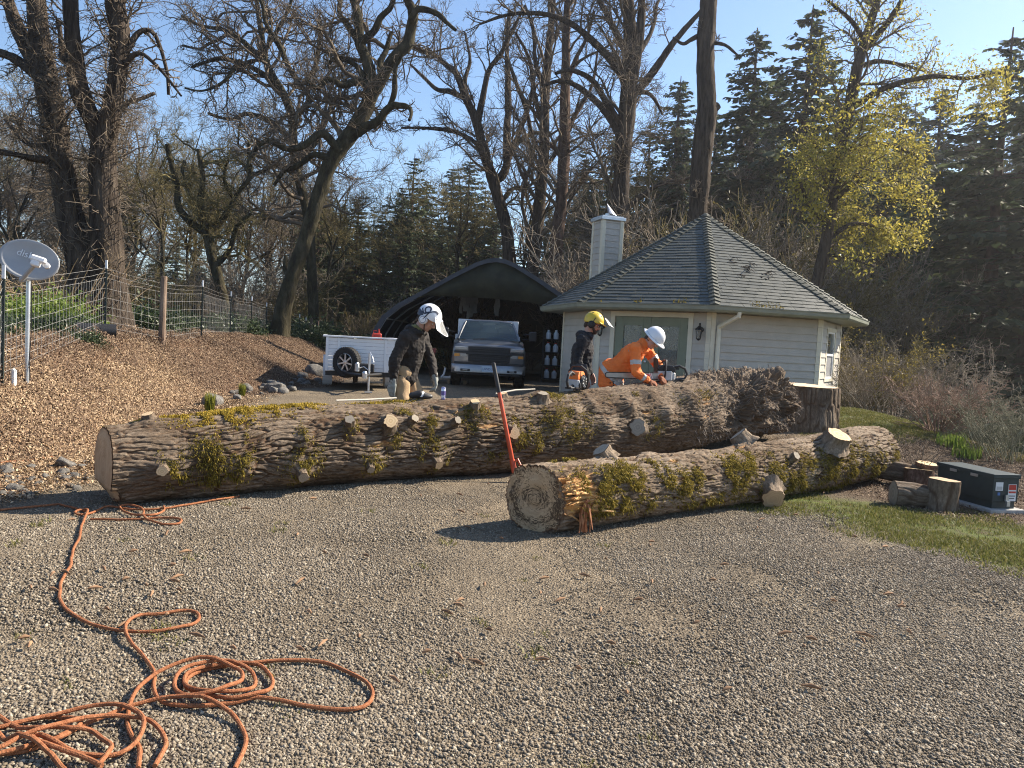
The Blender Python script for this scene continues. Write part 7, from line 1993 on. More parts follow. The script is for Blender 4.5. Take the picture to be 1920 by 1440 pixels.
_look = {}
def where(px, Y=50):
    for lim, w in ((150, 'past the fence behind the satellite dish'), (260, 'behind the twin-trunked maple'), (380, 'between the maple and the small crooked oak'), (500, 'behind the small crooked oak'), (600, 'behind the leaning oak'), (720, 'above the white trailer'), (860, 'behind the carport above its low eave'), (960, 'behind the carport peak'), (1090, 'behind the slim straight trunks'), (1200, 'behind the chimney'), (1330, 'behind the roof near the limbless trunk'), (1480, 'behind the sunlit roof face'), (1620, 'behind the yellow-leaved maple'), (1760, 'under the long limb of the yellow-leaved maple')):
        if px < lim: return w
    return 'in the dark wood beyond the mound'
FIRLOOK = ['full', 'slender', 'sparse spreading']
BARELOOK = ['dark upright', 'olive-brown', 'pale grey', 'crooked olive']
THLOOK = ['olive budding', 'dark brown', 'pale grey']
IVLOOK = ['dense', 'loose']
fir = [conifer_proto(20, 4.9, 5, 'x'), conifer_proto(20, 4.2, 6, 'x', whorls=64, drop=.32), conifer_proto(20, 5.4, 7, 'x', whorls=50, drop=.2, sparse=.3)]
def place(proto, px, py, Y, H0, label=None, group=None, wk=1.0, used=set(), sway=0.0, rng=np.random.default_rng(77)):
    """stand a copy where its tip meets that point of the photo at distance Y"""
    tip = at_y(px, py, Y); g = Gz(tip[0], Y); s = max(.2, (tip[2] - g + .2) / H0)
    first = proto.name not in used
    used.add(proto.name)
    o = proto if first else dup(proto)
    o.location = (float(tip[0]), float(Y), g - .1); o.rotation_euler = (0, 0, float(rng.random() * 6.28)); o.scale = (s * wk, s * wk, s)
    if label: o['label'] = label
    if group: o['group'] = group
    elif 'group' in o and label and group is None: pass
    return o
for (i, px, py, Y, wk, lab) in [(1, 1420, 55, 52, 1.05, 'tall pointed fir standing clear above the house, the lower of the pair'), (0, 1525, 12, 48, 1.15, 'tallest dark fir behind the yellow-leaved tree'), (1, 1277, 145, 62, 1.0, 'fir tip showing between the forked cottonwood and the limbless trunk'), (1, 882, 298, 78, 1.15, 'distant fir with a sharp tip above the carport roof'), (1, 850, 312, 82, 1.0, 'distant fir beside the sharp-tipped one above the carport roof'),
                                (2, 778, 290, 60, 1.1, 'broad dark fir standing behind the leaning oak'), (0, 1692, 165, 56, 1.0, 'fir behind the yellow tree under its long side limb'), (1, 1768, 160, 58, 1.1, 'second fir under the long side limb of the yellow tree'), (2, 1900, 55, 38, 1.25, 'huge drooping fir at the sunlit edge of the wood'), (2, 1840, 260, 46, .95, 'wide fir just beside the huge drooping one'), (2, 1985, -40, 34, 1.0, 'tall fir cut off by the edge of the view'), (0, 1345, 210, 66, 1.1, 'fir showing past the limbless trunk above the roof'), (1, 1460, 130, 60, 1.0, 'fir between the two tallest firs'), (2, 1580, 180, 58, 1.1, 'fir filling in behind the leaning yellow-leaved maple'), (0, 1630, 250, 64, 1.2, 'dim fir deep behind the yellow leaves'), (2, 1220, 230, 64, 1.1, 'fir behind the trunk of the forked cottonwood'), (0, 1100, 280, 72, 1.0, 'fir showing between the slim trunks and the chimney'), (1, 1150, 250, 76, 1.0, 'distant fir directly over the chimney')]:
    o = place(fir[i], px, py, Y, 20, lab, wk=wk * 1.3); 
    if 'group' in o: del o['group']
rng = np.random.default_rng(55)
for k in range(60):                                   # the many alike firs that close the view
    px = rng.uniform(560, 2000); Y = rng.uniform(66, 92)
    top = 330 + 60 * rng.random() if px < 1180 else 215 + 110 * rng.random()
    if k < 18: px = 560 + 37 * k + rng.uniform(-14, 14); Y = rng.uniform(48, 60); top = rng.uniform(330, 450)
    elif px > 1700: top = rng.uniform(170, 290); Y = rng.uniform(58, 80)
    q_ = rng.integers(3); lb = f'{FIRLOOK[q_]} dark distant fir {where(px)}'; place(fir[q_], px, top, Y, 20, lb, lb.replace('fir ', 'firs '), wk=rng.uniform(.9, 1.3))
for k in range(16):
    px = rng.uniform(-60, 560); Y = rng.uniform(75, 95)
    q_ = rng.integers(3); lb = f'low far-off {FIRLOOK[q_]} fir {where(px)}'; place(fir[q_], px, rng.uniform(400, 470), Y, 20, lb, lb.replace('fir ', 'firs '), wk=rng.uniform(1, 1.4))
def bare_proto(H, seed, label, spread=1.0, twig=None, name='bare_tree', gn=.25, n=(40, 330, 2100)):
    rng = np.random.default_rng(seed)
    t = thing(name, label, 'tree', (0, 0, 0), 0, 'bare trees in the wood')
    P = np.array([[0, 0, -.2], [.1, 0, H * .25], [.25 * rng.normal(), .2 * rng.normal(), H * .5], [.5 * rng.normal(), .4 * rng.normal(), H * .78], [.5 * rng.normal(), .4 * rng.normal(), H]])
    A = catmull(np.c_[P, [.19, .16, .12, .07, .02]], 24)
    lim, lr = grow(A[None, :, :3], A[None, :, 3], 8, rng, lf=(.3, .5), ang=(25, 55), gnarl=gn * .6, up=.12, npts=14, tr=(.22, .75), rk=.7, rtip=.02)
    PP = np.concatenate([catmull(A[:, :3], 14)[None], lim]); RR = np.concatenate([np.interp(np.linspace(0, 1, 14), np.linspace(0, 1, 24), A[:, 3])[None], lr])
    link('trunk', mesh_np('trunk', *join_vf([tubes_np(A[None, :, :3], A[None, :, 3], 8), tubes_np(lim, lr, 6)]), M_oakbark, True), t)
    c1 = grow(PP, RR, n[0], rng, lf=(.25, .5), ang=(30, 70), gnarl=gn, up=.08, npts=8, rtip=.014)
    c2 = grow(*c1, n[1], rng, lf=(.35, .6), ang=(30, 70), gnarl=gn, up=.05, npts=6, rtip=.011)
    c3 = grow(*c2, n[2], rng, lf=(.4, .8), ang=(25, 65), gnarl=gn, up=.03, npts=4, rtip=.009)
    link('crown', mesh_np('crown', *join_vf([tubes_np(*c1, 4), tubes_np(*c2, 3), tubes_np(*c3, 3)]), twig or M_twigs, True), t)
    return t
bare = [bare_proto(14, 201, 'x'), bare_proto(14, 202, 'x', twig=M_twigs_olive, gn=.36), bare_proto(14, 203, 'x', twig=M_twigs_pale, gn=.3), bare_proto(14, 204, 'x', gn=.42, twig=M_twigs_olive)]
for k in range(24):
    px = -40 + k * 30 + rng.uniform(-14, 14); Y = rng.uniform(40, 66)
    top = np.interp(px, [0, 120, 250, 330, 480, 560, 700], [225, 215, 215, 240, 270, 270, 300]) + rng.uniform(-25, 70)
    q_ = rng.integers(4); lb = f'{BARELOOK[q_]} bare tree {where(px)}'; place(bare[q_], px, top, Y, 14, lb, lb.replace('tree ', 'trees '), wk=rng.uniform(.8, 1.1))
for k in range(13):
    px = rng.uniform(700, 1560); Y = rng.uniform(42, 62)
    top = np.interp(px, [700, 800, 900, 1200, 1300, 1560], [330, 330, 300, 270, 330, 400]) + rng.uniform(-20, 90)
    q_ = rng.integers(4); lb = f'{BARELOOK[q_]} bare tree {where(px)}'; place(bare[q_], px, top, Y, 14, lb, lb.replace('tree ', 'trees '), wk=rng.uniform(.8, 1.1))
# thickets of bare shrub
def shrub_proto(name, label, H, n, seed, twig, spread=.5, lean=.3, nst=26, leaf=None, nl=0, ls=.03, cat='shrub', rt=.006, stem=.016, cov=(.4, .8)):
    rng = np.random.default_rng(seed)
    t = thing(name, label, cat, (0, 0, 0), 0)
    a = rng.random(nst) * 2 * PI; r = spread * .4 * np.sqrt(rng.random(nst))
    d = unit(np.stack([np.cos(a) * lean * rng.random(nst) * 1.6, np.sin(a) * lean * rng.random(nst) * 1.6, np.ones(nst)], -1)); st = H * rng.uniform(.55, 1.0, nst) / 9
    p = [np.stack([r * np.cos(a), r * np.sin(a), np.full(nst, -.05)], -1)]
    for k in range(9): d = unit(d + rng.normal(size=(nst, 3)) * .10 + np.stack([np.cos(a), np.sin(a), 0 * a], -1) * .03 * lean * 3); p.append(p[-1] + d * st[:, None])
    P = np.stack(p, 1); R = np.tile(np.linspace(stem, rt, 10), (nst, 1))
    c1 = grow(P, R, n, rng, lf=(.2, .5), ang=(25, 60), gnarl=.2, up=.06, npts=5, rtip=rt)
    c2 = grow(*c1, n * 4, rng, lf=cov, ang=(25, 60), gnarl=.25, up=.04, npts=4, rtip=rt * .85)
    link('stem', mesh_np('stem', *tubes_np(P, R, 5), twig, True), t)
    link('crown', mesh_np('crown', *join_vf([tubes_np(*c1, 3), tubes_np(*c2, 3)]), twig, True), t)
    if leaf:
        e = np.concatenate([c1[0][:, 2:].reshape(-1, 3), c2[0][:, 1:].reshape(-1, 3)])
        link('leaves', mesh_np('leaves', *leaf_cloud(e, nl, .05, ls, rng), leaf), t)
    return t
M_olive_leaf = leafmat('olive_bud_leaf', [(.07, .06, .018), (.12, .10, .03), (.17, .14, .04)], trans=.35)
M_ivy = leafmat('ivy_leaf', [(.018, .032, .012), (.03, .05, .018), (.045, .07, .025), (.10, .12, .06)], trans=.12, rough=.4)
thick = [shrub_proto('thicket_shrub', 'x', 4.6, 260, 301, M_twigs_olive, 1.8, .45, 34, M_olive_leaf, 1500, .05, rt=.010, stem=.03), shrub_proto('thicket_shrub', 'x', 4.2, 260, 302, M_twigs, 1.8, .5, 34, rt=.010, stem=.03), shrub_proto('thicket_shrub', 'x', 5.0, 240, 303, M_twigs_pale, 1.6, .35, 30, rt=.010, stem=.03)]
for k in range(36):
    px = rng.uniform(-60, 1120); Y = rng.uniform(30, 44)
    if px < 250: Y = rng.uniform(22, 34)
    top = np.interp(px, [-60, 100, 300, 600, 800, 1120], [440, 440, 470, 500, 530, 540]) + rng.uniform(-30, 80)
    q_ = rng.integers(3); lb = f'tangled {THLOOK[q_]} bare shrub {where(px)}'; place(thick[q_], px, top, Y, 4.4, lb, lb.replace('shrub ', 'shrubs '), wk=rng.uniform(.8, 1.2))
for k in range(30):
    px = rng.uniform(1150, 1680); Y = rng.uniform(31, 42)
    top = 440 + rng.uniform(-20, 100) if px < 1500 else 440 + rng.uniform(0, 120)
    q_ = rng.integers(3); lb = f'tangled {THLOOK[q_]} bare shrub {where(px)}'; place(thick[q_], px, top, Y, 4.4, lb, lb.replace('shrub ', 'shrubs '), wk=rng.uniform(.7, 1.1))
# leafy shrubs and ivy
def leafy_proto(name, label, rad, n, size, m, seed, cat='shrub', flat=.8, lump=.35):
    rng = np.random.default_rng(seed)
    t = thing(name, label, cat, (0, 0, 0))
    c = unit(rng.normal(size=(60, 3))) * np.array([rad, rad, rad * flat]) * rng.uniform(.5, 1, (60, 1)); c[:, 2] = np.abs(c[:, 2])
    V, F = leaf_cloud(c, n, rad * lump * .5, size, rng, up=.4)
    V[:, 2] = np.maximum(V[:, 2], -.05)
    link('leaves', mesh_np('leaves', V, F, m), t)
    p = np.stack([np.linspace(np.array([0, 0, -.1]) * np.ones((60, 3)), c, 5)[k] for k in range(5)], 1)
    link('stem', mesh_np('stem', *tubes_np(p, np.tile(np.linspace(.02, .006, 5), (60, 1)), 4), M_twigs, True), t)
    return t
ivy = [leafy_proto('ivy_bush', 'x', 1.0, 5200, .055, M_ivy, 401), leafy_proto('ivy_bush', 'x', 1.0, 4600, .065, M_ivy, 402, flat=.6)]
used_l = set()
def put(proto, px, Y, s, label, group=None, zoff=-.1, sz=None, rz=None):
    x = float(at_y(px, 640, Y)[0]); g = Gz(x, Y)
    o = proto if proto.name not in used_l else dup(proto)
    used_l.add(proto.name)
    o.location = (x, Y, g + zoff); o.rotation_euler = (0, 0, float(rng.random() * 6.28) if rz is None else rz); o.scale = (s, s, sz or s)
    o['label'] = label
    if group: o['group'] = group
    return o
for k in range(30):
    px = rng.uniform(228, 560); Y = np.interp(px, [228, 300, 400, 560], [17, 17.5, 23, 31]) + rng.uniform(.6, 3.5)
    lb = f'{IVLOOK[k % 2]} dark ivy clump along the wire fence {where(px)}'; put(ivy[k % 2], px, Y, rng.uniform(.55, .95), lb, lb.replace('clump', 'clumps'))
for k in range(22):
    px = rng.uniform(575, 870); Y = rng.uniform(32.5, 38)
    lb = f'{IVLOOK[k % 2]} dark evergreen bush low to the ground {where(px)}'; put(ivy[k % 2], px, Y, rng.uniform(.9, 1.5), lb, lb.replace('bush', 'bushes'))
for k in range(14):
    px = rng.uniform(-30, 160); Y = rng.uniform(11.5, 14.5)
    put(ivy[k % 2], px, Y, rng.uniform(.3, .5), 'low ivy clump among many alike on the bank behind the dish', 'low ivy on the bank')
M_bright = leafmat('bright_green_leaf', [(.07, .115, .02), (.125, .185, .03), (.18, .25, .045), (.25, .30, .08)], trans=.35)
bs = leafy_proto('spurge_bush', 'bright lime-green bush inside the fence behind the satellite dish', 1.0, 7000, .045, M_bright, 405, flat=.75)
put(bs, 78, 15.0, .98, 'bright lime-green bush inside the fence behind the satellite dish', zoff=.0, sz=.8)
reed = shrub_proto('dry_stalk_shrub', 'sheaf of pale dry stalks rising behind the bright green bush', 2.4, 60, 330, mat('dry_tan_stalk', (.16, .11, .06), (.34, .25, .15), 2, .9), 1.8, .4, 70, rt=.006)
put(reed, 95, 16.3, 1.0, 'sheaf of pale dry stalks rising behind the bright green bush')
# right of the house
fors = shrub_proto('forsythia_shrub', 'loose yellow-brown shrub against the far corner of the house', 3.0, 220, 340, M_twigs_olive, 1.6, .5, 30, leafmat('yellow_blossom', [(.14, .11, .03), (.26, .2, .04), (.36, .28, .06)], trans=.4), 3000, .032, rt=.006)
put(fors, 1625, 21.5, 1.0, 'loose yellow-brown shrub against the far corner of the house')
tw2 = shrub_proto('twiggy_shrub', 'tall grey-brown twiggy shrub beyond the lawn mound', 2.3, 260, 341, M_twigs_pale, 1.5, .5, 34, leafmat('dry_seed_head', [(.2, .16, .11), (.34, .3, .22)], trans=.2), 900, .022, rt=.005)
put(tw2, 1672, 19.5, 1.0, 'tall grey-brown twiggy shrub beyond the lawn mound'); put(tw2, 1608, 23.0, 1.05, 'grey-brown twiggy shrub close behind the house wall')
put(tw2, 1720, 22.5, 1.3, 'large twiggy shrub in the shade beyond the mound')
red = shrub_proto('vase_shrub', 'reddish vase-shaped bare shrub on the slope above the green cabinet', 1.35, 330, 342, mat('red_twig', (.18, .115, .08), (.30, .195, .135), 3, .85), .5, .75, 42, rt=.0035, stem=.012)
put(red, 1772, 13.6, .95, 'reddish vase-shaped bare shrub on the slope above the green cabinet', zoff=0)
dk = shrub_proto('small_bare_shrub', 'small dark bare shrub beside the cut rounds', .62, 60, 343, M_twigs, .3, .6, 16, rt=.003, stem=.009)
put(dk, 1727, 9.9, 1.0, 'small dark bare shrub beside the cut rounds', zoff=0)
lav = shrub_proto('grey_shrub', 'pale grey-green wispy shrub beyond the cabinet', .95, 220, 344, mat('grey_green_stalk', (.10, .10, .06), (.21, .2, .13), 3, .9), 1.0, .45, 60, rt=.003, stem=.006)
put(lav, 1872, 13.4, 1.25, 'pale grey-green wispy shrub beyond the cabinet', zoff=0); put(lav, 1925, 11.5, 1.2, 'wispy grey-green shrub cut off by the edge of the view', zoff=0); put(lav, 1845, 16.5, 1.3, 'wispy grey-green shrub further down the slope', zoff=0)
put(ivy[0], 1800, 20, 1.2, 'dark evergreen bush in the shade down the slope'); put(ivy[1], 1900, 24, 1.8, 'large dark evergreen bush far down the slope'); put(ivy[1], 1700, 26, 1.6, 'dark evergreen bush behind the twiggy shrubs')
iris = thing('iris_clump', 'clump of bright green upright blades below the vase-shaped shrub', 'plant', (0, 0, 0))
me_ = blade_patch('blades', 130, .32, .18, .36, M_bright, 500, w=.012, lean=.18).data; link('leaves', me_, iris)
o = put(iris, 1800, 12.3, .75, 'clump of bright green upright blades below the vase-shaped shrub', zoff=0); put(iris, 1830, 11.6, .65, 'lower clump of green blades nearer the green cabinet', zoff=0)
# bank foot plants
heath = thing('heather_plant', 'small upright yellow-green heather on the bank, the nearer of two', 'plant', (0, 0, 0))
M_heath = leafmat('heather_sprig', [(.12, .14, .02), (.22, .23, .03), (.30, .28, .05)], trans=.3)
link('leaves', blade_patch('sprigs', 260, .07, .15, .36, M_heath, 501, w=.007, lean=.12).data, heath)
p = at_y(395, 690, 12.6); p[2] = Gz(p[0], p[1])
heath.location = tuple(map(float, p)); heath['label'] = 'small upright yellow-green heather on the bank below the wooden corner post'
p = at_y(455, 686, 14.6); p[2] = Gz(p[0], p[1]); h2 = dup(heath, tuple(map(float, p)), 1.0, 'thinner yellow-green heather on the bank halfway to the trailer', .8)
# ------------------------------------------------------------------ wire fence
fence = thing('wire_fence', 'wire mesh fence on dark steel and wooden posts along the top of the bank', 'fence', (-6.6, 14.6, Gz(-6.6, 14.6)))
M_tpost = mat('green_black_steel_post', (.012, .02, .017), (.03, .04, .034), 12, .6)
M_wpost = mat('weathered_post', (.10, .065, .045), (.26, .19, .14), 7, .9, stretch=(1, 1, .2), bump=.6, bscale=20)
M_wire = mat('galvanised_wire', (.34, .33, .31), (.5, .49, .46), 10, .45, .6)
FP = [(-70, 690, 5.2, 't', 1.36), (4, 686, 8.5, 't', 1.33), (196, 651, 13.4, 't', 1.30), (303, 635, 14.7, 'w', 1.30), (377, 641, 17.4, 't', 1.30), (431, 631, 22.6, 't', 1.30), (470, 633, 25.8, 't', 1.3), (498, 635, 28.6, 't', 1.28), (523, 638, 30.2, 't', 1.28), (541, 643, 32.4, 'w', 1.25), (560, 648, 34, 't', 1.2), (572, 650, 35.5, 't', 1.15)]
posts = []
for px, py, Y, kd, h in FP:
    p = at_y(px, py, Y); x = float(p[0]); z = Gz(x, Y); posts.append((x, Y, z, h))
    m_ = MB()
    if kd == 't':
        m_.box((x, Y, z + h / 2 - .1), (.035, .008, h + .2)); m_.box((x, Y + .014, z + h / 2 - .1), (.008, .03, h + .2))
        for q in range(12): m_.box((x, Y - .008, z + .15 + q * (h - .3) / 11), (.012, .012, .02))
        po = m_.build('steel_post', M_tpost, fence, world=True)
        m_ = MB(); m_.box((x, Y, z + h - .07), (.037, .012, .145)); m_.build('post_tip', M_whitep, po); po.children[0].matrix_parent_inverse = Matrix.Identity(4)
    else:
        m_.tube([(x, Y, z - .1), (x + .01, Y, z + h * .5), (x + .015, Y, z + h), (x + .015, Y, z + h + .005)], [.065, .06, .058, .05], 12); m_.build('wooden_post', M_wpost, fence, world=True)
nw = 10
hts = [.04, .14, .25, .37, .50, .65, .82, 1.0, 1.08, 1.17]
rng = np.random.default_rng(12)
def wire_path(h):
    pts = []
    for a, b in zip(posts[:-1], posts[1:]):
        L_ = math.hypot(b[0] - a[0], b[1] - a[1]); n = max(4, int(L_ / .5))
        for q in range(n):
            f = q / n; sag = -.02 * math.sin(f * PI) * (h > .9) + .003 * rng.normal()
            x = a[0] + (b[0] - a[0]) * f; y = a[1] + (b[1] - a[1]) * f
            zb = (a[2] + a[3] * 0) * (1 - f) + b[2] * f
            pts.append((x, y - .02, zb + h + sag))
    return pts
for h in hts:
    m_ = MB(); m_.tube(wire_path(h), .0022, 4, caps=False); m_.build('wire', M_wire, fence, world=True)
Ps = []
for k_, (a, b) in enumerate(zip(posts[:8], posts[1:9])):
    L_ = math.hypot(b[0] - a[0], b[1] - a[1]); n = int(L_ / .16)
    for q in range(1, n):
        f = q / n; x = a[0] + (b[0] - a[0]) * f; y = a[1] + (b[1] - a[1]) * f - .02; z = a[2] * (1 - f) + b[2] * f; j = .005 * rng.normal(size=3)
        Ps.append([(x + j[0], y, z + .04), (x + j[1], y, z + .35), (x + j[2], y, z + .7), (x, y, z + 1.0)])
Ps = np.array(Ps); link('stay_wires', mesh_np('stay_wires', *tubes_np(Ps, np.full(Ps.shape[:2], .0018), 4), M_wire), fence, True, 'stuff')
# wooden gate posts where the fence ends
for px, py, Y, h, lab in ((582, 652, 34, 1.1, 'stubby wooden post at the end of the fence by the trailer'), (594, 652, 34.5, 1.15, 'pale wooden post with a crosspiece past the fence end')):
    p = at_y(px, py, Y); m_ = MB(); m_.tube([(0, 0, -.1), (.0, 0, h)], [.07, .06], 10)
    if 'cross' in lab: m_.tube([(-.42, 0, h * .8), (.02, 0, h * .86)], .035, 8)
    loose('wooden_post', m_, M_wpost, lab, 'post', (float(p[0]), Y, Gz(p[0], Y)))
# short drainage pipe under the fence
p = at_y(180, 650, 13.1)
m_ = MB(); m_.lathe([(.13, -.3), (.13, .3), (.11, .3), (.11, -.3), (.13, -.3)], (0, 0, .08), axis='X', sides=20)
loose('black_pipe', m_, M_plastic, 'short black corrugated pipe lying at the foot of the mesh by the maple', 'pipe', (float(p[0]), 13.1, Gz(p[0], 13.1)), math.radians(30), smooth=True)
# ------------------------------------------------------------------ satellite dish
_dp = on_ground(50, 722); DX, DY = float(_dp[0]), float(_dp[1]); print('dish at', _dp)
dz = Gz(DX, DY)
dish = thing('satellite_dish', 'grey oval satellite dish with white lettering on a steel pole', 'satellite dish', (DX, DY, dz))
M_dish = mat('grey_dish_paint', (.32, .33, .34), (.36, .37, .38), 5, .5)
cpt = at_y(55, 487, DY - .05) - np.array([DX, DY, dz])
m_ = MB(); m_.tube([(0, 0, -.1), (0, 0, float(cpt[2]) - .16)], .024, 12); m_.build('pole', M_galv, dish, smooth=True)
nrm = Vector((.30, -.93, .22)).normalized()
Rm = Matrix((Vector((0, 0, 1)).cross(nrm) * -1, Vector((0, 0, 1)) - nrm * nrm.z, nrm)); xax = (Vector((0, 0, 1)).cross(nrm)).normalized(); yax = nrm.cross(xax).normalized()
rollr = math.radians(-16); xa = xax * math.cos(rollr) + yax * math.sin(rollr); ya = nrm.cross(xa)
Q = Matrix((xa, ya, nrm)).transposed()
c = Vector(cpt)
m_ = MB(); vs = []; nr, na = 10, 48; ra, rb = .315, .232
for j in range(nr + 1):
    f = j / nr
    for i in range(na):
        a = 2 * PI * i / na; vs.append(c + Q @ Vector((ra * f * math.cos(a), rb * f * math.sin(a), .055 * (f * f - 1))))
fs = [(j * na + i, j * na + (i + 1) % na, (j + 1) * na + (i + 1) % na, (j + 1) * na + i) for j in range(nr) for i in range(na)]
m_.add(vs, fs); refl = m_.build('reflector', M_dish, dish, smooth=True); refl.modifiers.new('t', 'SOLIDIFY').thickness = .006
m_ = MB(); m_.tube([vs[nr * na + i % na] for i in range(na + 1)], .006, 5, caps=False); m_.build('rim', M_dish, refl)
tx = text_mesh('dish', .115, mat('white_print', (.7, .72, .74), None, rough=.5), refl, c + Q @ Vector((-.07, .055, -.030)), Q.to_euler(), extrude=.0015)
e0 = c + Q @ Vector((.0, -.225, -.01)); e1 = c + Q @ Vector((.155, -.07, .24)) ; 
m_ = MB(); m_.tube([c + Vector((0, .06, -.2)), e0 + Vector((0, -.01, -.03)), e1], [.03, .028, .022], 8); m_.build('feed_arm', M_dish, dish, smooth=True)
m_ = MB(); m_.box(e1 + Vector((.03, 0, .05)), (.17, .07, .06), M=Q, ch=.018); m_.box(e1 + Vector((.0, .0, .0)), (.09, .07, .09), M=Q, ch=.012)
for s in (-1, 1): m_.lathe([(.034, 0), (.036, .05), (0, .055)], tuple(e1 + Q @ Vector((.03 + s * .06, .03, -.09))), sides=14, M=Q)
m_.build('receiver', M_whitep, dish)
m_ = MB(); m_.box((0, .05, float(cpt[2]) - .13), (.10, .12, .16), ch=.01); m_.tube([(0, .0, float(cpt[2]) - .2), (0, .06, float(cpt[2]) - .05), (c.x, c.y + .06, c.z)], .03, 8); m_.build('mount_bracket', M_dish, dish)
m_ = MB(); m_.tube([(0.02, .03, float(cpt[2]) - .2), (.03, .02, .6), (.026, .0, .3), (.05, -.02, .05)], .005, 5); m_.build('coax_cable', M_black, dish)
p = at_y(25, 712, 8.7); p[2] = Gz(p[0], p[1])
m_ = MB(); m_.tube([(0, 0, -.05), (.005, 0, .2), (.008, 0, .2)], [.03, .03, .02], 10)
loose('white_stake', m_, M_whitep, 'short white pipe stub in the mulch beside the dish pole', 'stake', tuple(map(float, p)))
# ------------------------------------------------------------------ green utility cabinet
b0 = on_ground(1858, 962)
cab = thing('utility_cabinet', 'low dark green metal utility cabinet on a concrete pad', 'utility cabinet', tuple(map(float, b0)), 0)
la = Vector((-.20, .98, 0)).normalized(); wa = Vector((.97, .2, 0)).normalized(); Lc, Wc, Hc = .80, .32, .40
M_cab = mat('dark_green_cabinet_paint', (.022, .034, .034), (.032, .046, .045), 9, .5)
M_conc = mat('concrete', (.3, .29, .27), (.42, .41, .38), 14, .9, bump=.3)
def cbox(name, l0, l1, w0, w1, z0, z1, m, parent=None, bev=.0):
    m_ = MB(); A = la * l0 + wa * w0; m_.prism([A + Vector((0, 0, z0)), A + wa * (w1 - w0) + Vector((0, 0, z0)), A + wa * (w1 - w0) + Vector((0, 0, z1)), A + Vector((0, 0, z1))], (0, 0, 0), la * (l1 - l0)); return m_.build(name, m, parent or cab, bevel=bev)
cbox('concrete_pad', -.06, Lc + .06, -.06, Wc + .06, -.08, .045, M_conc, bev=.008)
cbox('cabinet_base', .02, Lc - .02, .02, Wc - .02, .045, .13, M_cab)
cbox('cabinet_body', 0, Lc, 0, Wc, .12, Hc, M_cab, bev=.006)
lid = cbox('cabinet_lid', -.012, Lc + .012, -.012, Wc + .012, Hc - .03, Hc + .015, M_cab, bev=.006)
cbox('lid_hinge', .2, .3, -.018, -.01, Hc - .05, Hc - .02, M_galv, lid); cbox('lid_hinge', .5, .6, -.018, -.01, Hc - .05, Hc - .02, M_galv, lid)
cbox('hasp', -.03, -.012, .14, .18, .13, .20, M_galv); cbox('padlock', -.045, -.025, .145, .185, .08, .135, M_galv)
st_ = cbox('white_label', -.0035, -.0005, .03, .12, .24, .33, M_whitep)
cbox('printed_block', -.0045, -.0036, .04, .11, .25, .285, M_lgrey, st_)
wl = cbox('warning_label', -.0035, -.0005, .19, .29, .13, .31, M_whitep)
cbox('red_panel', -.0045, -.0036, .195, .285, .25, .305, M_red, wl); cbox('red_bar', -.0045, -.0036, .195, .285, .215, .235, M_red, wl); cbox('print_line', -.0045, -.0036, .2, .28, .18, .19, M_black, wl); cbox('print_line', -.0045, -.0036, .2, .27, .155, .163, M_black, wl)
cbox('blue_label', -.0035, -.0005, .06, .09, .19, .22, mat('blue_print', (.1, .2, .45), None))
# ------------------------------------------------------------------ rope
RP = [(1195,37),(1000,70),(825,98),(690,106),(600,96),(540,90),(490,106),(440,128),(395,131),(376,119),(400,109),(433,108),(440,128),(428,150),(405,200),(395,250),(365,320),(345,400),(315,460),(302,530),(310,580),(350,630),(420,670),(500,695),(600,720),(700,727),(800,722),(900,702),(970,682),(996,652),(985,626),(940,617),(870,625),(800,637),(720,640),(670,662),(635,700),(632,745),(660,790),(710,840),(745,890),(770,940),(762,1000),(780,1050),(825,1085),(900,1098),(1000,1105),(1100,1092),(1190,1082),(1280,1064),(1400,1075),(1540,1098),(1680,1116),(1790,1114),(1848,1085),(1866,1032),(1822,976),(1722,920),(1600,880),(1450,870),(1250,882),(1090,904),(985,935),(930,970),(950,1020),(1060,1062),(1170,1080),(1290,1060),(1350,1030),(1370,985),(1350,940),(1290,905),(1200,900),(1080,912),(985,935),(930,960),(924,1000),(960,1038),(1040,1058),(1150,1062),(1225,1048),(1268,1022),(1283,980),(1262,945),(1200,918),(1110,906),(1020,920),(940,942),(886,975),(874,1020),(900,1060),(960,1085),(1030,1086),(1120,1063),(1190,1025),(1216,985),(1204,955),(1160,930),(1080,914),(1000,912),(880,930),(780,962),(700,1012),(660,1060),(640,1112),(638,1180),(668,1265),(690,1320),(685,1420)]
RP2 = [(0,1345),(150,1320),(260,1270),(400,1212),(560,1150),(640,1117),(760,1090),(900,1086),(1040,1101),(1130,1140),(1190,1195),(1226,1270),(1212,1340),(1170,1420)]
RP3 = [(-60,1220),(0,1205),(100,1182),(250,1158),(335,1162),(386,1185),(398,1212),(368,1245),(290,1290),(200,1310),(80,1345),(-60,1380)]
RP4 = [(-60,1235),(0,1232),(150,1190),(330,1150),(450,1128),(560,1126),(650,1145),(715,1182),(722,1235),(690,1290),(640,1332),(560,1366),(400,1368),(280,1322),(190,1287),(160,1292),(180,1320),(300,1358),(420,1390),(500,1430)]
RP5 = [(-60,1370),(0,1362),(120,1310),(250,1270),(400,1218),(520,1186),(620,1176),(720,1182),(790,1222),(826,1290),(806,1345),(770,1410)]
RP6 = [(-60,1130),(0,1172),(80,1225),(200,1242),(330,1255),(455,1250),(520,1282),(549,1322),(525,1372),(480,1430)]
RP7 = [(-60,1240),(0,1268),(60,1300),(150,1332),(240,1362),(330,1420)]
RP8 = [(455,155),(600,157),(700,155),(800,148),(880,150),(906,160),(890,176),(820,180),(745,166),(720,147),(714,120),(690,101),(640,92),(600,100),(630,125),(700,143),(770,142),(818,115),(822,99)]
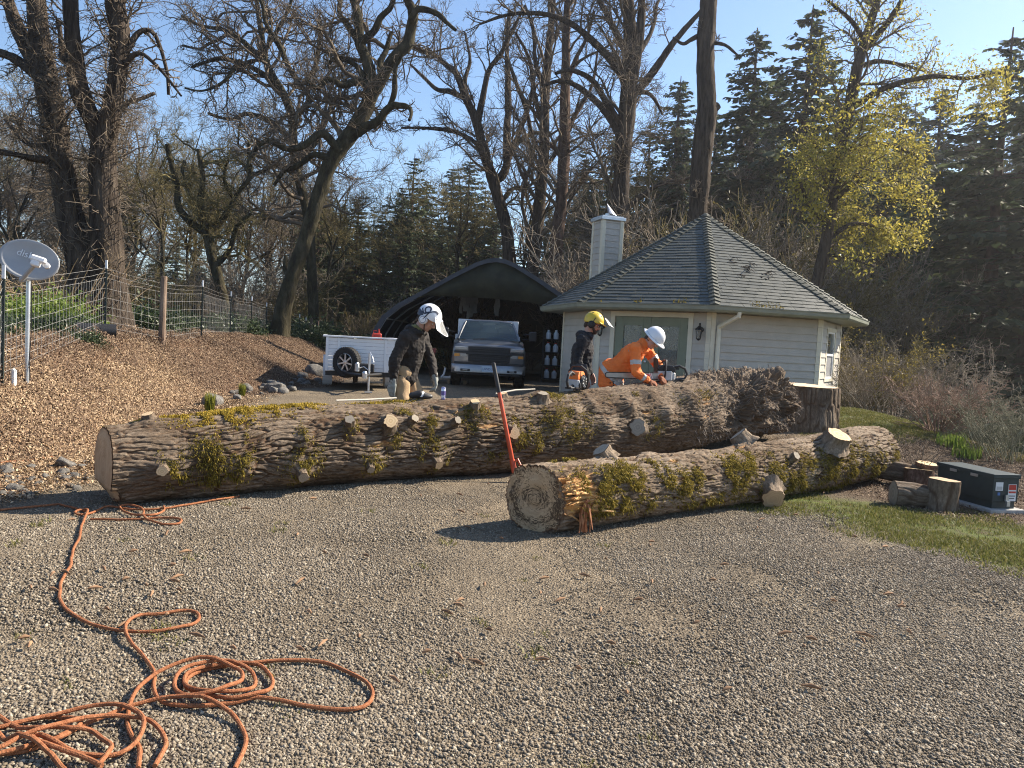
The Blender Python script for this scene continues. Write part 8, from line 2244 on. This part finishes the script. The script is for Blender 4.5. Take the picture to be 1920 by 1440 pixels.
M_rope = mat('orange_brown_rope', (.21, .075, .033), (.37, .155, .072), 60, .85, bump=.35, bscale=160, spec=.2)
rope = thing('rope', 'long orange-brown rope snaking over the gravel into loose coils', 'rope', tuple(map(float, on_ground(230, 1300))))
paths = []
for k, R_ in enumerate((RP, RP2, RP3, RP4, RP5, RP6, RP7, RP8)):
    g = np.array([on_ground(x / 2.667, 920 + y / 2.667) for x, y in R_])
    n = max(40, int(np.linalg.norm(np.diff(g, axis=0), axis=1).sum() / .035))
    A = catmull(g, n); A[:, 2] = G(A[:, 0], A[:, 1])
    paths.append(A)
allp = np.concatenate(paths); own = np.concatenate([[i] * len(p) for i, p in enumerate(paths)]); pos = np.concatenate([np.arange(len(p)) for p in paths])
m_ = MB(); hgt = np.full(len(allp), .013 + .006); 
order = 0
for i in range(len(allp)):                            # ride over whatever strand is already lying there
    d2 = ((allp[:i, :2] - allp[i, :2]) ** 2).sum(1); nb = (d2 < .028 ** 2) & ((own[:i] != own[i]) | (np.abs(pos[:i] - pos[i]) > 8))
    if nb.any(): hgt[i] = max(.013, hgt[:i][nb].max() + .017)
hs = []
for k, p in enumerate(paths):
    h = hgt[own == k]; hh = np.array([h[max(0, i - 3):i + 4].max() for i in range(len(h))]); hh = np.convolve(np.pad(hh, 3, 'edge'), np.ones(7) / 7, 'valid')
    hh = np.minimum(hh, .075)
    q = p.copy(); q[:, 2] += hh + .004 * vn(p * 9, 3); q[:, :2] += .006 * np.stack([vn(p * 6, 8), vn(p * 6, 9)], -1)
    nm = MB().tube([tuple(v) for v in q], .0088, 8); m_.add(nm.v, nm.f)
m_.build('strand', M_rope, rope, smooth=True, world=True)
# far cord in the bank shade
m_ = MB(); m_.tube([tuple(on_ground(x, y) + np.array([0, 0, .012])) for x, y in [(-30, 880), (10, 868), (50, 866), (80, 862), (100, 858)]], .008, 6)
o = m_.build('cord', M_rope, None, smooth=True); tag(o, 'thin brown cord lying at the foot of the bank beyond the log end', 'cord')
m_ = MB(); m_.tube([tuple(on_ground(x, y) + np.array([0, 0, .012])) for x, y in [(-30, 962), (40, 955), (110, 948), (150, 958), (160, 962)]], .009, 6)
o = m_.build('cord', M_rope, None, smooth=True); tag(o, 'dark cord lying in the shadow off the sawn end of the long log', 'cord')
# ------------------------------------------------------------------ rocks along the bank foot
def rock_mesh(seed, sx=1, sy=1, sz=.7):
    bm = bmesh.new(); bmesh.ops.create_icosphere(bm, subdivisions=3, radius=1); rng = np.random.default_rng(seed)
    co = np.array([v.co[:] for v in bm.verts])
    for k in range(9):                               # split faces
        n = unit(rng.normal(size=3)); d = rng.uniform(.55, .85); s = co @ n; co -= np.where(s > d, s - d, 0)[:, None] * n
    co *= (1 + .10 * fbm(co * 2.2, seed, 3))[:, None]; co *= np.array([sx, sy, sz])
    F = np.array([[v.index for v in f.verts] for f in bm.faces]); bm.free()
    return mesh_np('rock', co, F, M_rock)
M_rock = mat('grey_basalt', (.085, .08, .072), (.24, .225, .2), 3.5, .9, bump=.8, bscale=14, c3=(.15, .14, .125))
rocks = [rock_mesh(600 + k, 1, rng.uniform(.7, 1), rng.uniform(.55, .75)) for k in range(6)]
rng = np.random.default_rng(14)
def rock(px, py, rpx, label, group=None, k=None):
    p = on_ground(px, py); s = rpx / FPX * p[1]
    o = link('rock', rocks[rng.integers(6) if k is None else k]); o.location = (float(p[0]), float(p[1]) + s * .6, float(p[2]) + s * .30); o.rotation_euler = (rng.normal() * .2, rng.normal() * .2, rng.random() * 6.28); o.scale = (s, s * .9, s)
    return tag(o, label, 'rock', group)
rock(393, 762, 24, 'large flat-topped rock at the bank foot just above the mossy log', k=1)
rock(585, 703, 24, 'rounded boulder in the shade beside the trailer', k=2)
rock(510, 735, 22, 'grey rock in the shaded row left of the trailer wheel', k=3)
rock(112, 880, 24, 'grey rock beside the sawn end of the long log', k=4)
rock(20, 925, 20, 'half-buried rock at the edge of the drive below the bank', k=5)
for k in range(34):
    f = rng.random(); px = 430 + 170 * f; py = 748 - 35 * f + rng.uniform(-12, 10)
    rock(px, py, rng.uniform(5, 13), 'rough grey rock among many alike in the shaded row by the trailer', 'rocks between the bank and the trailer')
for k in range(44):
    px = rng.uniform(-10, 158); py = 905 + rng.uniform(-28, 34) - .1 * px
    rock(px, py, rng.uniform(5, 14), 'rough grey stone among many alike at the bank foot beside the log end', 'stones at the bank foot')
# split sticks and bark shed on the gravel
M_shard = mat('bark_shard', (.12, .07, .04), (.34, .2, .11), 9, .9)
sh = []
for k in range(130):
    px = rng.uniform(0, 1750); py = 890 + 430 * rng.random() ** 1.8
    p = on_ground(px, py); 
    if zones(np.array([p[0]]), np.array([p[1]]))[1][0] > .6: continue
    a = rng.random() * PI; l = rng.uniform(.010, .05); d = np.array([math.cos(a), math.sin(a), rng.normal() * .1]) * l
    sh.append([p + np.array([0, 0, .025]) - d, p + np.array([0, 0, .032]), p + np.array([0, 0, .027]) + d])
sh = np.array(sh); o = link('bark_debris', mesh_np('bark_debris', *tubes_np(sh, np.tile([.004, .011, .004], (len(sh), 1)), 4), M_shard), kind='stuff')
m_ = MB()
for k in range(7):
    a = Vector((rng.normal() * .06, rng.normal() * .05, .01 + .01 * k)); d = Vector((1, .55 + rng.normal() * .25, rng.normal() * .05)).normalized() * rng.uniform(.1, .22)
    m_.tube([a - d, a + d], [.006, .012], 5)
p = on_ground(285, 936); loose('kindling_sticks', m_, M_board, 'few split sticks lying under the near flank of the long log', 'sticks', tuple(map(float, p)))
# ------------------------------------------------------------------ thin sunlit air
m_ = MB(); m_.box((0, 0, 20), (2600, 2600, 56))
M_haze = bpy.data.materials.new('haze_air'); M_haze.use_nodes = True
nt = M_haze.node_tree; nt.nodes.remove(nt.nodes['Principled BSDF'])
pv = N(nt, 'ShaderNodeVolumePrincipled'); pv.inputs['Color'].default_value = (.95, .96, 1, 1); pv.inputs['Density'].default_value = .0006; pv.inputs['Anisotropy'].default_value = .7
nt.links.new(pv.outputs[0], nt.nodes['Material Output'].inputs['Volume'])
haze = m_.build('haze', M_haze, None, kind='stuff')
SC.cycles.volume_bounces = 0
